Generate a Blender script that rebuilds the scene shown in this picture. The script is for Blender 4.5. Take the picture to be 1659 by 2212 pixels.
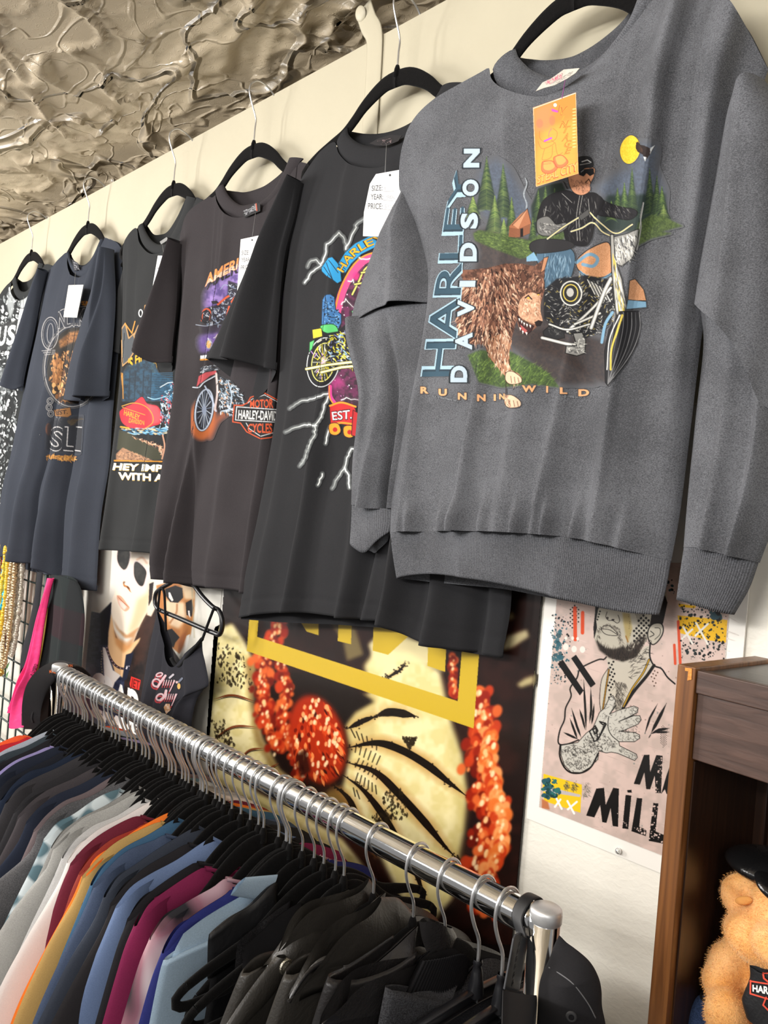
import bpy, bmesh, random
import numpy as np
from math import *
from mathutils import Vector, Matrix
from mathutils.bvhtree import BVHTree

for o in list(bpy.data.objects):
    bpy.data.objects.remove(o)
SC = bpy.context.scene
COL = SC.collection
RND = random.Random(7)

# ---------------------------------------------------------------- camera
FPX = 1661.0; PCX, PCY = 829.5, 1106.0; ROLL = atan(0.085); TH = radians(44.65)
CAM = np.array([0.0, -0.90, 1.90])
FW = np.array([-cos(TH), sin(TH), 0.0]); RT = np.array([sin(TH), cos(TH), 0.0]); UP = np.array([0.0, 0.0, 1.0])
cd = bpy.data.cameras.new('camera'); cam = bpy.data.objects.new('camera', cd); COL.objects.link(cam)
cd.sensor_fit = 'HORIZONTAL'; cd.sensor_width = 36.0; cd.lens = FPX / 1659.0 * 36.0
cd.clip_start = 0.02
cx_ = RT * cos(ROLL) + UP * sin(ROLL); cy_ = -RT * sin(ROLL) + UP * cos(ROLL)
M = Matrix(((cx_[0], cy_[0], -FW[0], CAM[0]), (cx_[1], cy_[1], -FW[1], CAM[1]), (cx_[2], cy_[2], -FW[2], CAM[2]), (0, 0, 0, 1)))
cam.matrix_world = M
SC.camera = cam

# ---------------------------------------------------------------- world, lights, exposure
SC.view_settings.view_transform = 'Standard'
SC.view_settings.look = 'None'
SC.view_settings.gamma = 1.0
SC.view_settings.exposure = -0.1
W = bpy.data.worlds.new('world'); SC.world = W; W.use_nodes = True
W.node_tree.nodes['Background'].inputs[0].default_value = (1.0, 0.985, 0.97, 1)
W.node_tree.nodes['Background'].inputs[1].default_value = 0.30

def area(name, loc, target, sx, sy, power, color=(1.0, 0.975, 0.945)):
    l = bpy.data.lights.new(name, 'AREA'); l.shape = 'RECTANGLE'; l.size = sx; l.size_y = sy
    l.energy = power; l.color = color
    o = bpy.data.objects.new(name, l); COL.objects.link(o); o.location = loc
    o.rotation_euler = (Vector(target) - Vector(loc)).to_track_quat('-Z', 'Y').to_euler()
    return o
# fluorescent fixtures of the shop, behind and above the camera
area('ceiling_fixture_light', (-0.7, -1.7, 2.62), (-0.85, -0.2, 1.0), 1.3, 0.14, 7)
area('ceiling_fixture_light', (-3.4, -2.1, 2.40), (-0.9, -0.1, 1.4), 0.22, 1.3, 66)
area('ceiling_fixture_light', (-1.6, -3.2, 2.6), (-1.2, -0.3, 1.4), 2.4, 0.3, 38)
area('ceiling_fixture_light', (1.2, -2.0, 2.6), (-0.3, -0.2, 1.4), 0.3, 1.3, 12)
# the same hanging fixtures light the ceiling from below
area('ceiling_fixture_uplight', (-0.7, -1.9, 2.35), (-0.9, -0.9, 2.8), 1.3, 0.12, 28)
area('ceiling_fixture_uplight', (-3.0, -1.3, 2.35), (-2.2, -0.5, 2.8), 0.12, 1.3, 27)
# ---------------------------------------------------------------- projection helpers
def ray(px, py):
    u, v = px - PCX, py - PCY
    c, s = cos(ROLL), sin(ROLL)
    return FW * FPX + RT * (u * c + v * s) - UP * (-u * s + v * c)
def at(px, py, y=None, x=None, z=None):
    d = ray(px, py)
    if y is not None: t = (y - CAM[1]) / d[1]
    elif x is not None: t = (x - CAM[0]) / d[0]
    else: t = (z - CAM[2]) / d[2]
    return CAM + d * t
def pj(p):
    q = np.array(p) - CAM; w = q @ FW; a = q @ RT / w * FPX; b = -q @ UP / w * FPX
    c, s = cos(ROLL), sin(ROLL)
    return (PCX + a * c - b * s, PCY + a * s + b * c)
class Plane:
    """a vertical plane through O; k = how much its right end turns back towards the wall"""
    def __init__(s, xc, yc, k=0.0):
        s.O = np.array([xc, yc, 0.0]); a = np.array([1.0, k, 0.0]); s.a = a / np.linalg.norm(a)
        s.n = np.array([s.a[1], -s.a[0], 0.0])        # towards the room
    def px(s, p, d=0.0):
        r = ray(*p); t = ((s.O + s.n * d - CAM) @ s.n) / (r @ s.n); return CAM + r * t
    def uv(s, u, z, d=0.0):
        return s.O + s.a * u + np.array([0, 0, z]) + s.n * d
def conv(pl, pts, d=0.0):
    out = []
    for p in pts:
        if len(p) == 3: out.append(np.array(p, float))
        else: out.append(pl.px(p, d))
    return np.array(out)
def smooth(P, n, closed=False, sm=True):
    """Catmull-Rom through P, resampled to n points by arc length"""
    P = np.asarray(P, float)
    if closed: P = np.vstack([P, P[:1]])
    if sm and len(P) > 2:
        if closed: Q = np.vstack([P[-2:-1], P, P[1:2]])
        else: Q = np.vstack([2 * P[0] - P[1], P, 2 * P[-1] - P[-2]])
        t = np.linspace(0, 1, 12, endpoint=False)[:, None]; seg = []
        for i in range(1, len(Q) - 2):
            p0, p1, p2, p3 = Q[i - 1], Q[i], Q[i + 1], Q[i + 2]
            seg.append(0.5 * (2 * p1 + (p2 - p0) * t + (2 * p0 - 5 * p1 + 4 * p2 - p3) * t ** 2 + (3 * p1 - p0 - 3 * p2 + p3) * t ** 3))
        P = np.vstack(seg + [P[-1:]])
    L = np.r_[0, np.cumsum(np.linalg.norm(np.diff(P, axis=0), axis=1))]
    s = np.linspace(0, L[-1], n)
    return np.stack([np.interp(s, L, P[:, k]) for k in range(P.shape[1])], 1)

# ---------------------------------------------------------------- objects
def link(name, me, m=None, parent=None):
    o = bpy.data.objects.new(name, me); COL.objects.link(o)
    if m is not None and len(me.materials) == 0: me.materials.append(m)
    if parent is not None: o.parent = parent
    return o
def mesh(name, V, Fc, m=None, parent=None, flat=False):
    me = bpy.data.meshes.new(name)
    V = np.asarray(V, float)
    if parent is not None:
        pw = parent.matrix_basis.inverted() if parent.parent is None else (parent.parent.matrix_basis @ parent.matrix_basis).inverted()
        if parent.location.length > 0 or (parent.parent and parent.parent.location.length > 0):
            A = np.array(pw); V = V @ A[:3, :3].T + A[:3, 3]
    me.from_pydata(V.tolist(), [], [list(map(int, f)) for f in Fc])
    me.update()
    if not flat: me.polygons.foreach_set('use_smooth', [True] * len(me.polygons))
    return link(name, me, m, parent)
def tag(o, label, cat, group=None):
    o['label'] = label; o['category'] = cat
    if group: o['group'] = group
    return o
def thing(name, label, cat, loc=(0, 0, 0), group=None):
    o = bpy.data.objects.new(name, None); COL.objects.link(o); o.location = loc
    o.empty_display_size = 0.05
    bpy.context.view_layer.update()
    return tag(o, label, cat, group)
def struct(name, V, Fc, m, flat=True):
    o = mesh(name, V, Fc, m, None, flat); o['kind'] = 'structure'; return o
class MB:
    """collects shapes into one mesh"""
    def __init__(s): s.V = []; s.F = []; s.n = 0
    def add(s, V, Fc):
        V = np.asarray(V, float); s.V.append(V)
        s.F += [[i + s.n for i in f] for f in Fc]; s.n += len(V); return s
    def box(s, a, b, ax=None, O=None):
        a = np.array(a, float); b = np.array(b, float)
        V = np.array([[(a, b)[i][0], (a, b)[j][1], (a, b)[k][2]] for i in (0, 1) for j in (0, 1) for k in (0, 1)])
        if ax is not None: V = np.array(O) + V @ np.array(ax)
        return s.add(V, [(0, 1, 3, 2), (4, 6, 7, 5), (0, 4, 5, 1), (2, 3, 7, 6), (0, 2, 6, 4), (1, 5, 7, 3)])
    def tube(s, P, r, seg=8, caps=True, n=None, sm=True, flat=None):
        P = np.asarray(P, float)
        if n: P = smooth(P, n, sm=sm)
        N = len(P); r = np.full(N, r) if np.isscalar(r) else np.interp(np.linspace(0, 1, N), np.linspace(0, 1, len(r)), r)
        T = np.gradient(P, axis=0); T /= np.linalg.norm(T, axis=1)[:, None] + 1e-12
        up = np.array([0, 0, 1.0]) if abs(T[0][2]) < .9 else np.array([1.0, 0, 0])
        V = []
        a = np.cross(T[0], up); a /= np.linalg.norm(a)
        for i in range(N):
            a = a - T[i] * (a @ T[i]); a /= np.linalg.norm(a); b = np.cross(T[i], a)
            for k in range(seg):
                q = 2 * pi * k / seg; V.append(P[i] + r[i] * (cos(q) * a + sin(q) * b))
        F_ = [(i * seg + k, i * seg + (k + 1) % seg, (i + 1) * seg + (k + 1) % seg, (i + 1) * seg + k) for i in range(N - 1) for k in range(seg)]
        if caps: F_ += [tuple(range(seg))[::-1], tuple((N - 1) * seg + k for k in range(seg))]
        return s.add(V, F_)
    def lathe(s, O, prof, seg=32, axis=(0, 0, 1)):
        az = np.array(axis, float); az /= np.linalg.norm(az)
        ax = np.cross(az, [0, 1.0, 0.1]); ax /= np.linalg.norm(ax); ay = np.cross(az, ax)
        V = [np.array(O) + r * (cos(2 * pi * k / seg) * ax + sin(2 * pi * k / seg) * ay) + h * az for r, h in prof for k in range(seg)]
        N = len(prof)
        return s.add(V, [(i * seg + k, i * seg + (k + 1) % seg, (i + 1) * seg + (k + 1) % seg, (i + 1) * seg + k) for i in range(N - 1) for k in range(seg)])
    def ball(s, O, r, seg=14, rings=9, rot=None):
        r = np.array(r if hasattr(r, '__len__') else (r, r, r), float)
        V = np.array([[sin(pi * i / rings) * cos(2 * pi * k / seg), sin(pi * i / rings) * sin(2 * pi * k / seg), cos(pi * i / rings)] for i in range(rings + 1) for k in range(seg)]) * r
        if rot is not None: V = V @ np.array(Matrix.Rotation(rot[0], 3, rot[1])).T
        return s.add(V + np.array(O), [(i * seg + k, (i + 1) * seg + k, (i + 1) * seg + (k + 1) % seg, i * seg + (k + 1) % seg) for i in range(rings) for k in range(seg)])
    def prism(s, P, d, n):
        """outline P (3D, planar) extruded by vector n*d"""
        P = np.asarray(P, float); N = len(P); n = np.array(n, float)
        return s.add(np.vstack([P, P + n * d]), [tuple(range(N))[::-1], tuple(range(N, 2 * N))] + [(i, (i + 1) % N, N + (i + 1) % N, N + i) for i in range(N)])
    def build(s, name, m=None, parent=None, flat=False):
        return mesh(name, np.vstack(s.V), s.F, m, parent, flat)
def bevel(o, w=0.001, seg=2):
    b = o.modifiers.new('bevel', 'BEVEL'); b.width = w; b.segments = seg; b.limit_method = 'ANGLE'; return o
def ribbon(P, h, d, n):
    """bar following the polyline P: height h (list or number) in z, depth d along n; returns verts, faces"""
    P = np.asarray(P, float); N = len(P); n = np.array(n, float)
    h = np.full(N, h) if np.isscalar(h) else np.interp(np.linspace(0, 1, N), np.linspace(0, 1, len(h)), h)
    T = np.gradient(P, axis=0); T /= np.linalg.norm(T, axis=1)[:, None]; u = np.cross(n, T); u /= np.linalg.norm(u, axis=1)[:, None]
    V = []; K = 10
    for i in range(N):
        for k in range(K):
            q = 2 * pi * k / K; cq, sq = cos(q), sin(q)
            V.append(P[i] + u[i] * h[i] / 2 * np.sign(cq) * abs(cq) ** .6 + n * d / 2 * np.sign(sq) * abs(sq) ** .6)
    Fc = [(i * K + k, i * K + (k + 1) % K, (i + 1) * K + (k + 1) % K, (i + 1) * K + k) for i in range(N - 1) for k in range(K)]
    return V, Fc + [tuple(range(K)), tuple((N - 1) * K + k for k in range(K))[::-1]]

# ---------------------------------------------------------------- materials
def srgb(c):
    if isinstance(c, str): c = tuple(int(c[i:i + 2], 16) for i in (0, 2, 4))
    c = np.array(c, float) / 255.0
    return tuple(np.where(c <= 0.04045, c / 12.92, ((c + 0.055) / 1.055) ** 2.4))
def nm(name):
    m = bpy.data.materials.new(name); m.use_nodes = True
    return m, m.node_tree.nodes, m.node_tree.links, m.node_tree.nodes['Principled BSDF']
def simple(name, c, rough=.6, metal=0., noise=0.0, scale=60, bump=0., bscale=200, spec=.5, coat=0., sheen=0., trans=0.):
    m, N, L, P = nm(name); col = srgb(c) if not (isinstance(c, tuple) and max(c) <= 1) else c
    P.inputs['Base Color'].default_value = (*col, 1); P.inputs['Roughness'].default_value = rough
    P.inputs['Metallic'].default_value = metal; P.inputs['Specular IOR Level'].default_value = spec
    P.inputs['Coat Weight'].default_value = coat; P.inputs['Sheen Weight'].default_value = sheen
    P.inputs['Transmission Weight'].default_value = trans
    tc = N.new('ShaderNodeTexCoord')
    nz = N.new('ShaderNodeTexNoise'); nz.inputs['Scale'].default_value = scale; nz.inputs['Detail'].default_value = 5
    L.new(tc.outputs['Object'], nz.inputs['Vector'])
    r = N.new('ShaderNodeValToRGB'); a = max(0.0, 1 - noise)
    r.color_ramp.elements[0].color = (*[v * a for v in col], 1); r.color_ramp.elements[1].color = (*[min(1, v * (1 + noise)) for v in col], 1)
    r.color_ramp.elements[0].position = .3; r.color_ramp.elements[1].position = .7
    L.new(nz.outputs['Fac'], r.inputs['Fac']); L.new(r.outputs['Color'], P.inputs['Base Color'])
    if bump:
        b = N.new('ShaderNodeBump'); b.inputs['Strength'].default_value = 1; b.inputs['Distance'].default_value = bump
        n2 = N.new('ShaderNodeTexNoise'); n2.inputs['Scale'].default_value = bscale; n2.inputs['Detail'].default_value = 4
        L.new(tc.outputs['Object'], n2.inputs['Vector']); L.new(n2.outputs['Fac'], b.inputs['Height']); L.new(b.outputs['Normal'], P.inputs['Normal'])
    return m
_fab = {}
def fabric(c, heather=0.12, rough=.92, kind='jersey', sheen=.08):
    """knit cloth: fine stretched noise for the yarn, larger noise for wear"""
    key = (c, heather, kind)
    if key in _fab: return _fab[key]
    m, N, L, P = nm('cloth_' + kind); col = np.array(srgb(c))
    P.inputs['Roughness'].default_value = rough; P.inputs['Specular IOR Level'].default_value = .18
    P.inputs['Sheen Weight'].default_value = sheen; P.inputs['Sheen Roughness'].default_value = .6
    P.inputs['Sheen Tint'].default_value = (*np.clip(col * 3 + .1, 0, 1), 1)
    tc = N.new('ShaderNodeTexCoord'); mp = N.new('ShaderNodeMapping'); L.new(tc.outputs['Object'], mp.inputs['Vector'])
    mp.inputs['Scale'].default_value = (500, 500, 1600) if kind != 'rib' else (300, 300, 300)
    nz = N.new('ShaderNodeTexNoise'); nz.inputs['Scale'].default_value = 1; nz.inputs['Detail'].default_value = 3; L.new(mp.outputs[0], nz.inputs['Vector'])
    if heather > .25: mp.inputs['Scale'].default_value = (620, 620, 1000); nz.inputs['Detail'].default_value = 2
    n2 = N.new('ShaderNodeTexNoise'); n2.inputs['Scale'].default_value = 14; n2.inputs['Detail'].default_value = 6; L.new(tc.outputs['Object'], n2.inputs['Vector'])
    ad = N.new('ShaderNodeMath'); ad.operation = 'MULTIPLY_ADD'; L.new(n2.outputs['Fac'], ad.inputs[0]); ad.inputs[1].default_value = .35; 
    sc = N.new('ShaderNodeMath'); sc.operation = 'MULTIPLY'; L.new(nz.outputs['Fac'], sc.inputs[0]); sc.inputs[1].default_value = .65; L.new(sc.outputs[0], ad.inputs[2])
    r = N.new('ShaderNodeValToRGB'); r.color_ramp.elements[0].position = .33 if heather <= .25 else .40; r.color_ramp.elements[1].position = .67 if heather <= .25 else .60
    r.color_ramp.elements[0].color = (*np.clip(col * (1 - heather), 0, 1), 1); r.color_ramp.elements[1].color = (*np.clip(col * (1 + heather) + heather * .01, 0, 1), 1)
    L.new(ad.outputs[0], r.inputs['Fac']); L.new(r.outputs['Color'], P.inputs['Base Color'])
    b = N.new('ShaderNodeBump'); b.inputs['Distance'].default_value = .0004; b.inputs['Strength'].default_value = .5
    L.new(nz.outputs['Fac'], b.inputs['Height']); L.new(b.outputs['Normal'], P.inputs['Normal'])
    _fab[key] = m; return m
def leather(c='1c1b1b', rough=.38):
    m, N, L, P = nm('leather'); col = srgb(c); P.inputs['Base Color'].default_value = (*col, 1); P.inputs['Roughness'].default_value = rough
    P.inputs['Specular IOR Level'].default_value = .55
    tc = N.new('ShaderNodeTexCoord')
    v = N.new('ShaderNodeTexVoronoi'); v.feature = 'DISTANCE_TO_EDGE'; v.inputs['Scale'].default_value = 260; L.new(tc.outputs['Object'], v.inputs['Vector'])
    n = N.new('ShaderNodeTexNoise'); n.inputs['Scale'].default_value = 28; n.inputs['Detail'].default_value = 7; n.inputs['Distortion'].default_value = 1.2; L.new(tc.outputs['Object'], n.inputs['Vector'])
    b = N.new('ShaderNodeBump'); b.inputs['Distance'].default_value = .0004; b.inputs['Strength'].default_value = .6; L.new(v.outputs['Distance'], b.inputs['Height'])
    b2 = N.new('ShaderNodeBump'); b2.inputs['Distance'].default_value = .003; b2.inputs['Strength'].default_value = .55; L.new(n.outputs['Fac'], b2.inputs['Height'])
    L.new(b.outputs['Normal'], b2.inputs['Normal']); L.new(b2.outputs['Normal'], P.inputs['Normal'])
    return m
def wood(c1, c2, axis='z', rough=.45, coat=.2):
    m, N, L, P = nm('wood'); P.inputs['Roughness'].default_value = rough; P.inputs['Coat Weight'].default_value = coat; P.inputs['Coat Roughness'].default_value = .3
    tc = N.new('ShaderNodeTexCoord'); mp = N.new('ShaderNodeMapping'); L.new(tc.outputs['Object'], mp.inputs['Vector'])
    mp.inputs['Scale'].default_value = (160, 160, 5) if axis == 'z' else (5, 160, 160)
    nz = N.new('ShaderNodeTexNoise'); nz.inputs['Scale'].default_value = 1; nz.inputs['Detail'].default_value = 6; nz.inputs['Distortion'].default_value = .6; L.new(mp.outputs[0], nz.inputs['Vector'])
    r = N.new('ShaderNodeValToRGB'); r.color_ramp.elements[0].position = .3; r.color_ramp.elements[1].position = .75
    r.color_ramp.elements[0].color = (*srgb(c1), 1); r.color_ramp.elements[1].color = (*srgb(c2), 1)
    L.new(nz.outputs['Fac'], r.inputs['Fac']); L.new(r.outputs['Color'], P.inputs['Base Color'])
    b = N.new('ShaderNodeBump'); b.inputs['Distance'].default_value = .0003; L.new(nz.outputs['Fac'], b.inputs['Height']); L.new(b.outputs['Normal'], P.inputs['Normal'])
    return m
chrome = simple('chrome', (.80, .80, .80), rough=.09, metal=1., noise=.05, scale=30)
steel = simple('steel_wire', (.66, .66, .66), rough=.3, metal=.85, noise=.05, scale=90)
velvet = simple('black_velvet', '0e0d0d', rough=.95, noise=.25, scale=300, bump=.0006, bscale=700, spec=.1, sheen=.05)
blackpl = simple('black_plastic', '17171a', rough=.35, noise=.1, spec=.5)

# ---------------------------------------------------------------- cloth panels
def fold_disp(U, Vv, folds):
    D = np.zeros_like(U)
    for f in folds:
        u0, u1, w, a0, a1 = f[:5]
        c = u0 + (u1 - u0) * Vv
        a = a0 + (a1 - a0) * Vv
        if len(f) > 5: a = a * np.exp(-((Vv - f[5]) / f[6]) ** 2)
        q = (U - c) / w
        D += a * np.where(q < 0, np.exp(-(q * (2.2 if a1 > 0 else .8)) ** 2), np.exp(-(q * (.7 if a1 > 0 else 2.0)) ** 2))
    return D
def coons(top, bot, left, right, nu, nv, sm=True):
    t = smooth(top, nu, sm=sm); b = smooth(bot, nu, sm=sm)
    l = smooth([t[0]] + list(left) + [b[0]], nv, sm=sm); r = smooth([t[-1]] + list(right) + [b[-1]], nv, sm=sm)
    u = np.linspace(0, 1, nu)[None, :, None]; v = np.linspace(0, 1, nv)[:, None, None]
    S = (1 - v) * t[None] + v * b[None] + (1 - u) * l[:, None] + u * r[:, None]
    S -= (1 - u) * (1 - v) * t[0] + u * (1 - v) * t[-1] + (1 - u) * v * b[0] + u * v * b[-1]
    return S
def panel(mb, pl, top, bot, left, right, nu=60, nv=80, depth=.02, folds=(), off=0., back=.5, backtop=None, backbot=None, roll=True, p=.55, noise=.0, seed=1, topd=None, sm=True, rib=0, ra=.0005, at_d=0., vr=0.):
    if rib: nu = rib * 4 + 1
    """two cloth layers (front and back) closed along the sides and open at the hem"""
    top, bot, left, right = [conv(pl, q, at_d) for q in (top, bot, left, right)]
    S = coons(top, bot, left, right, nu, nv, sm)
    u = np.linspace(0, 1, nu); U, Vv = np.meshgrid(u, np.linspace(0, 1, nv))
    prof = np.sin(pi * np.clip(U, 0, 1)) ** p
    dv = depth * prof
    rs = np.random.RandomState(seed)
    VZ = np.clip((S[..., 2].max() - S[..., 2]) / max(1e-6, S[..., 2].max() - S[-1, :, 2].mean()), 0, 1)
    if topd is not None: dv = depth * prof * (topd + (1 - topd) * np.clip(VZ / .22, 0, 1) ** .7)
    if vr: dv = dv * (.02 + .98 * np.clip(Vv / vr, 0, 1) ** .6)
    D = dv + (fold_disp(U, VZ, [f for f in folds if len(f) == 5]) + fold_disp(U, Vv, [f for f in folds if len(f) > 5])) * np.clip(prof * 2.2, 0, 1)
    if noise:
        for k in range(7):
            fx, fy = rs.uniform(1, 6), rs.uniform(.5, 5); D += noise / 3.5 * np.sin(2 * pi * (fx * U + fy * Vv) + rs.uniform(0, 6)) * prof
    if vr: D = D * (.05 + .95 * np.clip(Vv / vr, 0, 1) ** .6)
    if roll: D = D - .0011 * np.exp(-((Vv - .966) / .005) ** 2)
    if rib: D = D + ra * np.cos(2 * pi * rib * U)
    Fr = S + pl.n * (D + off)[..., None]
    if roll:   # the hem turns in
        last = Fr[-1]; r1 = last - pl.n * .0022 + [0, 0, .0008]; r2 = r1 + [0, 0, .014]
        Fr = np.concatenate([Fr, r1[None], r2[None]])
    h = Fr.shape[0]
    def grid(G, flip=False):
        a = np.arange(G.shape[0] * nu).reshape(G.shape[0], nu)
        q = np.stack([a[:-1, :-1], a[1:, :-1], a[1:, 1:], a[:-1, 1:]], -1).reshape(-1, 4)
        if flip: q = q[:, ::-1]
        return G.reshape(-1, 3), q.tolist()
    V, Fc = grid(Fr); mb.add(V, Fc)
    if back is not None:
        bt = conv(pl, backtop) if backtop is not None else top; bb = conv(pl, backbot) if backbot is not None else bot
        B = coons(bt, bb, left, right, nu, nv, sm)
        rs = np.random.RandomState(seed + 5)
        DB = depth * back * prof * (np.clip(Vv / vr, 0.02, 1) ** .6 if vr else 1) + .004 * np.sin(2 * pi * (2.3 * U + .3 * Vv) + 1) * prof * Vv
        B = B - pl.n * (DB - off)[..., None]
        V, Fc = grid(B, True); mb.add(V, Fc)
    return S
def band(mb, outer, inner, n=90, m=6, bulge=.004, nrm=(0, -1, 0), th=.002, rib=0, ra=.0005):
    """collar or cuff: a rounded strip between two curves, with a back side"""
    if rib: n = rib * 4 + 1
    o = smooth(outer, n); i_ = smooth(inner, n); nrm = np.array(nrm)
    rows = []
    for k in range(m + 1):
        t = k / m; rows.append(o * (1 - t) + i_ * t + nrm * bulge * sin(pi * min(1, t * 1.0)) ** .7 + (nrm * (ra * np.cos(2 * pi * rib * np.linspace(0, 1, n)))[:, None] * (0 < t < 1) if rib else 0))
    for k in range(m, -1, -1):
        t = k / m; rows.append(o * (1 - t) + i_ * t - nrm * th)
    G = np.array(rows); a = np.arange(G.shape[0] * n).reshape(G.shape[0], n)
    q = np.stack([a[:-1, :-1], a[1:, :-1], a[1:, 1:], a[:-1, 1:]], -1).reshape(-1, 4).tolist()
    mb.add(G.reshape(-1, 3), q)
# ================================================================ the setting
BT = 2.735     # top edge of the cream board
def wall_mat():
    m, N, L, P = nm('cream_wall_paint'); P.inputs['Roughness'].default_value = .55
    tc = N.new('ShaderNodeTexCoord')
    nz = N.new('ShaderNodeTexNoise'); nz.inputs['Scale'].default_value = 3; nz.inputs['Detail'].default_value = 4; L.new(tc.outputs['Object'], nz.inputs['Vector'])
    r = N.new('ShaderNodeValToRGB'); r.color_ramp.elements[0].color = (*srgb('e6e1d4'), 1); r.color_ramp.elements[1].color = (*srgb('f0ece1'), 1)
    L.new(nz.outputs['Fac'], r.inputs['Fac']); L.new(r.outputs['Color'], P.inputs['Base Color'])
    mp = N.new('ShaderNodeMapping'); mp.inputs['Scale'].default_value = (1, 1, 1.6); mp.inputs['Rotation'].default_value = (0, .7, 0); L.new(tc.outputs['Object'], mp.inputs['Vector'])
    n2 = N.new('ShaderNodeTexNoise'); n2.inputs['Scale'].default_value = 90; n2.inputs['Detail'].default_value = 5; n2.inputs['Distortion'].default_value = .4; L.new(mp.outputs[0], n2.inputs['Vector'])
    b = N.new('ShaderNodeBump'); b.inputs['Distance'].default_value = .0012; b.inputs['Strength'].default_value = .6; L.new(n2.outputs['Fac'], b.inputs['Height'])
    L.new(b.outputs['Normal'], P.inputs['Normal']); return m
WALL = wall_mat()
BOARD = simple('cream_board_paint', 'bdb59e', rough=.5, noise=.04, scale=4, bump=.0008, bscale=40)
mb = MB(); mb.box((-5.5, 0.006, 0), (2.2, .25, 2.52)); struct('wall_back', np.vstack(mb.V), mb.F, WALL)
mb = MB(); mb.box((-5.5, -.004, 2.06), (2.2, .012, BT)); o = struct('trim_1', np.vstack(mb.V), mb.F, BOARD); bevel(o, .0015)
mb = MB(); mb.box((-5.5, .25, 0), (2.2, .4, 3.0)); struct('wall_behind_board', np.vstack(mb.V), mb.F, WALL); bpy.data.objects['wall_behind_board'].name = 'wall_rear'
# ceiling: thick glossy paint trowelled on rough panels; real relief plus bump
def ceil_mat():
    m, N, L, P = nm('ceiling_paint'); P.inputs['Roughness'].default_value = .32; P.inputs['Specular IOR Level'].default_value = .6
    tc = N.new('ShaderNodeTexCoord')
    nz = N.new('ShaderNodeTexNoise'); nz.inputs['Scale'].default_value = 2.5; nz.inputs['Detail'].default_value = 3; L.new(tc.outputs['Object'], nz.inputs['Vector'])
    r = N.new('ShaderNodeValToRGB'); r.color_ramp.elements[0].color = (*srgb('b0a089'), 1); r.color_ramp.elements[1].color = (*srgb('cabb9f'), 1)
    L.new(nz.outputs['Fac'], r.inputs['Fac']); L.new(r.outputs['Color'], P.inputs['Base Color'])
    mp = N.new('ShaderNodeMapping'); mp.inputs['Scale'].default_value = (.8, 1.5, 1); mp.inputs['Rotation'].default_value = (0, 0, .35); L.new(tc.outputs['Object'], mp.inputs['Vector'])
    bs = None
    for sc, di, st in ((2.6, .032, .9), (6.5, .010, .5), (60, .001, .35)):
        n2 = N.new('ShaderNodeTexNoise'); n2.inputs['Scale'].default_value = sc; n2.inputs['Detail'].default_value = 1.2; n2.inputs['Distortion'].default_value = .9; L.new(mp.outputs[0], n2.inputs['Vector'])
        s1 = N.new('ShaderNodeMath'); s1.operation = 'SUBTRACT'; s1.inputs[1].default_value = .5; L.new(n2.outputs['Fac'], s1.inputs[0])
        s2 = N.new('ShaderNodeMath'); s2.operation = 'ABSOLUTE'; L.new(s1.outputs[0], s2.inputs[0])
        s3 = N.new('ShaderNodeMapRange'); s3.inputs[1].default_value = 0; s3.inputs[2].default_value = .028; s3.inputs[3].default_value = 1; s3.inputs[4].default_value = 0; s3.interpolation_type = 'SMOOTHSTEP'; L.new(s2.outputs[0], s3.inputs[0])
        b = N.new('ShaderNodeBump'); b.inputs['Distance'].default_value = di; b.inputs['Strength'].default_value = st; L.new(s3.outputs[0], b.inputs['Height'])
        if bs: L.new(bs.outputs['Normal'], b.inputs['Normal'])
        bs = b
    L.new(bs.outputs['Normal'], P.inputs['Normal']); return m
def vnoise(x, y, seed):
    """smooth lattice noise in 0..1"""
    rs = np.random.RandomState(seed); T = rs.rand(256, 256)
    xi = np.floor(x).astype(int); yi = np.floor(y).astype(int); fx = x - xi; fy = y - yi
    fx = fx * fx * (3 - 2 * fx); fy = fy * fy * (3 - 2 * fy)
    g = lambda a, b: T[a % 256, b % 256]
    return (g(xi, yi) * (1 - fx) + g(xi + 1, yi) * fx) * (1 - fy) + (g(xi, yi + 1) * (1 - fx) + g(xi + 1, yi + 1) * fx) * fy
xs = np.linspace(-4.6, 0.6, 560); ys = np.linspace(-2.6, .25, 330)
X, Y = np.meshgrid(xs, ys); 
wx = vnoise(X * 7, Y * 7, 3) * 1.6; wy = vnoise(X * 7 + 9, Y * 7, 4) * 1.6
rid = 0
for sc, am in ((5.5, .012), (12, .007), (26, .0035)):
    q = vnoise(X * sc * .8 + wx, Y * sc * 1.7 + wy + X * 2, int(sc)); rid = rid + am * np.clip(1 - np.abs(q - .5) / .055, 0, 1) ** .8 * (vnoise(X * 3, Y * 3, int(sc) + 40) > .28)
Z = BT + .075 - rid - .012 * vnoise(X * 2.2, Y * 2.6, 9) - .02 * np.clip((Y + .1) / .3, 0, 1) * vnoise(X * 9, Y * 9, 12)
a = np.arange(X.size).reshape(X.shape)
q = np.stack([a[:-1, :-1], a[1:, :-1], a[1:, 1:], a[:-1, 1:]], -1).reshape(-1, 4)
ceiling = struct('ceiling', np.stack([X, Y, Z], -1).reshape(-1, 3), q.tolist(), ceil_mat(), flat=False)
floor_m = simple('grey_floor', '6f6a62', rough=.6, noise=.12, scale=8)
mb = MB(); mb.box((-5.5, -4.5, -.05), (2.2, .25, 0)); struct('floor', np.vstack(mb.V), mb.F, floor_m)
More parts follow.
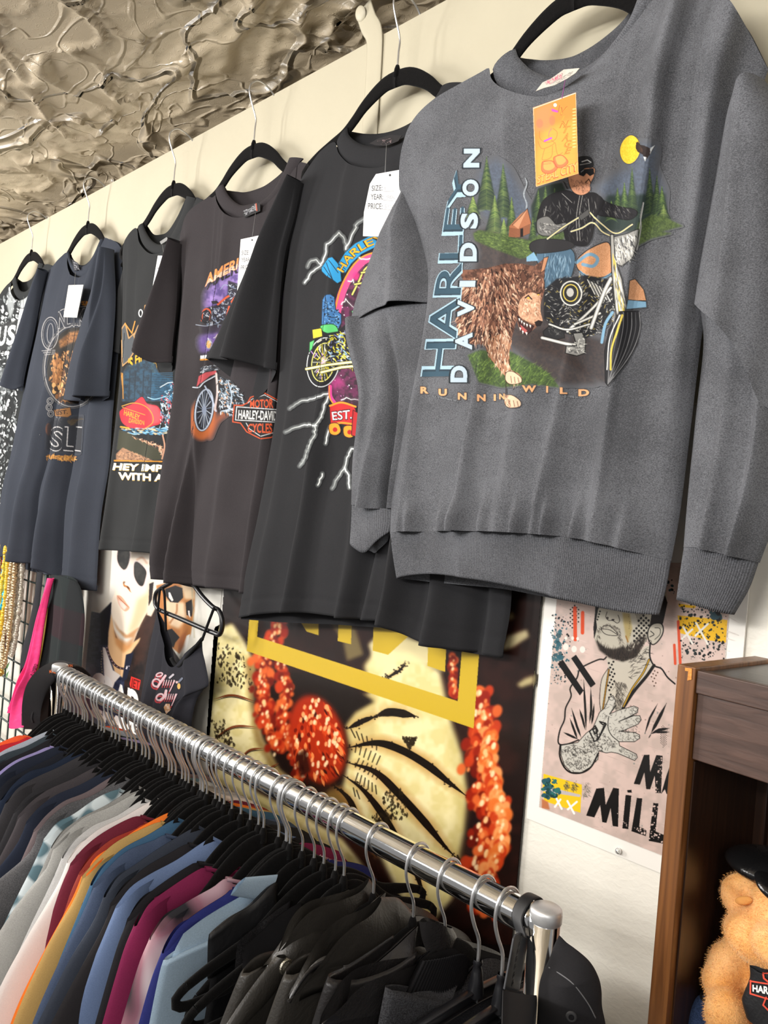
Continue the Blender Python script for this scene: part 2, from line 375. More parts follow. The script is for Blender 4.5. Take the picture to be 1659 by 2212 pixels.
# ================================================================ hangers
HPROF = [(0, 0), (.022, -.002), (.045, -.012), (.07, -.028), (.09, -.046), (.112, -.062), (.14, -.072), (.17, -.083), (.195, -.096), (.207, -.108), (.206, -.122), (.19, -.130), (.15, -.131), (0, -.131)]
def hanger(name, label, O, a, hook, group=None, m=None, cat='hanger', ws=1., zs=1.):
    """flocked hanger: O neck point, a unit vector along the arms, hook = list of (w, z) offsets, hook plane vector given"""
    t = thing(name, label, cat, tuple(O), group); O = np.array(O, float); a = np.array(a, float)
    n = np.array([a[1], -a[0], 0.0]); mb = MB()
    for sgn in (1, -1):
        P = smooth([O + a * w * ws * sgn + [0, 0, z * zs - .014] for w, z in HPROF[:9]], 30)
        V, Fc = ribbon(P, [.030, .027, .02, .018, .014, .011], .0055, n * sgn); mb.add(V, Fc)
        P = [O + a * w * ws * sgn + [0, 0, z * zs - .014] for w, z in HPROF[8:]]
        V, Fc = ribbon(smooth(P, 30), [.011, .011, .010, .010], .0055, n * sgn); mb.add(V, Fc)
    mb.tube([O + [0, 0, -.012], O + [0, 0, .002], O + [0, 0, .008]], [.006, .0048, .003], 10)
    mb.build('hanger_frame', m or velvet, t)
    hv, pts = hook
    mb = MB(); mb.tube([O + np.array(hv) * w + [0, 0, z] for w, z in pts], .0017, 8, n=40)
    mb.build('hook', steel, t)
    return t
WHOOK = [(0, -.004), (0, .03), (0, .052), (.012, .078), (.020, .098), (.018, .114), (.004, .127), (-.014, .128), (-.034, .120), (-.048, .105), (-.053, .090)]

# ================================================================ garments on the wall
CL = dict(A='2b2d2e', B='333740', C='2c2d2e', D='343032', E='28282a', F='5b5c60')
def shirt(name, label, col, pl, body, collar, sleeves=(), group=None, heather=.12, ribs=0, hem=None, cat='t-shirt', collar_col=None, cb=.004, nback=.022):
    """body, collar, sleeves are dictionaries of outlines read off the cloth plane"""
    c0 = body['top'][len(body['top']) // 2]
    O = conv(pl, [c0])[0]; t = thing(name, label, cat, (float(O[0]), float(O[1]), float(O[2])), group)
    fm = fabric(col, heather)
    mb = MB(); kw = dict(body); S = panel(mb, pl, kw.pop('top'), kw.pop('bot'), kw.pop('left'), kw.pop('right'), nu=150, nv=170, **kw)
    b = mb.build('body', fm, t)
    cm = fabric(collar_col or col, heather)
    d = collar.get('d', .0035)
    mb = MB(); band(mb, conv(pl, collar['outer'], d), conv(pl, collar['inner'], d + .002), rib=ribs, n=120, bulge=cb, nrm=pl.n)
    if 'back' in collar:
        bk = smooth(conv(pl, collar['back'], -nback), 80)
        lo = bk + np.array([0, 0, -.05]); band(mb, lo, bk, rib=ribs, n=80, bulge=.001, nrm=pl.n)
        # neck band runs round the sides from front to back
        fi = smooth(conv(pl, collar['inner'], d + .002), 80)
        for e in (0, -1):
            P0, P1 = fi[e], bk[e]; Q0 = smooth(conv(pl, collar['outer'], d), 80)[e]; Q1 = P1 + np.array([0, 0, -.03])
            band(mb, [Q0, (Q0 + Q1) / 2, Q1], [P0, (P0 + P1) / 2, P1], n=12, bulge=.001, nrm=pl.n)
    mb.build('collar', cm, t)
    sl = []
    for s in sleeves:
        mb = MB(); s = dict(s); parts = s.pop('panels', None); cuff = s.pop('cuff', None)
        for q in (parts or [s]):
            q = dict(q); panel(mb, pl, q.pop('top'), q.pop('bot'), q.pop('left'), q.pop('right'), **{**dict(nu=70, nv=90, depth=.018, back=.5), **q})
        so = mb.build('sleeve', fm, t); sl.append(so)
        if cuff:
            mb = MB(); q = dict(cuff); panel(mb, pl, q.pop('top'), q.pop('bot'), q.pop('left'), q.pop('right'), **{**dict(nv=14, depth=.014, rib=ribs // 3 or 30), **q})
            mb.build('cuff', cm, so)
    if hem:
        mb = MB(); q = dict(hem); panel(mb, pl, q.pop('top'), q.pop('bot'), q.pop('left'), q.pop('right'), **q); mb.build('hem_rib', cm, t)
    return t, b, sl

def crop(ox, oy, s):
    return lambda L: [(ox + x / s, oy + y / s) for x, y in L]
K = .08
NECK = dict(A=(68, 545), B=(190, 484), C=(375, 398), D=(548, 312), E=(858, 152))
PLN = {}; NK = {}
for k, (px, py) in NECK.items():
    c = at(px, py, y=-.042); NK[k] = c
    PLN[k] = Plane(c[0], -.042, K)
def R(k, dx, z, d=0.):      # a point right of the neck of shirt k, in metres
    return tuple(PLN[k].uv(dx, NK[k][2] + z, d))

# --- E : black tee with the lightning print
E_body = dict(top=[(648, 394), (677, 354), (700, 328), (727, 310), (738, 335), (760, 357), (790, 368), (825, 371), (860, 362), (893, 338), (925, 300), (950, 250), R('E', .10, -.055), R('E', .16, -.075), R('E', .225, -.12)],
    bot=[(515, 1335), (560, 1328), (610, 1323), (670, 1322), (740, 1330), (800, 1338), (850, 1345), (915, 1382), (1000, 1404), (1085, 1421)],
    left=[(636, 440), (625, 540), (612, 640), (607, 745), (595, 900), (560, 1100), (532, 1230)], right=[R('E', .25, -.25), R('E', .25, -.5), (1106, 1240)],
    depth=.020, back=.7, noise=.002, p=.5, topd=.10,
    folds=[(0.3, 0.28, 0.02975, 0, 0.0272), (0.47, 0.5, 0.0425, 0, 0.0204), (0.62, 0.55, 0.0255, 0, -0.017), (0.7, 0.66, 0.02975, 0, 0.034), (0.83, 0.8, 0.034, 0, 0.0238), (0.12, 0.1, 0.0425, 0, 0.0102), (0.9, 0.93, 0.0255, 0, -0.017)],
    backbot=[(520, 1338), (620, 1346), (740, 1352), (870, 1364), (925, 1398), (1000, 1410), (1085, 1422)])
E_col = dict(outer=[(727, 310), (732, 328), (745, 345), (765, 358), (795, 366), (830, 367), (862, 358), (893, 336), (922, 305), (945, 265), (958, 225), (965, 182)],
    inner=[(750, 275), (752, 290), (765, 303), (782, 312), (800, 316), (825, 316), (850, 308), (880, 290), (905, 262), (930, 228), (950, 195), (965, 180)],
    back=[(752, 283), (790, 289), (830, 287), (870, 274), (905, 252), (935, 220), (962, 185)])
E_col['outer'][-4:] = [(950, 262), (975, 225), (1000, 200), (1015, 180)]
E_sl = [dict(top=[(652, 392), (662, 400)], bot=[(457, 778), (490, 784), (540, 788), (575, 795), (606, 803)], left=[(600, 485), (545, 610), (497, 702)], right=[(648, 470), (625, 560), (613, 680), (608, 760)],
    depth=.03, off=.012, p=.6, folds=[(0.5, 0.62, 0.136, 0, 0.0374), (0.9, 0.86, 0.085, 0, -0.0204), (0.2, 0.25, 0.085, 0, 0.0102)], backbot=[(457, 778), (500, 825), (535, 860), (575, 830), (606, 803)], back=.9),
    dict(top=[R('E', .225, -.12), R('E', .235, -.13)], bot=[R('E', .24, -.37), R('E', .36, -.34)], left=[R('E', .235, -.24)], right=[R('E', .30, -.22)], depth=.02, off=-.004)]
# --- D : brown-black tee with the motorcycle print
D_body = dict(top=[(387, 530), (401, 481), (417, 454), (452, 427), (465, 414), (472, 437), (488, 459), (514, 474), (541, 472), (572, 456), (597, 432), (622, 397), (646, 353), R('D', .13, -.066), R('D', .17, -.08), R('D', .23, -.12)],
    bot=[(327, 1240), (345, 1249), (362, 1252), (419, 1262), (470, 1268), (520, 1274), (590, 1286), R('D', .24, -.88)],
    left=[(394, 600), (392, 671), (382, 780), (374, 861), (360, 956), (347, 1030), (325, 1190)], right=[R('D', .24, -.3), R('D', .25, -.6)],
    depth=.020, back=.7, noise=.002, p=.5, topd=.10,
    folds=[(0.1, 0.1, 0.0425, 0, 0.0204), (0.42, 0.26, 0.02975, 0, 0.034), (0.36, 0.17, 0.0255, 0, -0.0102), (0.55, 0.52, 0.068, 0, 0.0136), (0.75, 0.75, 0.034, 0, 0.0238), (0.25, 0.36, 0.0255, 0, -0.0136)],
    backbot=[(335, 1243), (400, 1268), (470, 1272), (525, 1279), (590, 1290), R('D', .24, -.875)])
D_col = dict(outer=[(465, 414), (471, 435), (487, 458), (514, 473), (541, 471), (572, 455), (597, 431), (622, 396), (644, 355), (655, 342)],
    inner=[(482, 398), (487, 413), (501, 431), (521, 443), (545, 440), (563, 436), (589, 412), (608, 380), (618, 358), (625, 341)],
    back=[(489, 411), (512, 414), (531, 415), (556, 408), (577, 398), (607, 374), (622, 352)])
D_sl = [dict(top=[(392, 522), (398, 530)], bot=[(311, 740), (335, 752), (344, 770), (360, 790), (379, 786)], left=[(372, 592), (341, 658), (318, 715)], right=[(393, 590), (389, 671), (382, 740)],
    depth=.028, off=.010, folds=[(0.5, 0.55, 0.153, 0, 0.034), (0.15, 0.3, 0.085, 0, -0.017)], backbot=[(311, 740), (325, 790), (350, 812), (379, 790)], back=.9),
    dict(top=[R('D', .23, -.12), R('D', .24, -.13)], bot=[R('D', .24, -.37), R('D', .36, -.34)], left=[R('D', .235, -.24)], right=[R('D', .30, -.22)], depth=.02, off=-.004)]
# --- C : black tee with the sidecar print
C_body = dict(top=[(266, 560), (268, 540), (275, 517), (298, 494), (306, 525), (325, 546), (345, 553), (370, 545), (392, 515), (412, 470), (422, 428), R('C', .14, -.07), R('C', .18, -.08), R('C', .23, -.12)],
    bot=[(213, 1186), (226, 1188), (270, 1190), (330, 1194), (380, 1200), R('C', .24, -.80)],
    left=[(268, 640), (262, 800), (245, 960), (228, 1090)], right=[R('C', .24, -.3), R('C', .25, -.6)],
    depth=.018, back=.6, noise=.002, p=.5, topd=.10, folds=[(0.12, 0.1, 0.034, 0, 0.0136), (0.5, 0.45, 0.0595, 0, 0.0136), (0.75, 0.75, 0.0425, 0, 0.0204)])
C_col = dict(outer=[(298, 494), (306, 522), (323, 543), (345, 551), (370, 543), (392, 514), (412, 470), (422, 428)],
    inner=[(308, 482), (314, 500), (328, 520), (345, 528), (360, 522), (380, 490), (395, 455), (403, 424)],
    back=[(316, 486), (330, 505), (345, 507), (362, 500), (382, 470), (402, 427)])
C_sl = [dict(top=[R('C', -.225, -.12), R('C', -.215, -.11)], bot=[R('C', -.30, -.35), R('C', -.23, -.37)], left=[R('C', -.265, -.22)], right=[R('C', -.225, -.24)], depth=.008, off=-.030),
    dict(top=[R('C', .225, -.12), R('C', .235, -.13)], bot=[R('C', .24, -.37), R('C', .36, -.34)], left=[R('C', .235, -.24)], right=[R('C', .30, -.22)], depth=.014, off=-.004)]
# --- B : faded navy tee
B_body = dict(top=[(104, 586), (119, 573), (135, 556), (146, 547), (150, 572), (160, 592), (176, 602), (192, 596), (208, 570), (222, 518), (240, 518), (256, 526), (265, 540)],
    bot=[(-10, 1206), (30, 1203), (57, 1206), (62, 1214), (100, 1221), (120, 1232), (135, 1250), (163, 1266), (185, 1273), (208, 1277)],
    left=[(95, 630), (79, 725), (52, 847), (24, 983), (5, 1060)], right=[(262, 640), (256, 760), (243, 900), (236, 1005), (218, 1120)],
    depth=.022, back=.6, noise=.002, p=.5, topd=.10,
    folds=[(0.12, 0.16, 0.0425, 0, 0.017), (0.42, 0.36, 0.0425, 0, 0.0442), (0.5, 0.47, 0.017, 0, -0.0204), (0.62, 0.6, 0.0425, 0, 0.0408), (0.72, 0.73, 0.0255, 0, -0.0238), (0.86, 0.86, 0.0425, 0, 0.0204)],
    backbot=[(-5, 1208), (60, 1235), (120, 1245), (160, 1262), (208, 1277)])
B_col = dict(outer=[(146, 547), (149, 567), (158, 588), (176, 598), (192, 591), (206, 567), (216, 540), (224, 517)],
    inner=[(148, 543), (151, 558), (158, 572), (168, 577), (178, 575), (192, 568), (205, 545), (217, 518)],
    back=[(150, 547), (162, 566), (178, 573), (192, 565), (205, 545), (219, 519)])
B_sl = [dict(top=[(104, 584), (108, 590)], bot=[(16, 823), (37, 837), (50, 846), (58, 838)], left=[(81, 630), (54, 712), (35, 770)], right=[(98, 640), (81, 730), (66, 795)],
    depth=.022, off=.012, folds=[(0.6, 0.6, 0.136, 0, 0.0238), (0.3, 0.35, 0.085, 0, -0.0136)]),
    dict(top=[(247, 548), (262, 545)], bot=[(155, 867), (175, 870), (200, 872), (228, 866), (252, 860)], left=[(222, 640), (200, 700), (174, 782)], right=[(267, 644), (262, 740), (256, 810)],
    depth=.030, off=.022, folds=[(0.55, 0.72, 0.102, 0, 0.0374), (0.8, 0.55, 0.068, 0, -0.0204)], backbot=[(155, 867), (180, 876), (210, 874), (252, 862)], back=.3)]
# --- A : black tee with the pale all-over print
A_body = dict(top=[(-60, 760), (-20, 690), (2, 646), (27, 612), (31, 634), (42, 648), (60, 648), (76, 625), (88, 588), (98, 572), (114, 575), R('A', .2, -.10)],
    bot=[(-120, 1200), (-60, 1205), (0, 1210), (60, 1215), R('A', .24, -.82)],
    left=[(-75, 900), (-95, 1050)], right=[R('A', .22, -.4)], depth=.02, back=.6, noise=.002, topd=.10, folds=[(0.3, 0.3, 0.068, 0, 0.017), (0.6, 0.6, 0.0425, 0, 0.0204)])
A_col = dict(outer=[(27, 612), (31, 632), (42, 646), (60, 646), (76, 623), (86, 596), (93, 570)],
    inner=[(34, 597), (37, 614), (44, 628), (58, 628), (72, 608), (80, 588), (84, 567)], back=[(40, 604), (50, 609), (64, 605), (75, 592), (83, 570)])
A_sl = [dict(top=[(-60, 760), (-50, 745)], bot=[(-150, 940), (-90, 990)], left=[(-110, 850)], right=[(-72, 880)], depth=.02)]

T = {}; BODY = {}; SL = {}
T['A'], BODY['A'], SL['A'] = shirt('t_shirt', 'black t-shirt with pale all-over print, leftmost on the wall', CL['A'], PLN['A'], A_body, A_col, A_sl, 'shirts hung along the top of the wall', .1)
T['B'], BODY['B'], SL['B'] = shirt('t_shirt', 'faded navy t-shirt with brown tavern scene print hanging on wall', CL['B'], PLN['B'], B_body, B_col, B_sl, 'shirts hung along the top of the wall', .12)
T['C'], BODY['C'], SL['C'] = shirt('t_shirt', 'black t-shirt with red sidecar print and white slogan hanging on wall', CL['C'], PLN['C'], C_body, C_col, C_sl, 'shirts hung along the top of the wall', .1)
T['D'], BODY['D'], SL['D'] = shirt('t_shirt', 'brownish black t-shirt with purple sky motorcycle print hanging on wall', CL['D'], PLN['D'], D_body, D_col, D_sl, 'shirts hung along the top of the wall', .14)
T['E'], BODY['E'], SL['E'] = shirt('t_shirt', 'black t-shirt with white lightning and neon motorcycle print on wall', CL['E'], PLN['E'], E_body, E_col, E_sl, 'shirts hung along the top of the wall', .1)

# --- F : the grey sweatshirt in front
kF = at(1245, -25, y=-.06); NK['F'] = kF; PLN['F'] = Plane(kF[0], -.06, .06)
F_body = dict(top=[(867, 420), (880, 330), (905, 268), (945, 222), (1000, 185), (1045, 160), (1060, 152), (1065, 157), (1075, 182), (1102, 205), (1145, 221), (1190, 226), (1235, 210), (1290, 166), (1340, 112), (1385, 55), (1425, -10), (1470, -14), (1540, 4), (1600, 40), (1660, 150)],
    bot=[(845, 1152), (875, 1150), (930, 1150), (1000, 1149), (1080, 1150), (1160, 1154), (1260, 1163), (1340, 1180), (1400, 1197), (1450, 1212)],
    left=[(893, 470), (915, 535), (930, 610), (922, 720), (903, 810), (872, 950), (850, 1075)], right=[(1595, 330), (1545, 560), (1517, 720), (1495, 900), (1470, 1100)],
    depth=.032, back=.8, noise=.0025, p=.45, topd=.10, roll=False, backbot=[(845, 1152), (1000, 1170), (1160, 1180), (1340, 1190), (1450, 1212)],
    folds=[(0.8, 0.8, 0.02975, 0.033, 0), (0.9, 0.99, 0.0425, 0.03, 0), (0.13, 0.1, 0.034, 0, 0.0136), (0.42, 0.34, 0.0255, 0, 0.017), (0.55, 0.5, 0.0425, 0, 0.0136), (0.7, 0.62, 0.0255, 0, 0.017), (0.82, 0.8, 0.0425, 0, 0.0136),
           (.08, .08, .018, 0, 0.0090, .985, .05), (.14, .14, .025, 0, 0.0150, .985, .045), (.27, .27, .02, 0, 0.0135, .985, .045), (.34, .34, .025, 0, 0.0150, .985, .04), (.44, .44, .025, 0, 0.0165, .985, .05), (.56, .56, .018, 0, 0.0150, .985, .04), (.66, .66, .02, 0, 0.0180, .985, .05), (.74, .74, .018, 0, 0.0150, .985, .05), (.88, .88, .03, 0, 0.0120, .985, .05)])
F_col = dict(outer=[(1064, 150), (1072, 177), (1098, 201), (1145, 218), (1190, 223), (1235, 207), (1290, 163), (1340, 109), (1385, 52), (1425, -12)],
    inner=[(1113, 105), (1119, 122), (1132, 137), (1150, 152), (1185, 165), (1222, 162), (1256, 150), (1302, 118), (1341, 70), (1362, 35), (1380, -10)],
    back=[(1123, 124), (1140, 127), (1180, 130), (1225, 125), (1258, 112), (1300, 85), (1345, 45), (1380, -5)])
F_sl = [dict(panels=[
      dict(top=[(874, 385), (880, 392)], bot=[(757, 706), (775, 700), (812, 685), (860, 668), (932, 655)], left=[(866, 418), (840, 470), (806, 548), (770, 650)], right=[(885, 430), (902, 490), (918, 535), (932, 600)], depth=.024, off=.002, p=.9, vr=.4, roll=True, folds=[(0.6, 0.7, 0.17, 0, 0.017)], back=.5),
      dict(top=[(757, 702), (800, 684), (860, 668), (932, 655)], bot=[(758, 1090), (775, 1092), (790, 1093), (815, 1100), (852, 1098)], left=[(757, 740), (765, 780), (780, 850), (772, 930), (762, 1000)], right=[(930, 760), (915, 860), (890, 960), (866, 1040)], depth=.022, off=-.004, roll=False, folds=[(0.45, 0.5, 0.102, 0, 0.0204), (0.55, 0.85, 0.0425, 0, -0.0238), (0.1, 0.2, 0.17, 0.021, 0)], back=.6)],
      cuff=dict(top=[(759, 1088), (800, 1095), (848, 1100)], bot=[(754, 1172), (772, 1183), (800, 1194), (822, 1170), (842, 1148)], left=[(757, 1130)], right=[(847, 1125)], depth=.018, off=-.004, rib=26, ra=.0006)),
    dict(panels=[
      dict(top=[(1600, 232), (1630, 205), (1665, 192)], bot=[(1509, 662), (1540, 690), (1600, 742), (1640, 820), (1662, 880), (1700, 900)], left=[(1578, 280), (1555, 400), (1525, 560)], right=[(1720, 300), (1740, 600)], depth=.036, off=.012, roll=False, folds=[(0.25, 0.3, 0.085, 0, 0.017)], back=.4),
      dict(top=[(1509, 660), (1600, 720), (1720, 760)], bot=[(1476, 1182), (1520, 1184), (1570, 1196), (1610, 1206), (1640, 1216)], left=[(1519, 740), (1502, 900), (1486, 1060)], right=[(1720, 900), (1700, 1050)], depth=.026, off=-.002, roll=False, folds=[(0.4, 0.35, 0.085, 0, 0.0136), (0.75, 0.7, 0.085, 0.015, 0.0136)], back=.7)],
      cuff=dict(top=[(1477, 1180), (1520, 1182), (1570, 1194), (1638, 1214)], bot=[(1461, 1294), (1500, 1302), (1545, 1316), (1585, 1328)], left=[(1468, 1240)], right=[(1618, 1270)], depth=.024, off=-.002, rib=34, ra=.0007))]
F_hem = dict(top=[(846, 1150), (930, 1149), (1080, 1150), (1160, 1154), (1260, 1163), (1340, 1180), (1450, 1212)], bot=[(860, 1250), (900, 1243), (960, 1240), (1040, 1249), (1120, 1263), (1200, 1282), (1300, 1308), (1368, 1322), (1425, 1328)],
    left=[(852, 1200)], right=[(1440, 1270)], nv=24, depth=.030, off=.001, back=.8, p=.45, rib=170, ra=.0006, folds=[(0.35, 0.35, 0.051, 0, 0.0068), (0.7, 0.7, 0.0425, 0, 0.0068)],
    backbot=[(862, 1250), (960, 1262), (1080, 1275), (1200, 1298), (1300, 1316), (1425, 1330)])
T['F'], BODY['F'], SL['F'] = shirt('sweatshirt', 'grey crew neck sweatshirt with wolf and motorcycle rider print', CL['F'], PLN['F'], F_body, F_col, F_sl, 'shirts hung along the top of the wall', .35, ribs=110, hem=F_hem, cat='sweatshirt', cb=.006, nback=.03)
bpy.data.objects['t_shirt'].name = 't_shirt'

desc = dict(A='the leftmost wall shirt', B='the faded navy wall t-shirt', C='the sidecar print wall t-shirt', D='the brownish black wall t-shirt', E='the lightning print wall t-shirt', F='the grey wall sweatshirt')
for k in 'ABCDEF':
    hanger('clothes_hanger', 'black velvet hanger with wire hook holding ' + desc[k], NK[k], PLN[k].a, ((0, -1, 0), WHOOK), 'velvet hangers along the wall')
# ================================================================ the clothes rack
RZ = 1.518; RY = -.25
capchrome = simple('brushed_cap', (.75, .75, .75), rough=.42, metal=.7, noise=.06, scale=120)
rk = thing('clothes_rack', 'chrome clothes rack with a long round rail packed with hangers', 'clothes rack', (-.95, RY, 0))
MB().tube([(-1.55, RY, RZ), (-.395, RY, RZ)], .0158, 32, n=60).build('rail', chrome, rk)
for x in (-.392, -1.553):
    mb = MB(); mb.tube([(x, RY, .05), (x, RY, 1.534)], .0150, 32); mb.build('post', chrome, rk)
    mb = MB(); mb.lathe((x, RY, 1.534), [(0, .0035), (.0125, .0032), (.0150, .0016), (.0156, -.001), (.0156, -.010), (.0150, -.0105)], 32); mb.build('post_cap', capchrome, rk)
    mb = MB(); mb.tube([(x, -.5, .03), (x, 0, .03)], .016, 16); mb.build('foot', chrome, rk)
class PlaneX:
    def __init__(s, X, yaw=0.):
        s.O = np.array([X, RY, RZ]); s.a = np.array([-sin(yaw), -cos(yaw), 0.]); s.n = np.array([cos(yaw), -sin(yaw), 0.])
    def px(s, p, d=0.):
        r = ray(*p); t = ((s.O + s.n * d - CAM) @ s.n) / (r @ s.n); return CAM + r * t
    def uv(s, w, z, d=0.): return tuple(s.O + s.a * w + np.array([0, 0, z]) + s.n * d)
    def w(s, p):
        q = s.px(p) - s.O; return q @ s.a, q[2]
RHOOK = [(0, -.012), (0, .012), (.002, .026), (.011, .043), (.0172, .058), (.0182, .070), (.0150, .0815), (.0065, .0888), (-.0050, .0889), (-.0150, .0815), (-.0183, .071), (-.0178, .061)]
def rhanger(pl, label, m=None, ws=.80, zs=1.):
    O = np.array(pl.uv(0, -.071))
    return hanger('clothes_hanger', label, O, pl.a, (tuple(pl.a), RHOOK), 'hangers on the chrome rack', m, ws=ws, zs=zs)
# key: name, colour, X, collar pixel, kind, sleeve flare, heather
GL = [('orange', 'ff6a3c', -1.505, (7, 1598), 't', 0, .1), ('bright red', 'c22a34', -1.487, (40, 1595), 't', 0, .1), ('white and pale blue', 'b9c0cc', -1.468, (125, 1527), 't', 0, .15),
 ('teal grey', '3c454c', -1.45, (114, 1595), 't', 0, .12), ('plain black', '232224', -1.43, (121, 1617), 't', 0, .1), ('lavender', 'a79cd0', -1.408, (108, 1632), 't', 0, .08), ('dark navy', '262b39', -1.385, (128, 1650), 't', 0, .1),
 ('blue black', '23252d', -1.36, (136, 1659), 't', .02, .1), ('navy', '232c3e', -1.335, (176, 1664), 'l', .03, .1), ('charcoal', '3c3a3d', -1.305, (207, 1680), 'l', .05, .15), ('dark charcoal', '333235', -1.275, (231, 1705), 't', .02, .15),
 ('brown grey', '4a4548', -1.245, (206, 1716), 't', .03, .12), ('midnight navy', '272d3c', -1.212, (290, 1723), 'l', .05, .1), ('mauve grey', '75686a', -1.19, (251, 1747), 't', .02, .1), ('heather charcoal', '565557', -1.165, (288, 1747), 'l', .14, .3),
 ('teal and white plaid', '8b989c', -1.142, (253, 1773), 'p', .03, .2), ('heather grey', '8b8a87', -1.12, (294, 1776), 't', .03, .25), ('light grey', 'a3a29e', -1.1, (329, 1767), 'l', .06, .2), ('pale grey', 'b4b3b2', -1.078, (307, 1796), 't', .03, .15),
 ('white', 'e2dcd8', -1.058, (385, 1760), 't', .05, .05), ('maroon', '6a2535', -1.038, (301, 1822), 't', 0, .1), ('rust red', '8f3a30', -1.022, (307, 1833), 't', 0, .1), ('bright orange', 'e8762a', -1.004, (371, 1801), 't', .04, .06),
 ('tan gold', 'b9955a', -.9975, (345, 1822), 'l', .03, .1), ('steel blue', '3f607d', -.985, (380, 1817), 't', .02, .1), ('faded slate blue', '46526a', -.962, (356, 1842), 't', .03, .2), ('navy hooded', '353a45', -.938, (477, 1785), 'l', .04, .12), ('black crew neck', '262426', -.918, (406, 1857), 't', .05, .1),
 ('periwinkle blue', '66789b', -.895, (457, 1844), 't', .02, .12), ('washed black', '1f1e21', -.872, (407, 1912), 't', 0, .1), ('magenta', '762046', -.852, (413, 1925), 't', 0, .1), ('pink and black tie dye', '8c7178', -.806, (488, 1925), 'd', 0, .2),
 ('royal blue', '262a63', -.788, (481, 1954), 't', 0, .1)]
KIND = dict(t='t-shirt', l='long sleeve shirt', p='plaid shirt', d='polo shirt')
def plaidm(c1='c9d3d6', c2='55707a'):
    m, N, L, P = nm('cloth_plaid'); P.inputs['Roughness'].default_value = .9
    tc = N.new('ShaderNodeTexCoord'); last = None
    mixc = None
    for ax, sc in ((0, 'Y'), (1, 'Z')):
        w = N.new('ShaderNodeTexWave'); w.bands_direction = sc; w.inputs['Scale'].default_value = 9; w.inputs['Distortion'].default_value = .0; L.new(tc.outputs['Object'], w.inputs['Vector'])
        if mixc is None: mixc = w.outputs['Fac']
        else:
            a = N.new('ShaderNodeMath'); a.operation = 'ADD'; L.new(mixc, a.inputs[0]); L.new(w.outputs['Fac'], a.inputs[1]); mixc = a.outputs[0]
    r = N.new('ShaderNodeValToRGB'); r.color_ramp.elements[0].color = (*srgb(c2), 1); r.color_ramp.elements[1].color = (*srgb(c1), 1); r.color_ramp.elements[0].position = .35; r.color_ramp.elements[1].position = .6
    h = N.new('ShaderNodeMath'); h.operation = 'MULTIPLY'; h.inputs[1].default_value = .5; L.new(mixc, h.inputs[0]); L.new(h.outputs[0], r.inputs['Fac']); L.new(r.outputs['Color'], P.inputs['Base Color']); return m
def tiedye():
    m, N, L, P = nm('cloth_tie_dye'); P.inputs['Roughness'].default_value = .9
    tc = N.new('ShaderNodeTexCoord'); n = N.new('ShaderNodeTexNoise'); n.inputs['Scale'].default_value = 9; n.inputs['Detail'].default_value = 2; n.inputs['Distortion'].default_value = .5; L.new(tc.outputs['Object'], n.inputs['Vector'])
    r = N.new('ShaderNodeValToRGB'); e = r.color_ramp.elements; e[0].color = (*srgb('242226'), 1); e[0].position = .42; e[1].color = (*srgb('e6d6d8'), 1); e[1].position = .6
    k = e.new(.5); k.color = (*srgb('9a6774'), 1); L.new(n.outputs['Fac'], r.inputs['Fac']); L.new(r.outputs['Color'], P.inputs['Base Color']); return m
PLAID = plaidm(); TIE = tiedye()
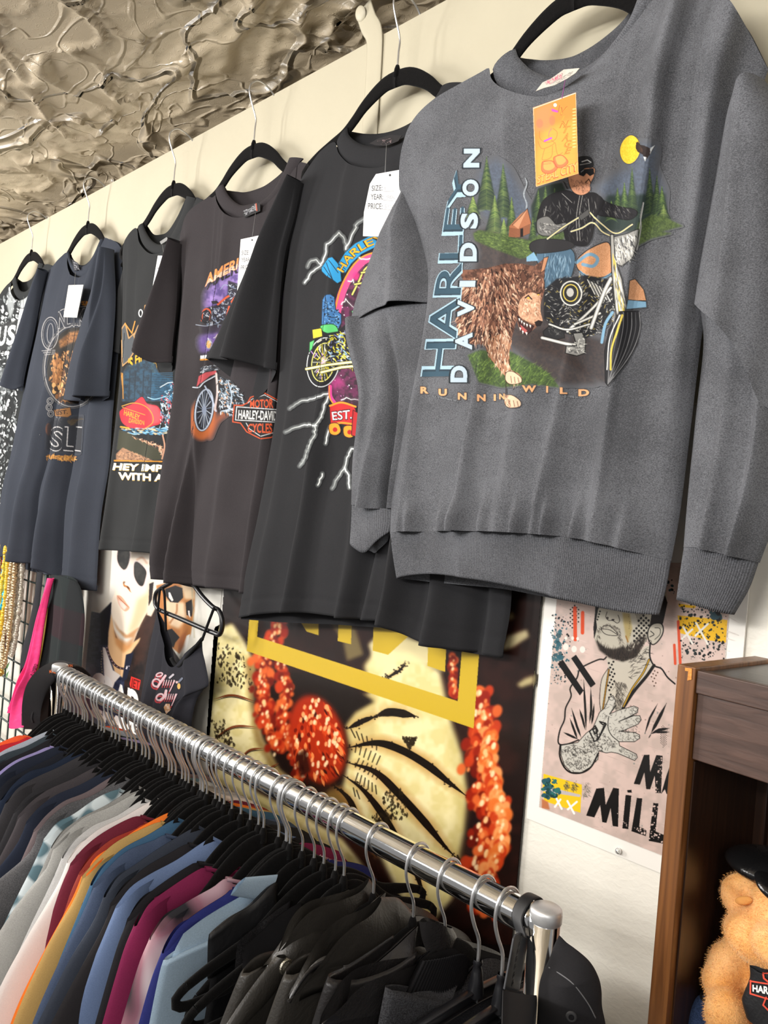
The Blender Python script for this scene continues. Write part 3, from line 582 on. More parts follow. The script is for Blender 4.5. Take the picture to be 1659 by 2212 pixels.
def rgarm(i, name, col, X, cpx, kind, flare, hz):
    yaw = radians(6 + 3 * sin(i * 2.3)); pl = PlaneX(X, yaw); rs = random.Random(i)
    wc, zc = pl.w(cpx); wc = min(.075, max(.038, wc)); zc = -.071 - .030 - .5 * (wc - .04) + .012
    m = {'p': PLAID, 'd': TIE}.get(kind) or fabric(col, hz)
    lab = f'{name} {KIND[kind]} hanging on the chrome rack'
    g = thing('hanging_' + ('t_shirt' if kind == 't' else 'shirt'), lab, 'shirt' if kind != 't' else 't-shirt', pl.uv(0, zc), 'shirts packed on the chrome rack')
    th = .0055 if i < 14 else .0085
    j = lambda: rs.uniform(-.004, .004)
    uv = pl.uv
    F = [(wc, zc), (.09, -.108 + j()), (.125, -.120 + j()), (.15, -.135), (.166 + j(), -.155)]
    top = [uv(-w, z) for w, z in F[::-1]] + [uv(-wc * .5, zc - .014), uv(0, zc - .018), uv(wc * .5, zc - .014)] + [uv(w, z) for w, z in F]
    mb = MB(); fl = [(rs.uniform(.1, .9), rs.uniform(.1, .9), rs.uniform(.04, .09), 0, rs.uniform(-.006, .006)) for _ in range(5)]
    panel(mb, pl, top, [uv(-.23, -.72), uv(0, -.74), uv(.215 + flare, -.72)], [uv(-.19, -.22), uv(-.21, -.45)], [uv(.178, -.20), uv(.190 + flare * .3, -.30), uv(.20 + flare * .7, -.45)], nu=64, nv=40, depth=th, back=.8, folds=fl, p=.42, roll=False, vr=.02)
    mb.build('body', m, g)
    mb = MB()
    for d in (th * .55, -th * .55):
        o = [uv(-wc - .001, zc - .003, d * .5), uv(-wc * .5, zc - .015, d), uv(0, zc - .019, d), uv(wc * .5, zc - .015, d), uv(wc + .001, zc - .003, d * .5)]
        q = [np.array(v) + [0, 0, .005] for v in o]
        band(mb, o, q, n=24, m=3, bulge=.0012 * np.sign(d), nrm=pl.n, th=.001 * np.sign(d))
    mb.build('collar', m, g)
    for sg in (1, -1):
        mb = MB(); f = flare if sg > 0 else 0
        if kind == 'l':
            outer = [(.180, -.19), (.20 + f * .4, -.25), (.225 + f, -.38)]; e1 = (.25 + f * 1.6, -.66); e0 = (.17 + f * 1.6, -.69); inner = [(.13, -.25), (.155 + f * .5, -.45)]
        else:
            outer = [(.180, -.19), (.194 + f * .4, -.25), (.208 + f * .8, -.32)]; e1 = (.222 + f, -.395 - .01 * (i % 3)); e0 = (.14 + f, -.43); inner = [(.125, -.24), (.13 + f * .5, -.34)]
        A = lambda p: uv(p[0] * sg, p[1])
        a, b = [A((.118, -.128)), A((.145, -.136)), A((.168, -.158))], [A(e0), A(e1)]
        L_, R_ = [A(p) for p in inner], [A(p) for p in outer]
        if sg < 0: a, b, L_, R_ = a[::-1], b[::-1], R_, L_
        panel(mb, pl, a, b, L_, R_, nu=30, nv=40, depth=th * 1.35, off=.0012, back=.9, folds=[(.4, .6, .15, 0, .004)], roll=False, topd=.45)
        mb.build('sleeve', m, g)
    rhanger(pl, f'black velvet hanger on the rack holding the {name} shirt')
for i, a in enumerate(GL): rgarm(i, *a)
# bare hangers pushed in between
for i, (X, nb) in enumerate([(-1.515, 'orange'), (-1.42, 'lavender'), (-1.347, 'navy'), (-1.29, 'dark charcoal'), (-1.228, 'midnight navy'), (-1.178, 'mauve grey'), (-1.13, 'heather grey'), (-1.09, 'pale grey'), (-1.048, 'maroon'), (-.995, 'steel blue'), (-.95, 'navy hooded'), (-.84, 'tie dye'), (-.79, 'royal blue'), (-.781, 'pale denim')]):
    rhanger(PlaneX(X, radians(5 + (i % 3))), f'bare black velvet hanger pushed in beside the {nb} shirt on the rack')

# ---- traced jackets and shirts at the near end
def traced(name, label, cat, X, top, side, bottom, m, th=.02, yaw=0., folds=(), lapels=(), nv=90, noise=.0, zb=-.75, neck=(.05, -.10), inner_w=None, extra=None):
    pl = PlaneX(X, yaw); uv = pl.uv
    g = thing(name, label, cat, uv(0, -.1), 'jackets and shirts at the near end of the rack')
    tp = [uv(-.20, -.20), uv(-.16, -.155), uv(-.10, -.12), uv(-.05, -.10), uv(0, -.12), uv(*neck)] + list(top)
    mb = MB(); panel(mb, pl, tp, [uv(-.23, zb), uv(0, zb), bottom], [uv(-.22, -.3), uv(-.23, -.5)], side, at_d=th * .4, vr=.05, nu=110, nv=nv, depth=th, back=.8, folds=folds, p=.35, noise=noise, roll=False)
    mb.build('body', m, g)
    for l in lapels:
        l = dict(l); mb = MB(); nmn = l.pop('name', 'lapel'); mm = l.pop('m', m); d = l.pop('d', th)
        panel(mb, pl, l.pop('top'), l.pop('bot'), l.pop('left'), l.pop('right'), **{**dict(nu=70, nv=30, depth=.006, at_d=d + .008, back=.3, roll=False), **l})
        mb.build(nmn, mm, g)
    return g, pl
LE = leather('383531', .36); LE2 = leather('2b2929', .26); BK = fabric('171618', .1, sheen=.15); BK2 = fabric('1d1c1f', .15)
DEN = fabric('9db3c6', .14); FLE = fabric('3a3a3d', .5)
g, pl = traced('denim_shirt', 'pale blue denim shirt with a folded collar hanging on the rack', 'shirt', -.755, [(545, 1925), (498, 1949), (440, 1984), (396, 2017)], [(374, 2061), (360, 2116), (330, 2171)], PlaneX(-.755).uv(.26, -.75), DEN, .010, folds=[(.8, .82, .05, 0, .01), (.65, .6, .05, 0, -.008)],
    lapels=[dict(name='collar', top=[(498, 1934), (512, 1912), (530, 1895)], bot=[(542, 1942), (578, 1926), (600, 1889)], left=[(518, 1938)], right=[(565, 1892)], nu=24, d=.012, depth=.004)])
rhanger(pl, 'black velvet hanger on the rack holding the pale denim shirt')
g, pl = traced('black_shirt', 'silky black shirt hanging beside the pale denim shirt', 'shirt', -.731, [(596, 1906), (545, 1953), (505, 1977), (462, 2012)], [(450, 2024), (447, 2110), (440, 2212)], PlaneX(-.731).uv(.2, -.75), simple('black_satin', '141416', rough=.45, noise=.1, bump=.004, bscale=22), .012)
rhanger(pl, 'black velvet hanger on the rack holding the silky black shirt')
g, pl = traced('knit_blouse', 'black knit top with a textured shoulder hanging before the leather jackets', 'top', -.712, [(630, 1945), (600, 1964), (560, 1995), (520, 2028)], [(512, 2045), (505, 2120), (500, 2212)], PlaneX(-.712).uv(.16, -.75), fabric('1a191b', .5), .010, folds=[(.9, .9, .03, .004, .0)])
rhanger(pl, 'black velvet hanger with its rounded tip showing, holding the black knit top', ws=.95, zs=.66)
g, pl = traced('blouse', 'plain black wide neck top beside the first leather jacket', 'top', -.69, [(650, 1950), (608, 1974), (565, 2012), (530, 2044)], [(526, 2060), (520, 2140), (512, 2212)], PlaneX(-.69).uv(.14, -.75), BK, .010)
rhanger(pl, 'black velvet hanger with its rounded tip showing, holding the plain black top', ws=.95, zs=.8)
J36 = PlaneX(-.660)
g, pl = traced('leather_jacket', 'black leather jacket with a snapped shoulder strap on the rack', 'jacket', -.660, [(755, 1925), (718, 1937), (667, 1953), (631, 1989)], [(600, 2055), (560, 2110), (510, 2170), (482, 2200)], J36.uv(.40, -.70), LE, .022, noise=.004, folds=[(.80, .83, .04, .0, .012), (.7, .7, .05, 0, .01)], neck=(.06, -.10),
    lapels=[dict(top=[(601, 2056), (631, 1989), (667, 1953), (718, 1937), (770, 1920), (797, 1897)], bot=[(604, 2054), (626, 2029), (667, 2004), (713, 1991), (767, 1967), (808, 1934)], left=[(602, 2055)], right=[(806, 1912)], depth=.012, d=.018),
            dict(name='shoulder_strap', top=[(597, 2066), (615, 2062)], bot=[(487, 2215), (510, 2230)], left=[(560, 2110), (520, 2165)], right=[(624, 2072), (622, 2100), (575, 2165)], nu=20, nv=50, depth=.006, d=.020),
            ])
o = J36.px((617, 2088), .034)
MB().lathe(o, [(0, .003), (.005, .0028), (.0065, .0018), (.0075, .0022), (.0082, .001), (.0082, -.002)], 28, axis=J36.n).build('snap_button', simple('aged_brass', (.55, .52, .42), rough=.3, metal=1, noise=.4, scale=900, bump=.0008, bscale=900), g)
rhanger(PlaneX(-.674), 'black velvet hanger holding the leather jacket with the shoulder strap')
J37 = PlaneX(-.605)
g, pl = traced('leather_jacket', 'matte black leather jacket with a wide piped lapel, second along', 'jacket', -.605, [(835, 1928), (786, 1967), (740, 1989), (702, 2024)], [(669, 2075), (645, 2116), (610, 2175), (577, 2212)], J37.uv(.36, -.70), LE, .024, noise=.004, folds=[(.8, .84, .04, .0, .012)], neck=(.05, -.09),
    lapels=[dict(top=[(622, 2158), (645, 2116), (669, 2075), (702, 2024), (740, 1989), (786, 1967), (823, 1938)], bot=[(624, 2163), (632, 2143), (660, 2102), (691, 2079), (740, 2066), (794, 2047), (850, 2020), (881, 1989), (887, 1966)], left=[(622, 2160)], right=[(860, 1940)], depth=.016, d=.020)])
MB().tube([J37.px(p, .024) for p in [(624, 2165), (634, 2145), (662, 2104), (693, 2081), (742, 2068), (796, 2049), (852, 2022), (883, 1991), (889, 1966)]], .0022, 8, n=60).build('piping', LE2, g)
rhanger(PlaneX(-.622), 'black velvet hanger holding the leather jacket with the piped lapel')
J38 = PlaneX(-.545)
g, pl = traced('leather_jacket', 'shiny pebbled black leather jacket nearest the end of the rack', 'jacket', -.545, [(905, 2000), (850, 2050), (800, 2090), (755, 2112)], [(728, 2148), (700, 2190), (670, 2230)], J38.uv(.34, -.70), LE2, .022, noise=.005, neck=(.04, -.09),
    lapels=[dict(top=[(690, 2214), (700, 2190), (724, 2155), (745, 2124), (780, 2097), (832, 2081), (880, 2072), (910, 2062)], bot=[(694, 2216), (702, 2208), (740, 2186), (808, 2166), (870, 2150), (900, 2120)], left=[(692, 2215)], right=[(912, 2090)], depth=.018, d=.018),
            dict(name='collar', top=[(905, 1990), (925, 1984), (960, 1998), (975, 2002)], bot=[(925, 2065), (945, 2050), (975, 2040)], left=[(912, 2030)], right=[(985, 2020)], nu=24, d=.02, depth=.01)])
MB().tube([J38.px(p, .024) for p in [(694, 2218), (702, 2210), (740, 2188), (808, 2168), (870, 2152), (900, 2122)]], .002, 8, n=40).build('piping', LE2, g)
rhanger(PlaneX(-.558), 'black velvet hanger holding the shiny pebbled leather jacket')
J39 = PlaneX(-.52)
g, pl = traced('ribbed_jacket', 'black jacket with a ribbed knit collar near the end of the rack', 'jacket', -.52, [(935, 2050), (908, 2073), (880, 2110)], [(868, 2140), (850, 2180), (830, 2230)], J39.uv(.2, -.7), BK, .016, neck=(.03, -.085),
    lapels=[dict(name='ribbed_collar', top=[(908, 2074), (940, 2062), (985, 2052), (1010, 2075)], bot=[(872, 2148), (910, 2145), (960, 2136), (1000, 2126)], left=[(890, 2110)], right=[(1008, 2100)], nv=20, depth=.010, d=.012, rib=26, ra=.0012)])
rhanger(PlaneX(-.512), 'black velvet hanger holding the jacket with the ribbed collar')
J40 = PlaneX(-.497)
g, pl = traced('fleece_top', 'heather charcoal fleece top behind the plastic clip hangers', 'top', -.497, [(990, 2128), (957, 2138), (905, 2142), (875, 2149)], [(843, 2173), (825, 2205), (812, 2240)], J40.uv(.2, -.7), FLE, .016, neck=(.02, -.10))
# ---- plastic hangers
for X, nb, sl, dzz in ((-.466, 'the fleece top', .16, -.110), (-.436, 'the cap strap', .16, -.112)):
    pl = PlaneX(X, radians(2)); O = np.array(pl.uv(0, -.071))
    t = thing('clip_hanger', f'black plastic hanger with a long ribbed bar beside {nb}', 'hanger', tuple(O), 'plastic hangers at the end of the rack')
    MB().tube([O + pl.a * w + [0, 0, z] for w, z in RHOOK], .0019, 8, n=40).build('hook', steel, t)
    mb = MB(); mb.lathe(O + [0, 0, -.012], [(.0045, .016), (.0055, .013), (.004, .010), (.006, .004), (.0085, -.010), (.0095, -.02)], 6); mb.build('hook_socket', blackpl, t)
    mb = MB()
    P = [np.array(pl.uv(w, -.098 - .018 * abs(w / .2) ** 1.5)) for w in np.linspace(-.155, .175, 25)]
    for dz in (0, -.013):
        V, Fc = ribbon([p + [0, 0, dz] for p in P], .0028, .009, pl.n); mb.add(V, Fc)
    V, Fc = ribbon([p + [0, 0, -.0065] for p in P], .013, .0016, pl.n); mb.add(V, Fc)
    for w in (-.12, -.06, 0, .08, .15):
        p = np.array(pl.uv(w, -.1045 - .018 * abs(w / .2) ** 1.5)); V, Fc = ribbon([p + [0, 0, .006], p - [0, 0, .006]], .002, .009, pl.n); mb.add(V, Fc)
    mb.build('bar', blackpl, t)
    for w in (.135, -.125):
        mb = MB(); mb.box((-.004, -.016, -.026), (.009, .016, .006), ax=[pl.n, pl.a, [0, 0, 1.]], O=pl.uv(w, -.118)); bevel(mb.build('clip', blackpl, t, flat=True), .002)
        MB().tube([pl.uv(w - .012, -.108, .0105), pl.uv(w + .006, -.108, .0112), pl.uv(w + .010, -.114, .0112)], .0009, 6).build('clip_wire', steel, t)
pl = PlaneX(-.43); mb = MB()
panel(mb, pl, [pl.uv(-.18, -.135), pl.uv(0, -.14), pl.uv(.16, -.155)], [pl.uv(-.2, -.75), pl.uv(.2, -.75)], [pl.uv(-.19, -.4)], [pl.uv(.18, -.4)], nu=50, nv=40, depth=.006, roll=False)
j = mb.build('jeans', fabric('2c3a55', .35)); tag(j, 'dark blue jeans clipped on a plastic hanger at the rack end', 'jeans')
MB().tube([pl.uv(-.18, -.135, .003), pl.uv(0, -.14, .008), pl.uv(.16, -.155, .003)], .003, 8, n=30).build('waistband_edge', fabric('8b97a8', .3), j)
# ================================================================ printed artwork: vector shapes rasterised into a vertex-coloured mesh lying on the cloth or paper
_glyph = {}
def glyph_tris(s, bold):
    key = (s, bold)
    if key not in _glyph:
        c = bpy.data.curves.new('t', 'FONT'); c.body = s; c.resolution_u = 4; c.offset = bold; c.size = 1
        o = bpy.data.objects.new('t', c); COL.objects.link(o)
        dg = bpy.context.evaluated_depsgraph_get(); me = o.evaluated_get(dg).to_mesh()
        me.calc_loop_triangles()
        V = np.array([v.co[:2] for v in me.vertices]); T = np.array([t.vertices[:] for t in me.loop_triangles])
        o.evaluated_get(dg).to_mesh_clear(); bpy.data.objects.remove(o); bpy.data.curves.remove(c)
        V[:, 0] -= V[:, 0].min(); V[:, 0] /= V[:, 0].max(); V[:, 1] = V[:, 1] / .73
        _glyph[key] = (V, T)
    return _glyph[key]
class Art:
    def __init__(s, x0, y0, x1, y1, step=1.0, ss=2, frame=(0, 0, 1), seed=1):
        s.x0, s.y0, s.step, s.ss = x0, y0, step, ss
        s.nx = int((x1 - x0) / step) + 1; s.ny = int((y1 - y0) / step) + 1
        s.C = np.zeros((s.ny * ss, s.nx * ss, 3), np.float32); s.A = np.zeros((s.ny * ss, s.nx * ss), np.float32)
        s.k = ss / step; s.fr = frame; s.rs = np.random.RandomState(seed)
    def L(s, pts):
        p = np.asarray(pts, float).reshape(-1, 2); ox, oy, q = s.fr
        return np.stack([(ox + p[:, 0] / q - s.x0) * s.k, (oy + p[:, 1] / q - s.y0) * s.k], 1)
    def sc(s, v): return v / s.fr[2] * s.k
    def box(s, P, pad=1):
        a = np.floor(P.min(0) - pad).astype(int); b = np.ceil(P.max(0) + pad).astype(int) + 1
        x0, y0 = max(a[0], 0), max(a[1], 0); x1, y1 = min(b[0], s.C.shape[1]), min(b[1], s.C.shape[0])
        if x1 <= x0 or y1 <= y0: return None
        X, Y = np.meshgrid(np.arange(x0, x1) + .5, np.arange(y0, y1) + .5); return (slice(y0, y1), slice(x0, x1)), X, Y
    def put(s, sl, m, col):
        c = np.asarray(hexc(col), np.float32); A = s.A[sl]; C = s.C[sl]
        n = m + A * (1 - m); w = np.where(n > 1e-6, m / np.maximum(n, 1e-6), 0)[..., None]
        s.C[sl] = C * (1 - w) + c * w; s.A[sl] = n
    def mask(s, pts, soft=0.):
        P = s.L(pts); pad = 1 + s.sc(soft) * 2; b = s.box(P, pad)
        if b is None: return None
        sl, X, Y = b; ins = np.zeros(X.shape, bool)
        for (ax, ay), (bx, by) in zip(P, np.roll(P, -1, 0)):
            if ay == by: continue
            ins ^= ((ay > Y) != (by > Y)) & (X < (bx - ax) * (Y - ay) / (by - ay) + ax)
        m = ins.astype(np.float32)
        if soft:
            r = max(1, int(s.sc(soft)))
            for ax in (0, 1):
                for _ in range(2):
                    cs = np.cumsum(np.pad(m, [(r + 1, r) if ax == i else (0, 0) for i in (0, 1)]), axis=ax)
                    m = ((cs[2 * r + 1:] - cs[:-2 * r - 1]) if ax == 0 else (cs[:, 2 * r + 1:] - cs[:, :-2 * r - 1])) / (2 * r + 1)
        return sl, m, X, Y
    def poly(s, pts, col, a=1., soft=0., tex=None, sm=False):
        if sm: pts = smooth(np.asarray(pts, float), len(pts) * 6, closed=True)[:-1]
        q = s.mask(pts, soft)
        if q is None: return
        sl, m, X, Y = q; m = m * a
        if tex:   # tex = (colour2, scale, amount)
            n = vnoise(X / s.sc(tex[1]), Y / s.sc(tex[1]), 5) * .6 + vnoise(X / s.sc(tex[1]) * 2.7, Y / s.sc(tex[1]) * 2.7, 8) * .4
            n = np.clip((n - .5) * 3 + .5, 0, 1)[..., None] * tex[2]
            c1 = np.array(hexc(col)); c2 = np.array(hexc(tex[0])); s.put(sl, m, c1 * (1 - n) + c2 * n)
        else: s.put(sl, m, col)
    def line(s, pts, w, col, a=1., sm=False, taper=False, soft=False):
        P = np.asarray(pts, float)
        if sm and len(P) > 2: P = smooth(P, len(P) * 5)
        P = s.L(P); N = len(P) - 1; w = s.sc(w)
        b = s.box(P, w + 2)
        if b is None: return
        big = (b[0][0].stop - b[0][0].start) * (b[0][1].stop - b[0][1].start)
        chunk = [(P, 0, N)] if big < 40000 or N < 4 else [(P[i:i + 3], i, N) for i in range(0, N, 2)]
        for Q, i0, n in chunk:
            b = s.box(Q, w + 2)
            if b is None: continue
            sl, X, Y = b; best = np.full(X.shape, 1e9); 
            for j in range(len(Q) - 1):
                ax, ay = Q[j]; bx, by = Q[j + 1]; dx, dy = bx - ax, by - ay; t = np.clip(((X - ax) * dx + (Y - ay) * dy) / (dx * dx + dy * dy + 1e-9), 0, 1)
                d = np.hypot(X - ax - dx * t, Y - ay - dy * t)
                if taper:
                    g = (i0 + j + t) / n; ww = w / 2 * np.clip(np.sin(pi * np.clip(g, .02, .98)) * 1.2 if taper == 2 else 1.05 - g, .12, 1)
                else: ww = w / 2
                best = np.minimum(best, d - ww)
            s.put(sl, (np.clip(.5 - best / (w if soft else 1), 0, 1) * a).astype(np.float32), col)
    def clip(s, pts):
        q = s.mask(pts); m = np.zeros_like(s.A); m[q[0]] = q[1]; s.A *= m
    def outline(s, pts, w, col, sm=False, a=1.):
        P = smooth(np.asarray(pts, float), len(pts) * 6, closed=True) if sm else np.vstack([pts, pts[:1]])
        s.line(P, w, col, a)
    def shape(s, pts, col, oc='151515', w=3, sm=False, **k): s.poly(pts, col, sm=sm, **k); s.outline(pts, w, oc, sm)
    def ell(s, cx, cy, rx, ry, col, rot=0., a=1., soft=0., n=26, tex=None):
        t = np.linspace(0, 2 * pi, n, endpoint=False); x, y = rx * np.cos(t), ry * np.sin(t)
        s.poly(np.stack([cx + x * cos(rot) - y * sin(rot), cy + x * sin(rot) + y * cos(rot)], 1), col, a, soft, tex)
    def ring(s, cx, cy, rx, ry, w, col, rot=0., a=1.):
        t = np.linspace(0, 2 * pi, 40); x, y = rx * np.cos(t), ry * np.sin(t)
        s.line(np.stack([cx + x * cos(rot) - y * sin(rot), cy + x * sin(rot) + y * cos(rot)], 1), w, col, a)
    def text(s, t, fn, col, bold=0.02, a=1.):
        """fn maps (u 0..1 along the baseline, v 0 baseline .. 1 cap height) to the local frame; or four corners bl, br, tl, tr"""
        if not callable(fn):
            q = np.array(fn, float); fn = lambda u, v: (q[0] * (1 - u) + q[1] * u) * (1 - v) + (q[2] * (1 - u) + q[3] * u) * v
        V, T = glyph_tris(t, bold); P = np.array([fn(u, v) for u, v in V])
        Q = s.L(P); b = s.box(Q)
        if b is None: return
        sl, X, Y = b; y0, x0 = sl[0].start, sl[1].start; m = np.zeros(X.shape, bool)
        for tr in T:
            A, B, C = Q[tr]; xa, xb = int(max(min(A[0], B[0], C[0]) - x0 - 1, 0)), int(max(A[0], B[0], C[0]) - x0 + 2); ya, yb = int(max(min(A[1], B[1], C[1]) - y0 - 1, 0)), int(max(A[1], B[1], C[1]) - y0 + 2)
            if xb <= 0 or yb <= 0: continue
            x, y = X[ya:yb, xa:xb], Y[ya:yb, xa:xb]
            e = lambda p, r: (r[0] - p[0]) * (y - p[1]) - (r[1] - p[1]) * (x - p[0])
            e1, e2, e3 = e(A, B), e(B, C), e(C, A)
            m[ya:yb, xa:xb] |= ((e1 >= 0) & (e2 >= 0) & (e3 >= 0)) | ((e1 <= 0) & (e2 <= 0) & (e3 <= 0))
        s.put(sl, m.astype(np.float32) * a, col)
    def inside(s, pts, n):
        P = np.asarray(pts, float); lo, hi = P.min(0), P.max(0); out = []
        while len(out) < n:
            q = s.rs.uniform(lo, hi); c = False
            for (ax, ay), (bx, by) in zip(P, np.roll(P, -1, 0)):
                if (ay > q[1]) != (by > q[1]) and q[0] < (bx - ax) * (q[1] - ay) / (by - ay) + ax: c = not c
            if c: out.append(q)
        return out
    def strokes(s, pts, n, ln, w, cols, ang, jit=.3, taper=1, a=.9, bend=0.):
        for q in s.inside(pts, n):
            g = (ang(q) if callable(ang) else ang) + s.rs.normal() * jit; l = ln * s.rs.uniform(.5, 1.3)
            d = np.array([cos(g), sin(g)]) * l; nn = np.array([-d[1], d[0]]) * bend * s.rs.uniform(-1, 1)
            s.line([q, q + d * .5 + nn, q + d], w * s.rs.uniform(.6, 1.3), cols[s.rs.randint(len(cols))], a, taper=taper)
    def dots(s, pts, n, r, cols, a=1.):
        for q in s.inside(pts, n): k = r * s.rs.uniform(.3, 1.3) ** 1.5; s.ell(q[0], q[1], k, k * s.rs.uniform(.6, 1.4), cols[s.rs.randint(len(cols))], s.rs.uniform(0, 3), a, n=8)
    def halftone(s, pts, pitch, r, col, ang=.4):
        P = np.asarray(pts, float); lo, hi = P.min(0), P.max(0); c = (lo + hi) / 2; R_ = np.hypot(*(hi - lo)) / 2; k = int(R_ / pitch) + 1
        for i in range(-k, k + 1):
            for j in range(-k, k + 1):
                q = c + pitch * np.array([i * cos(ang) - j * sin(ang), i * sin(ang) + j * cos(ang)]); ins = False
                for (ax, ay), (bx, by) in zip(P, np.roll(P, -1, 0)):
                    if (ay > q[1]) != (by > q[1]) and q[0] < (bx - ax) * (q[1] - ay) / (by - ay) + ax: ins = not ins
                if ins: s.ell(q[0], q[1], r, r, col, n=8)
    def build(s, name, surf, base, parent, rough=.75, thr=.03, lift=.0007, plain=False, coat=0.):
        ss = s.ss; A = s.A.reshape(s.ny, ss, s.nx, ss); C = s.C.reshape(s.ny, ss, s.nx, ss, 3)
        a = A.mean((1, 3)); c = (C * A[..., None]).sum((1, 3)) / np.maximum(A.sum((1, 3)), 1e-6)[..., None] / 255.
        c = np.where(c <= .04045, c / 12.92, ((c + .055) / 1.055) ** 2.4)
        ys, xs = np.nonzero(a > thr * .5); W3 = np.zeros((s.ny, s.nx, 3)); ok = np.zeros((s.ny, s.nx), bool)
        g = a > thr * .5; g2 = g.copy(); g2[1:] |= g[:-1]; g2[:-1] |= g[1:]; g2[:, 1:] |= g[:, :-1]; g2[:, :-1] |= g[:, 1:]
        ys, xs = np.nonzero(g2)
        PX = s.x0 + (xs + .5) * s.step; PY = s.y0 + (ys + .5) * s.step
        u, v = PX - PCX, PY - PCY; cc, sn = cos(ROLL), sin(ROLL)
        Rv = FW[None] * FPX + RT[None] * (u * cc + v * sn)[:, None] - UP[None] * (-u * sn + v * cc)[:, None]; Rv /= np.linalg.norm(Rv, axis=1)[:, None]
        if isinstance(surf, BVHTree):
            cv = Vector(CAM)
            for i in range(len(ys)):
                h = surf.ray_cast(cv, Vector(Rv[i]), 6)
                if h[0] is not None: n = h[1] if h[1].dot(Vector(Rv[i])) < 0 else -h[1]; W3[ys[i], xs[i]] = h[0] + n * lift; ok[ys[i], xs[i]] = True
        else:
            O, n = surf; t = ((np.array(O) - CAM) @ n) / (Rv @ n); W3[ys, xs] = CAM + Rv * t[:, None] + np.array(n) * lift; ok[ys, xs] = True
        keep = ok[:-1, :-1] & ok[1:, :-1] & ok[1:, 1:] & ok[:-1, 1:] & (np.maximum(np.maximum(a[:-1, :-1], a[1:, :-1]), np.maximum(a[1:, 1:], a[:-1, 1:])) > thr)
        if isinstance(surf, BVHTree):   # no bridges over a step in the cloth
            dz = lambda p, q: np.linalg.norm(p - q, axis=-1)
            keep &= (dz(W3[:-1, :-1], W3[1:, 1:]) < .012) & (dz(W3[1:, :-1], W3[:-1, 1:]) < .012)
        idx = np.arange(s.ny * s.nx).reshape(s.ny, s.nx)
        q = np.stack([idx[:-1, :-1], idx[1:, :-1], idx[1:, 1:], idx[:-1, 1:]], -1)[keep]
        used = np.unique(q); rem = np.zeros(idx.size, int); rem[used] = np.arange(len(used)); q = rem[q]
        V = W3.reshape(-1, 3)[used]
        me = bpy.data.meshes.new(name); me.vertices.add(len(V)); me.loops.add(q.size); me.polygons.add(len(q))
        if parent is not None: V = V - np.array(parent.location if parent.parent is None else parent.location + parent.parent.location)
        me.vertices.foreach_set('co', V.astype(np.float32).ravel()); me.loops.foreach_set('vertex_index', q.astype(np.int32).ravel())
        me.polygons.foreach_set('loop_start', (np.arange(len(q)) * 4).astype(np.int32)); me.update(calc_edges=True); me.validate()
        me.polygons.foreach_set('use_smooth', [True] * len(q))
        at_ = me.color_attributes.new('ink', 'FLOAT_COLOR', 'POINT')
        cc4 = np.concatenate([c.reshape(-1, 3)[used], a.reshape(-1, 1)[used]], 1).astype(np.float32); at_.data.foreach_set('color', cc4.ravel())
        m, N, L, P = nm('ink_' + name); P.inputs['Roughness'].default_value = rough; P.inputs['Specular IOR Level'].default_value = .3; P.inputs['Coat Weight'].default_value = coat; P.inputs['Coat Roughness'].default_value = .25
        at2 = N.new('ShaderNodeAttribute'); at2.attribute_name = 'ink'
        mx = N.new('ShaderNodeMix'); mx.data_type = 'RGBA'; mx.inputs[6].default_value = (*srgb(base), 1); L.new(at2.outputs['Color'], mx.inputs[7]); L.new(at2.outputs['Alpha'], mx.inputs[0])
        tc = N.new('ShaderNodeTexCoord'); nz = N.new('ShaderNodeTexNoise'); nz.inputs['Scale'].default_value = 1500; L.new(tc.outputs['Object'], nz.inputs['Vector'])
        mr = N.new('ShaderNodeMapRange'); mr.inputs[3].default_value = 1. if plain else .8; mr.inputs[4].default_value = 1. if plain else 1.15; L.new(nz.outputs['Fac'], mr.inputs[0])
        vm = N.new('ShaderNodeVectorMath'); vm.operation = 'SCALE'; L.new(mx.outputs[2], vm.inputs[0]); L.new(mr.outputs[0], vm.inputs['Scale']); L.new(vm.outputs[0], P.inputs['Base Color'])
        o = link(name, me, m, parent); return o
def hexc(c): return tuple(int(c[i:i + 2], 16) for i in (0, 2, 4)) if isinstance(c, str) else c
def bvh(*objs):
    V = []; Fc = []; n = 0
    for o in objs:
        off = np.array(o.parent.location) if o.parent else np.zeros(3)
        if o.parent and o.parent.parent: off = off + np.array(o.parent.parent.location)
        me = o.data; a = np.empty(len(me.vertices) * 3); me.vertices.foreach_get('co', a); a = a.reshape(-1, 3) + off
        V += a.tolist(); Fc += [[i + n for i in p.vertices] for p in me.polygons]; n += len(a)
    return BVHTree.FromPolygons(V, Fc)
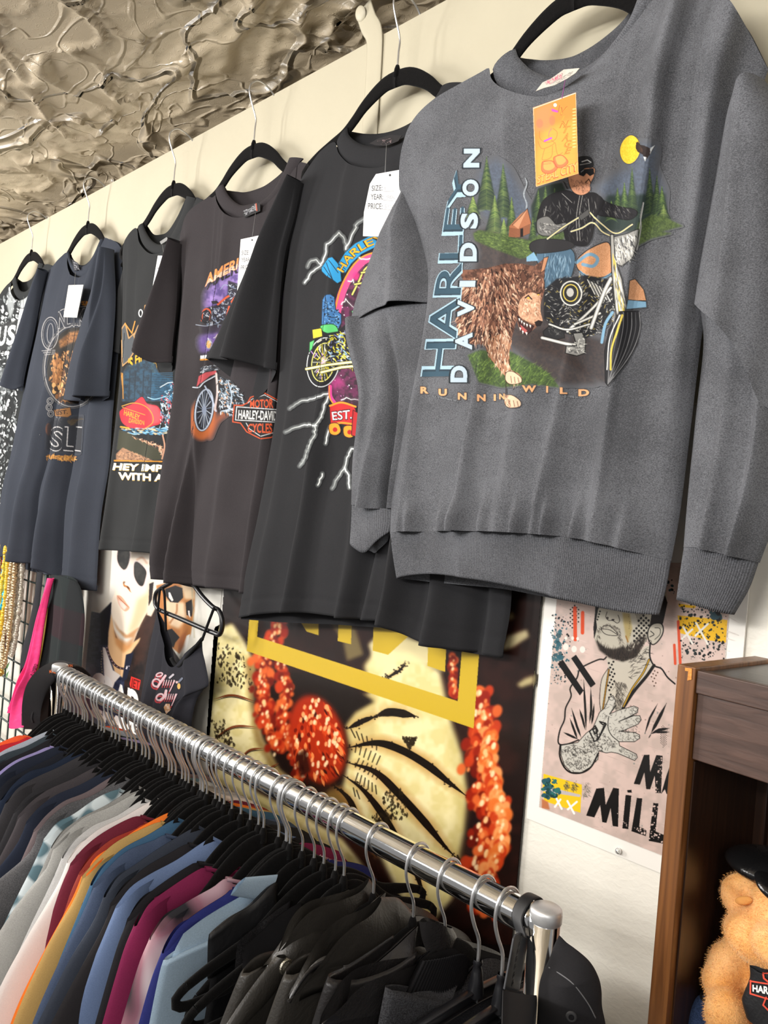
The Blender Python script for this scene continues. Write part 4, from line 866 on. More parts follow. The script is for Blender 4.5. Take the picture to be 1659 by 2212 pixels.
# ---------------------------------------------------------------- sweatshirt print
def text_each(a, items, h, w, cols, bold=.03, rot=False, outl=None):
    for ch, cx, cy, ww, hh in items:
        if rot:   # letters turned to read upwards
            q = [(cx + hh / 2, cy + ww / 2), (cx + hh / 2 + 3, cy - ww / 2), (cx - hh / 2, cy + ww / 2), (cx - hh / 2 + 3, cy - ww / 2)]
        else: q = [(cx - ww / 2, cy + hh / 2), (cx + ww / 2, cy + hh / 2), (cx - ww / 2, cy - hh / 2), (cx + ww / 2, cy - hh / 2)]
        if outl:
            k = outl[1]; c0 = np.array([cx, cy]); a.text(ch, [tuple(c0 + (np.array(p) - c0) * k) for p in q], outl[0], bold + .03)
        a.text(ch, q, cols, bold)
def conifer(a, x, y0, y1, w, c='6f8a4a', c2='3f5a35', base='24302a', n=60):
    a.poly([(x, y0), (x + w * .5, y1), (x - w * .5, y1)], base, .9, soft=3)
    for i in range(n):
        t = (i + .5) / n; y = y0 + (y1 - y0) * t; hw = w * .5 * t * (1 + .25 * a.rs.uniform(-1, 1)) + 2
        for sg in (-1, 1):
            a.line([(x, y), (x + sg * hw * .6, y + hw * .25), (x + sg * hw, y + hw * .55)], 3.2, [c, c2, c][a.rs.randint(3)], .55 if t > .6 else .9, taper=1)
S = Art(902, 284, 1480, 900, 1.0, 2, (850, 250, 2.5523), 3)
hazeC = '4a5668'
for P in ([(470, 330), (560, 240), (640, 300), (700, 420), (760, 520), (800, 560), (700, 640), (560, 600), (480, 520)], [(1120, 400), (1240, 320), (1420, 250), (1500, 420), (1480, 560), (1280, 560)], [(1360, 150), (1450, 170), (1440, 260), (1300, 280), (1240, 200)]): S.poly(P, hazeC, .55, soft=22, tex=('5d6d84', 8, .8))
S.poly([(440, 640), (520, 620), (760, 680), (860, 900), (900, 1200), (1130, 1480), (900, 1480), (640, 1260), (430, 900), (480, 760)], '463a36', .8, soft=14, tex=('352f2f', 14, .8))   # road
S.poly([(680, 1180), (900, 1180), (1180, 1240), (1180, 1480), (1120, 1460), (900, 1330), (700, 1260)], '40332f', .75, soft=14, tex=('2c2728', 10, .8))
conifer(S, 515, 225, 520, 120, '7f9350', '506a3c'); conifer(S, 607, 265, 560, 100, '7d9250', '4d673b'); conifer(S, 560, 440, 640, 110, '8b9d58', '5f7a43'); conifer(S, 440, 440, 545, 80, '8b9d58', '5f7a43'); conifer(S, 652, 450, 640, 70, '7f9350', '4d673b'); conifer(S, 610, 570, 660, 50, '8b9d58', '5f7a43')
S.poly([(770, 660), (760, 500), (800, 400), (850, 380), (930, 370), (960, 430), (860, 620)], '26332b', .95, soft=5)
for x, y in ((800, 410), (840, 390), (890, 400), (770, 560)): conifer(S, x, y, y + 170, 70, '6f8747', '42592f', n=40)
S.poly([(1130, 560), (1180, 440), (1500, 430), (1510, 560), (1400, 640), (1130, 640)], '26352f', .85, soft=8)
for x, y, h in ((1235, 400, 160), (1318, 285, 260), (1410, 290, 250), (1450, 330, 220), (1480, 390, 140), (1200, 470, 100), (1275, 370, 180)): conifer(S, x, y, y + h, 70, '728a4a', '48603a', n=46)
conifer(S, 1490, 490, 570, 90, '8b9d58', '5f7a43', n=26)
S.poly([(440, 650), (470, 630), (600, 650), (760, 690), (820, 640), (960, 640), (900, 760), (700, 790), (540, 730), (450, 690)], '56683a', .95, soft=4, tex=('3a4a2c', 7, .8))
S.strokes([(440, 650), (600, 660), (760, 700), (740, 780), (540, 730)], 160, 22, 3, ['7f9350', '6b8043', '47592f'], .1, .2)
S.poly([(1350, 590), (1420, 545), (1500, 560), (1600, 610), (1480, 640), (1540, 650), (1420, 680), (1340, 720), (1340, 640)], '5d6f3d', .9, soft=5, tex=('3c4b2c', 7, .8))
S.poly([(410, 1320), (480, 1290), (600, 1310), (650, 1300), (780, 1370), (860, 1420), (920, 1500), (760, 1480), (600, 1500), (470, 1470)], '4f6534', .95, soft=5, tex=('33422a', 8, .7))
S.strokes([(410, 1330), (600, 1310), (780, 1370), (900, 1490), (600, 1490), (470, 1460)], 260, 40, 3, ['6f8a45', '86a052', '38492a', '5c7539'], -.9, .3)
# cabin and smoke
S.poly([(640, 610), (700, 545), (740, 515), (758, 590), (752, 650), (690, 672), (636, 668)], 'a5694a', sm=False); S.poly([(655, 600), (740, 512), (700, 600), (690, 625)], 'c98f6c')
for i in range(9): S.line([(640, 620 + i * 6), (690, 628 + i * 6), (754, 600 + i * 6)], 2, '4a2d22')
S.line([(740, 512), (762, 600)], 3, '2b1d18'); S.line([(740, 512), (700, 560), (655, 604)], 3, '2b1d18'); S.poly([(700, 625), (716, 620), (716, 668), (700, 670)], '1d1716')
for i in range(70): t = i / 70; S.ell(728 + 8 * sin(t * 9), 345 + 170 * t, 3 * S.rs.uniform(.5, 2), 3, 'a9b0b5', a=.5)
# moon and eagle
S.ell(1306, 188, 56, 80, 'e8b92e', .25, tex=('f6cf45', 6, .9)); S.outline([(1306 + 58 * cos(t) - 10 * sin(t), 188 + 80 * sin(t) + 8 * cos(t)) for t in np.linspace(0, 6.28, 30)], 3, '3a3a3a')
S.poly([(1340, 150), (1352, 142), (1362, 160), (1385, 165), (1415, 182), (1440, 165), (1425, 195), (1400, 235), (1385, 250), (1378, 215), (1350, 200), (1338, 180)], '2c2322'); S.poly([(1415, 178), (1440, 163), (1432, 175), (1418, 200), (1412, 220)], 'dfe3e4'); S.poly([(1380, 225), (1395, 230), (1388, 255)], 'c9ced1')
for k in range(6): S.line([(1375, 200 - 3 * k), (1340, 195 - 10 * k)], 3, '4c382f', taper=1)
# rider: far arm, jacket, cap, face
LK = '161517'
S.shape([(1110, 440), (1180, 480), (1260, 505), (1330, 515), (1345, 545), (1300, 575), (1200, 560), (1120, 540)], '232226', w=4, sm=True)
S.strokes([(1130, 460), (1320, 520), (1320, 560), (1140, 530)], 60, 30, 3, ['8e8b86', '55534f', '101010'], 1.1, .3)
S.shape([(820, 480), (880, 430), (950, 412), (1000, 425), (1060, 425), (1120, 430), (1160, 480), (1120, 560), (1090, 690), (1050, 720), (960, 700), (930, 620), (860, 620), (800, 640), (790, 590)], '1a191c', w=4, sm=True)
S.strokes([(830, 490), (960, 430), (1130, 440), (1080, 690), (960, 690), (930, 600), (820, 600)], 110, 34, 3, ['8a8884', '5b5956', '3b3a3b'], 1.5, .5, taper=2, a=.75)
for L in ([(1030, 430), (1010, 560), (1015, 690)], [(1045, 430), (1025, 560), (1030, 690)], [(930, 430), (985, 480)], [(845, 500), (830, 560), (800, 590)], [(1075, 460), (1085, 560)]): S.line(L, 3, 'a9a6a0', .9, sm=True)
S.shape([(790, 600), (800, 570), (850, 555), (880, 580), (900, 600), (950, 590), (960, 615), (910, 650), (850, 665), (800, 650)], '6a6967', w=4, sm=True)
S.strokes([(800, 590), (940, 600), (900, 650), (810, 640)], 70, 16, 3, ['c6c3bc', '2a2a2a', '8e8c87'], .6, .6)
S.shape([(975, 300), (1100, 285), (1108, 330), (1085, 380), (1085, 415), (1040, 440), (990, 420), (965, 360)], 'c98f6c', w=3, sm=True)
S.strokes([(975, 350), (1060, 360), (1088, 385), (1078, 415), (1030, 430), (985, 400)], 170, 12, 3, ['8a5c48', 'a8735c', '5c3e32', 'bb8468'], 1.5, .6)
S.poly([(1020, 300), (1105, 290), (1108, 322), (1085, 334), (1065, 318), (1050, 336), (1025, 328)], '17181a'); S.line([(1035, 312), (1050, 300)], 3, '9fa4a8')
S.shape([(975, 300), (990, 255), (1030, 228), (1080, 228), (1100, 250), (1100, 285), (1060, 290), (1020, 310), (1000, 320)], '222225', w=3, sm=True); S.line([(1040, 255), (1070, 245), (1090, 258)], 5, 'd5d6d4'); S.line([(1030, 272), (1085, 262)], 4, '9b9b99'); S.line([(1060, 370), (1078, 350), (1090, 372)], 5, '2a1b16')
# jeans and boot
S.shape([(800, 735), (860, 715), (930, 712), (990, 745), (1003, 800), (985, 880), (955, 960), (935, 1070), (850, 1070), (835, 960), (830, 860), (790, 800)], '4a6478', w=4, sm=True)
S.strokes([(830, 740), (980, 760), (960, 900), (920, 1060), (860, 1060), (840, 860)], 240, 46, 3.4, ['7d9bb0', '5d7c92', '2f4454', '97b1c1'], 1.6, .22, taper=2, a=.75)
S.shape([(850, 1075), (930, 1072), (938, 1150), (945, 1225), (900, 1235), (830, 1215), (825, 1190), (858, 1160)], '2a2a2c', w=4, sm=False); S.strokes([(855, 1085), (925, 1085), (935, 1210), (850, 1200)], 60, 20, 3, ['8f8e8a', '56554f'], 1.2, .7)
# motorcycle: seat, tank, engine, bars, fork, wheel
S.shape([(760, 700), (830, 680), (960, 690), (1000, 720), (940, 745), (800, 760), (755, 740)], '2b2a2c', w=3, sm=True); S.poly([(735, 780), (775, 752), (802, 800), (735, 805)], '7ba3bd')
S.shape([(1010, 800), (1060, 750), (1130, 710), (1185, 700), (1205, 760), (1205, 860), (1160, 890), (1080, 890), (1020, 850)], 'cf9a72', w=5, sm=True, tex=('b57f58', 3, .9))
S.line([(1010, 810), (1080, 765), (1125, 790), (1100, 830), (1045, 820)], 18, '6f93ab', sm=True); S.line([(1030, 860), (1080, 893), (1150, 897), (1205, 870)], 12, '6f93ab', sm=True); S.outline([(1010, 800), (1060, 750), (1130, 710), (1185, 700), (1205, 760), (1205, 860), (1160, 890), (1080, 890), (1020, 850)], 3, '22252a', sm=True)
eng = [(830, 960), (900, 900), (1060, 880), (1230, 910), (1240, 1000), (1200, 1150), (1060, 1230), (940, 1200), (830, 1120)]
S.poly(eng, '202023', .97, soft=3)
S.strokes(eng, 620, 22, 3.6, ['b5b3ad', '77756f', 'd5d3cb', '4a4a4e', '2c2c2f', '19191b', 'b09c50'], lambda q: -.8 if int(q[0] / 60) % 2 else .5, .35, taper=2, a=.9)
S.ell(980, 980, 62, 72, '2a2a2c'); S.ring(980, 980, 58, 66, 7, 'd9d7cf'); S.ring(978, 978, 40, 46, 6, 'd4bd55'); S.ell(975, 975, 20, 24, 'b9b7b0')
for i in range(9): S.line([(1070 + i * 11, 905 + i * 6), (1110 + i * 11, 985 + i * 5)], 5, ['e4e1d8', '6b6a68'][i % 2])
for L, w in (([(820, 1225), (980, 1262), (1050, 1250)], 16), ([(960, 1190), (1100, 1060), (1200, 950)], 14), ([(1000, 1150), (1140, 1090)], 12), ([(1090, 1170), (1160, 980), (1200, 900)], 20), ([(860, 1150), (960, 1180), (1080, 1150)], 10)):
    S.line(L, w + 5, '18181a', sm=True); S.line(L, w, 'b5b3ad', sm=True); S.line(L, w * .35, 'efede6', sm=True)
S.shape([(990, 1200), (1040, 1195), (1060, 1240), (1055, 1310), (1010, 1325), (950, 1310), (955, 1270), (1010, 1270)], '8f8e8a', w=5); S.strokes([(960, 1275), (1050, 1210), (1050, 1310), (970, 1310)], 50, 22, 4, ['e8e6de', '3a3a3d'], .3, .6)
for L in ([(850, 680), (930, 620), (1010, 570), (1075, 530)], [(1085, 535), (1150, 600), (1230, 650), (1320, 600)], [(980, 640), (1040, 620), (1100, 590), (1150, 640), (1200, 665)]): S.line(L, 13, '1a1a1c', sm=True); S.line(L, 8, 'c9c7bf', sm=True); S.line(L, 3, 'e0c860', sm=True)
S.shape([(1020, 555), (1075, 515), (1085, 545), (1035, 580)], '4d4c4b', w=3)
S.line([(1375, 480), (1360, 560), (1362, 620), (1340, 740)], 7, '9d9c99', sm=True); S.line([(1378, 480), (1350, 640)], 3, 'e6e6e2')
S.shape([(1210, 670), (1290, 650), (1350, 625), (1345, 700), (1315, 790), (1260, 830), (1215, 810)], '8f8e8a', w=4); S.strokes([(1215, 680), (1340, 640), (1310, 780), (1225, 800)], 160, 40, 4, ['efede6', 'c9c7bf', '3a3a3d'], 1.2, .4)
S.shape([(1195, 655), (1215, 655), (1225, 800), (1262, 900), (1285, 1050), (1250, 1190), (1225, 1060), (1205, 860)], 'a3a19b', w=5); S.strokes([(1205, 700), (1240, 850), (1275, 1050), (1245, 1150), (1215, 860)], 120, 70, 5, ['efede6', '5a5958', 'd4bd55'], 1.45, .08, taper=2)
# front wheel seen end-on, mudguard
wh = [(1170, 1470), (1165, 1300), (1190, 1180), (1250, 1080), (1350, 1075), (1365, 1150), (1345, 1260), (1290, 1360), (1230, 1430), (1185, 1490)]
S.poly(wh, '242427', sm=False); S.outline(wh, 4, '141416')
for i in range(7):
    t = i / 6; S.line([(1355 - 22 * i, 1085), (1358 - 24 * i, 1180), (1310 - 19 * i, 1310), (1185, 1480)], 3.5, ['8f8f90', '5a5a5c'][i % 2], sm=True)
S.line([(1262, 1100), (1235, 1190), (1205, 1290), (1200, 1400)], 10, 'd4bd55', sm=True); S.line([(1250, 1100), (1195, 1230), (1180, 1400)], 6, 'e6e4dd', sm=True)
S.shape([(1300, 910), (1330, 900), (1380, 960), (1394, 1020), (1290, 1020)], 'd09b74', w=3, sm=False, tex=('b57f58', 3, .9)); S.shape([(1290, 1015), (1394, 1025), (1396, 1058), (1280, 1068)], '79a0ba', w=3); S.line([(1210, 1085), (1170, 1150), (1150, 1250)], 16, '79a0ba', sm=True)
# wolf
wf = [(350, 1160), (345, 1050), (390, 920), (360, 850), (420, 850), (520, 840), (620, 815), (700, 815), (780, 830), (830, 790), (855, 780), (840, 830), (830, 900), (835, 960), (815, 1030), (800, 1100), (822, 1140), (790, 1165), (740, 1210), (700, 1190), (680, 1130), (660, 1200), (640, 1290), (640, 1400), (620, 1420), (540, 1350), (515, 1300), (500, 1260), (420, 1260), (360, 1210)]
S.poly(wf, '7d5544', sm=False, tex=('3d2820', 16, .8))
body = [(350, 1150), (380, 920), (520, 850), (700, 820), (690, 900), (680, 1050), (640, 1200), (500, 1250), (400, 1250)]
ang = lambda q: 2.35 if q[0] > 560 else 2.6
S.strokes(body, 750, 46, 7, ['946550', 'bd8c6e', 'dbb294', '3a2019', '1f1310', 'a67a62', 'e6c7aa', '5b3a2e'], lambda q: 1.2 + (650 - q[0]) * .0035, .25, a=.9, bend=.15)
S.strokes([(700, 820), (830, 900), (815, 1000), (720, 980), (680, 930)], 150, 26, 5, ['6b4636', 'a87a5e', '2b1a15', 'd2ab8c'], 1.9, .4)
S.poly([(705, 1010), (760, 975), (808, 1000), (812, 1080), (822, 1135), (780, 1150), (700, 1110), (690, 1060)], 'd3a485', sm=True, tex=('a57a5e', 10, .7))
S.strokes([(710, 1010), (800, 1010), (805, 1110), (710, 1090)], 90, 20, 4, ['ecd0b5', 'b98e70', '7d5843'], 1.3, .5)
S.shape([(830, 785), (856, 778), (835, 850), (812, 870)], 'b5805f', '2a1914', 3); S.shape([(715, 850), (740, 900), (712, 930), (700, 880)], '5a3a2d', '2a1914', 3)
S.line([(728, 1005), (745, 992), (765, 1012)], 7, '1c1210'); S.ell(746, 1006, 8, 6, 'd2a243'); S.line([(795, 985), (812, 975)], 6, '1c1210'); S.ell(800, 988, 6, 4, 'd2a243')
S.shape([(780, 1140), (800, 1128), (822, 1135), (812, 1158), (790, 1162)], '241c1c', '0e0c0c', 2)
S.shape([(685, 1105), (720, 1140), (775, 1160), (760, 1190), (735, 1210), (705, 1190)], '3a1f1f', '120c0c', 4); S.poly([(700, 1150), (740, 1185), (730, 1200), (708, 1180)], 'a8524f')
for x, y in ((695, 1120), (708, 1132), (722, 1143), (738, 1150), (755, 1156), (700, 1170), (715, 1188), (735, 1196)): S.poly([(x - 5, y - 4), (x + 6, y), (x + 1, y + 16)], 'efe8dc')
leg = [(520, 1230), (600, 1200), (655, 1240), (640, 1300), (645, 1400), (690, 1420), (710, 1445), (690, 1475), (640, 1475), (620, 1440), (560, 1370), (520, 1320)]
S.poly(leg, 'a97a5e', sm=False); S.strokes(leg, 220, 30, 5, ['d9b293', 'efd6bd', '7a5240', '3a241c'], 1.55, .25)
S.line([(622, 1430), (622, 1540)], 4, '2a1a15')
for cx, cy in ((660, 1445), (655, 1575)):
    S.shape([(cx - 35, cy - 30), (cx, cy - 34), (cx + 42, cy - 5), (cx + 48, cy + 22), (cx + 25, cy + 34), (cx - 20, cy + 34), (cx - 42, cy + 8)], 'e0bd9f', '2a1a15', 3, sm=True)
    for k in range(3): S.line([(cx - 12 + 20 * k, cy - 8 + 4 * k), (cx - 6 + 20 * k, cy + 28)], 3, '5b3d2f')
S.strokes([(610, 1530), (640, 1550), (650, 1600), (620, 1590)], 30, 20, 4, ['d9b293', '7a5240'], 1.5, .3)
# lettering
lx = lambda v: np.interp(v, [290, 330, 500, 680, 900, 1180, 1440], [350, 335, 290, 262, 232, 185, 148]); rx_ = lambda v: np.interp(v, [290, 560, 720, 950, 1200, 1440], [405, 385, 378, 372, 347, 320])
def fH(u, v):
    y = 1437 - 1140 * u; return (rx_(y) * (1 - v) + lx(y) * v, y + 3 * v)
S.text('HARLEY', fH, 'a3c0cf', .045); S.text('HARLEY', fH, '2b3a45', .012); S.text('HARLEY', fH, '37505f', -.005)
DV = [('D', 358, 1424, 92, 86), ('A', 385, 1243, 96, 88), ('V', 396, 1062, 96, 86), ('I', 405, 927, 34, 82), ('D', 410, 752, 104, 88), ('S', 415, 580, 88, 88), ('O', 422, 398, 92, 82), ('N', 428, 235, 104, 82)]
text_each(S, DV, 0, 0, 'b3c3cf', .05, True, ('1e2429', 1.12)); 
for ch, cx, cy, ww, hh in DV: S.strokes([(cx + 5, cy - ww / 2), (cx + hh / 2, cy - ww / 2), (cx + hh / 2, cy + ww / 2), (cx + 5, cy + ww / 2)], 0, 1, 1, ['fff'], 0)
text_each(S, [('R', 172, 1512, 46, 36), ('U', 273, 1524, 46, 36), ('N', 380, 1545, 48, 36), ('N', 485, 1554, 48, 36), ('I', 560, 1553, 12, 34), ('N', 600, 1548, 30, 30), ('W', 748, 1504, 80, 36), ('I', 848, 1508, 12, 34), ('L', 938, 1515, 40, 34), ('D', 1050, 1526, 60, 36)], 0, 0, 'e2a878', .045, False, ('3a3230', 1.08))
S.text('R.K. STRATMAN INC.', [(218, 1552), (358, 1580), (218, 1540), (358, 1568)], '8e9296', .0); S.text('© 1998 H-D', [(938, 1556), (1038, 1560), (938, 1542), (1038, 1546)], '8e9296', .0)
S.build('graphic_print', bvh(BODY['F']), CL['F'], T['F'], .85)
# ---------------------------------------------------------------- lightning t-shirt print
E_ = Art(600, 460, 905, 1070, 1.0, 2, (550, 300, 2.765), 5)
def bolt(a, P, w=7, c='f4f6f2'):
    P = np.array(P, float); Q = [P[0]]
    for p, q in zip(P[:-1], P[1:]):
        n = max(2, int(np.hypot(*(q - p)) / 14)); 
        for i in range(1, n + 1): Q.append(p + (q - p) * i / n + (a.rs.normal(size=2) * 3.2 if i < n else 0))
    a.line(Q, w * 2.4, 'c9d0cf', .28, soft=True); a.line(Q, w, c, taper=1 if len(P) > 3 else False)
for P in ([(300, 860), (330, 810), (380, 770), (400, 755), (370, 722), (340, 728), (318, 765)], [(400, 745), (425, 690), (430, 630), (470, 600), (505, 560), (530, 585), (550, 650)], [(545, 660), (590, 560), (620, 500), (655, 478)], [(445, 1520), (400, 1535), (330, 1555), (270, 1570), (210, 1612)],
    [(440, 1540), (415, 1600), (400, 1660), (370, 1700), (355, 1780), (310, 1880), (270, 1955)], [(370, 1712), (300, 1708), (240, 1725), (185, 1752)], [(450, 1725), (435, 1770), (425, 1820)], [(405, 2000), (378, 2068)], [(610, 1860), (580, 1850), (550, 1920), (540, 1960), (500, 2020), (465, 2088)], [(540, 1965), (565, 2010), (568, 2085)]): bolt(E_, P)
E_.poly([(490, 1040), (510, 930), (545, 840), (590, 770), (650, 710), (730, 670), (900, 650), (900, 1600), (640, 1600), (520, 1580), (455, 1560), (445, 1480), (520, 1370), (520, 1100)], '34202c', soft=2, tex=('6d2a52', 26, .8))
E_.line([(452, 1480), (455, 1540), (485, 1585)], 22, 'd83f8e', sm=True); E_.line([(447, 1475), (450, 1545), (480, 1595)], 7, 'e4962e', sm=True)
E_.line([(495, 1030), (520, 930), (560, 840), (610, 770), (670, 718), (760, 690)], 46, 'd34a80', sm=True); E_.line([(484, 1010), (510, 910), (550, 820), (600, 745), (660, 698), (760, 668)], 9, 'e58f2c', sm=True)
E_.dots([(500, 1060), (560, 860), (700, 700), (700, 1560), (470, 1560)], 150, 3, ['efe6ee', 'b06aa0'])
E_.ell(500, 1460, 44, 34, 'c23c88', soft=10, a=.6); E_.ell(610, 820, 22, 26, 'd0307a', soft=6, a=.8)
bolt(E_, [(520, 990), (545, 955), (570, 985), (600, 1010), (640, 1000)], 5); bolt(E_, [(560, 850), (590, 840), (600, 880), (640, 900)], 5); bolt(E_, [(610, 705), (650, 718), (720, 712)], 5); bolt(E_, [(520, 1560), (550, 1545), (600, 1555), (660, 1570)], 5)
# banner
BN = [(500, 745), (540, 680), (600, 625), (680, 585), (780, 560), (800, 620), (720, 650), (640, 690), (580, 745), (545, 800), (510, 800)]
E_.shape(BN, '2a8fc4', '11202c', 4); E_.shape([(400, 770), (440, 712), (465, 705), (500, 745), (515, 790), (520, 850), (495, 865), (470, 845), (430, 820), (402, 792)], '2a8fc4', '11202c', 4)
for L in ([(430, 740), (470, 850)], [(445, 725), (500, 800)], [(415, 765), (480, 860)], [(500, 745), (545, 780)]): E_.line(L, 4, '11202c', sm=True)
tcurve = lambda u: (np.interp(u, [0, .25, .5, .75, 1], [530, 565, 620, 690, 790]), np.interp(u, [0, .25, .5, .75, 1], [800, 738, 682, 640, 608]))
def fB(u, v):
    x, y = tcurve(u); x2, y2 = tcurve(min(1, u + .02)); x0, y0 = tcurve(max(0, u - .02)); n = np.array([y2 - y0, -(x2 - x0)]); n /= np.linalg.norm(n) + 1e-9; return (x + n[0] * 46 * v, y + n[1] * 46 * v)
E_.text('HARLEY', fB, '2b1a10', .05); E_.text('HARLEY', fB, 'e2ab2c', .015)
# motorcycle
E_.ring(412, 1335, 82, 132, 26, '16161a', .18); E_.ring(412, 1335, 96, 148, 5, 'd6dadb', .18); E_.ring(412, 1335, 68, 116, 5, 'e9e27a', .18); E_.ell(412, 1335, 62, 108, '2a2a1e', .18)
for k in range(22): t = k * 2 * pi / 22; E_.line([(412, 1335), (412 + 62 * cos(t), 1335 + 108 * sin(t))], 3.5, ['e8d730', 'd9dcd2'][k % 2])
for k in range(60): q = (412 + E_.rs.normal() * 34, 1320 + E_.rs.normal() * 54); E_.line([q, (q[0] + E_.rs.normal() * 14, q[1] + E_.rs.normal() * 14)], 5, ['e8d730', 'f2efd2', '1a1a1a', 'b98fd0'][E_.rs.randint(4)])
E_.shape([(400, 1110), (405, 960), (425, 930), (455, 928), (478, 945), (485, 1020), (520, 1050), (520, 1100), (500, 1140), (440, 1120)], '3b6ea3', '121a26', 5, sm=False); E_.line([(425, 950), (440, 1020), (440, 1060), (500, 1070)], 4, '16222f', sm=True); E_.dots([(405, 960), (470, 940), (510, 1060), (500, 1130), (420, 1110)], 160, 4, ['16222f', '6fa2d0'])
E_.shape([(400, 1115), (470, 1108), (500, 1140), (490, 1170), (430, 1160), (398, 1140)], '5cc06f', '14301c', 4, sm=True); E_.shape([(330, 1215), (360, 1200), (345, 1255), (328, 1275)], '5cc06f', '14301c', 3)
E_.shape([(345, 1140), (400, 1130), (410, 1180), (350, 1195)], 'd9c63a', '20200e', 4)
en = [(440, 1160), (500, 1150), (560, 1090), (720, 1060), (720, 1370), (470, 1360), (430, 1280)]
E_.poly(en, '17171c', .95, soft=2); E_.strokes(en, 420, 30, 6, ['e8dc3a', 'f3f1e0', '9fc8de', '20202a', 'd3c82e', '7a7fb0', 'e8dc3a'], lambda q: 1.2 if int(q[0] / 30) % 2 else .2, .5, taper=2)
for L in ([(310, 1375), (440, 1350), (570, 1335), (700, 1325)], [(400, 1395), (520, 1365), (680, 1350)]): E_.line(L, 22, '181818'); E_.line(L, 15, 'e8dc8a'); E_.line(L, 5, 'fffbe2')
for L in ([(585, 930), (625, 850), (660, 780), (730, 730)], [(600, 870), (680, 855)], [(640, 800), (720, 790)]): E_.line(L, 17, '15151c', sm=True); E_.line(L, 10, 'd9cf6a', sm=True)
E_.shape([(580, 1030), (640, 1000), (720, 1000), (720, 1060), (600, 1075)], '79c98a', '14301c', 4)
# EST. ribbon
E_.shape([(448, 1590), (500, 1572), (590, 1585), (606, 1620), (600, 1690), (560, 1712), (500, 1700), (455, 1715)], 'c0282c', '2b0d0d', 4); E_.line([(450, 1595), (520, 1575), (605, 1600)], 11, 'e8952c', sm=True); E_.line([(455, 1710), (520, 1696), (600, 1706)], 11, 'e8952c', sm=True)
E_.text('EST.', [(468, 1682), (585, 1672), (460, 1628), (585, 1612)], '3a0d10', .05); E_.text('EST.', [(468, 1680), (582, 1670), (461, 1630), (584, 1615)], 'e6ecf0', .01)
for cx, cy in ((478, 1745), (565, 1760)): E_.shape([(cx - 30, cy - 40), (cx + 20, cy - 45), (cx + 38, cy), (cx + 10, cy + 25), (cx - 28, cy + 12)], 'e09a2a', '3a1010', 4, sm=True); E_.ell(cx + 4, cy - 8, 14, 14, 'b32024')
E_.shape([(590, 1620), (625, 1640), (612, 1780), (580, 1770)], 'b3262a', '2b0d0d', 4); E_.shape([(632, 1570), (700, 1575), (700, 1760), (622, 1770)], '2a8fc4', '11202c', 4); E_.poly([(645, 1585), (700, 1585), (700, 1640), (645, 1640)], '7a2a4a')
E_.build('graphic_print', bvh(BODY['E']), CL['E'], T['E'], .8)
# ---------------------------------------------------------------- purple-sky t-shirt print
D_ = Art(412, 535, 660, 955, 1.0, 2, (200, 400, 3.6867), 6)
D_.poly([(900, 870), (960, 780), (1100, 690), (1200, 650), (1400, 640), (1500, 900), (1300, 1150), (1100, 1180), (980, 1280), (860, 1300), (850, 1230), (940, 1160), (1100, 1140), (1080, 1080), (900, 1000)], '5d4a86', .9, soft=24, tex=('9b7fc0', 40, .9))
D_.poly([(860, 1120), (1000, 1100), (1120, 1120), (1000, 1180), (880, 1180)], '2e2735', .8, soft=12); D_.poly([(860, 1210), (1000, 1190), (1000, 1330), (860, 1330)], '6d5596', .8, soft=16)
def arch(u, v): return (895 + 460 * u + v * 12, 810 - 235 * u ** .85 - v * (95 - 10 * u) + 20 * u * u * 0)
D_.text('AMERICAN', lambda u, v: (lambda p: (p[0] + 14, p[1] + 26))(arch(u * 1.02, v)), '1d1a20', .03)
D_.text('AMERICAN', arch, 'd98a4c', .03); D_.text('AMERICAN', lambda u, v: arch(u, v * .45), 'e0b49a', .03)
D_.line([(1335, 640), (1350, 520)], 12, 'd98a4c')
mc = [(860, 1090), (900, 980), (1000, 950), (1080, 870), (1080, 760), (1170, 790), (1220, 880), (1200, 960), (1140, 1060), (1080, 1110), (960, 1115)]
D_.poly(mc, '1d1b22', .9, soft=4); D_.strokes(mc, 260, 30, 6, ['8fa0b5', 'c9ced6', '2a2a33', '3a3f55', '6c7894'], 1.0, .7, taper=2)
D_.line([(870, 1080), (880, 1010), (910, 985), (940, 1010), (935, 1080)], 12, 'bf4f2e', sm=True); D_.line([(1000, 950), (1060, 900), (1085, 885)], 16, 'bf4f2e', sm=True); D_.line([(1110, 930), (1150, 885), (1210, 890)], 16, 'c9532e', sm=True); D_.line([(1070, 1060), (1090, 970)], 18, 'bf4f2e', sm=True)
D_.ring(905, 1050, 38, 48, 9, '15151a'); D_.line([(825, 1112), (900, 1122), (960, 1110)], 6, '8d93a0', sm=True); D_.line([(1020, 830), (1050, 795), (1080, 800)], 5, '8fa0b5', sm=True); D_.poly([(945, 925), (990, 920), (1010, 940), (960, 950)], '201c20')
D_.ell(928, 1268, 26, 40, '8f8f98'); D_.ell(926, 1268, 17, 30, 'e0a060'); D_.ell(1000, 1225, 22, 40, 'b9a0a0'); D_.ell(1000, 1230, 10, 20, 'e2a070')
D_.strokes([(900, 1220), (1040, 1180), (1030, 1320), (950, 1340)], 60, 20, 5, ['d5d7db', '6f6a75', 'b09ab5'], .8, .8)
D_.poly([(860, 1358), (975, 1345), (1100, 1340), (1100, 1365), (975, 1375), (858, 1385)], 'd3d5d8'); D_.poly([(858, 1385), (975, 1375), (1100, 1368), (1100, 1380), (975, 1390), (858, 1398)], 'cf8a35')
D_.strokes([(850, 1450), (980, 1430), (985, 1480), (860, 1500)], 80, 30, 6, ['cfd5dc', '5c6470', '16161a'], -.3, .3)
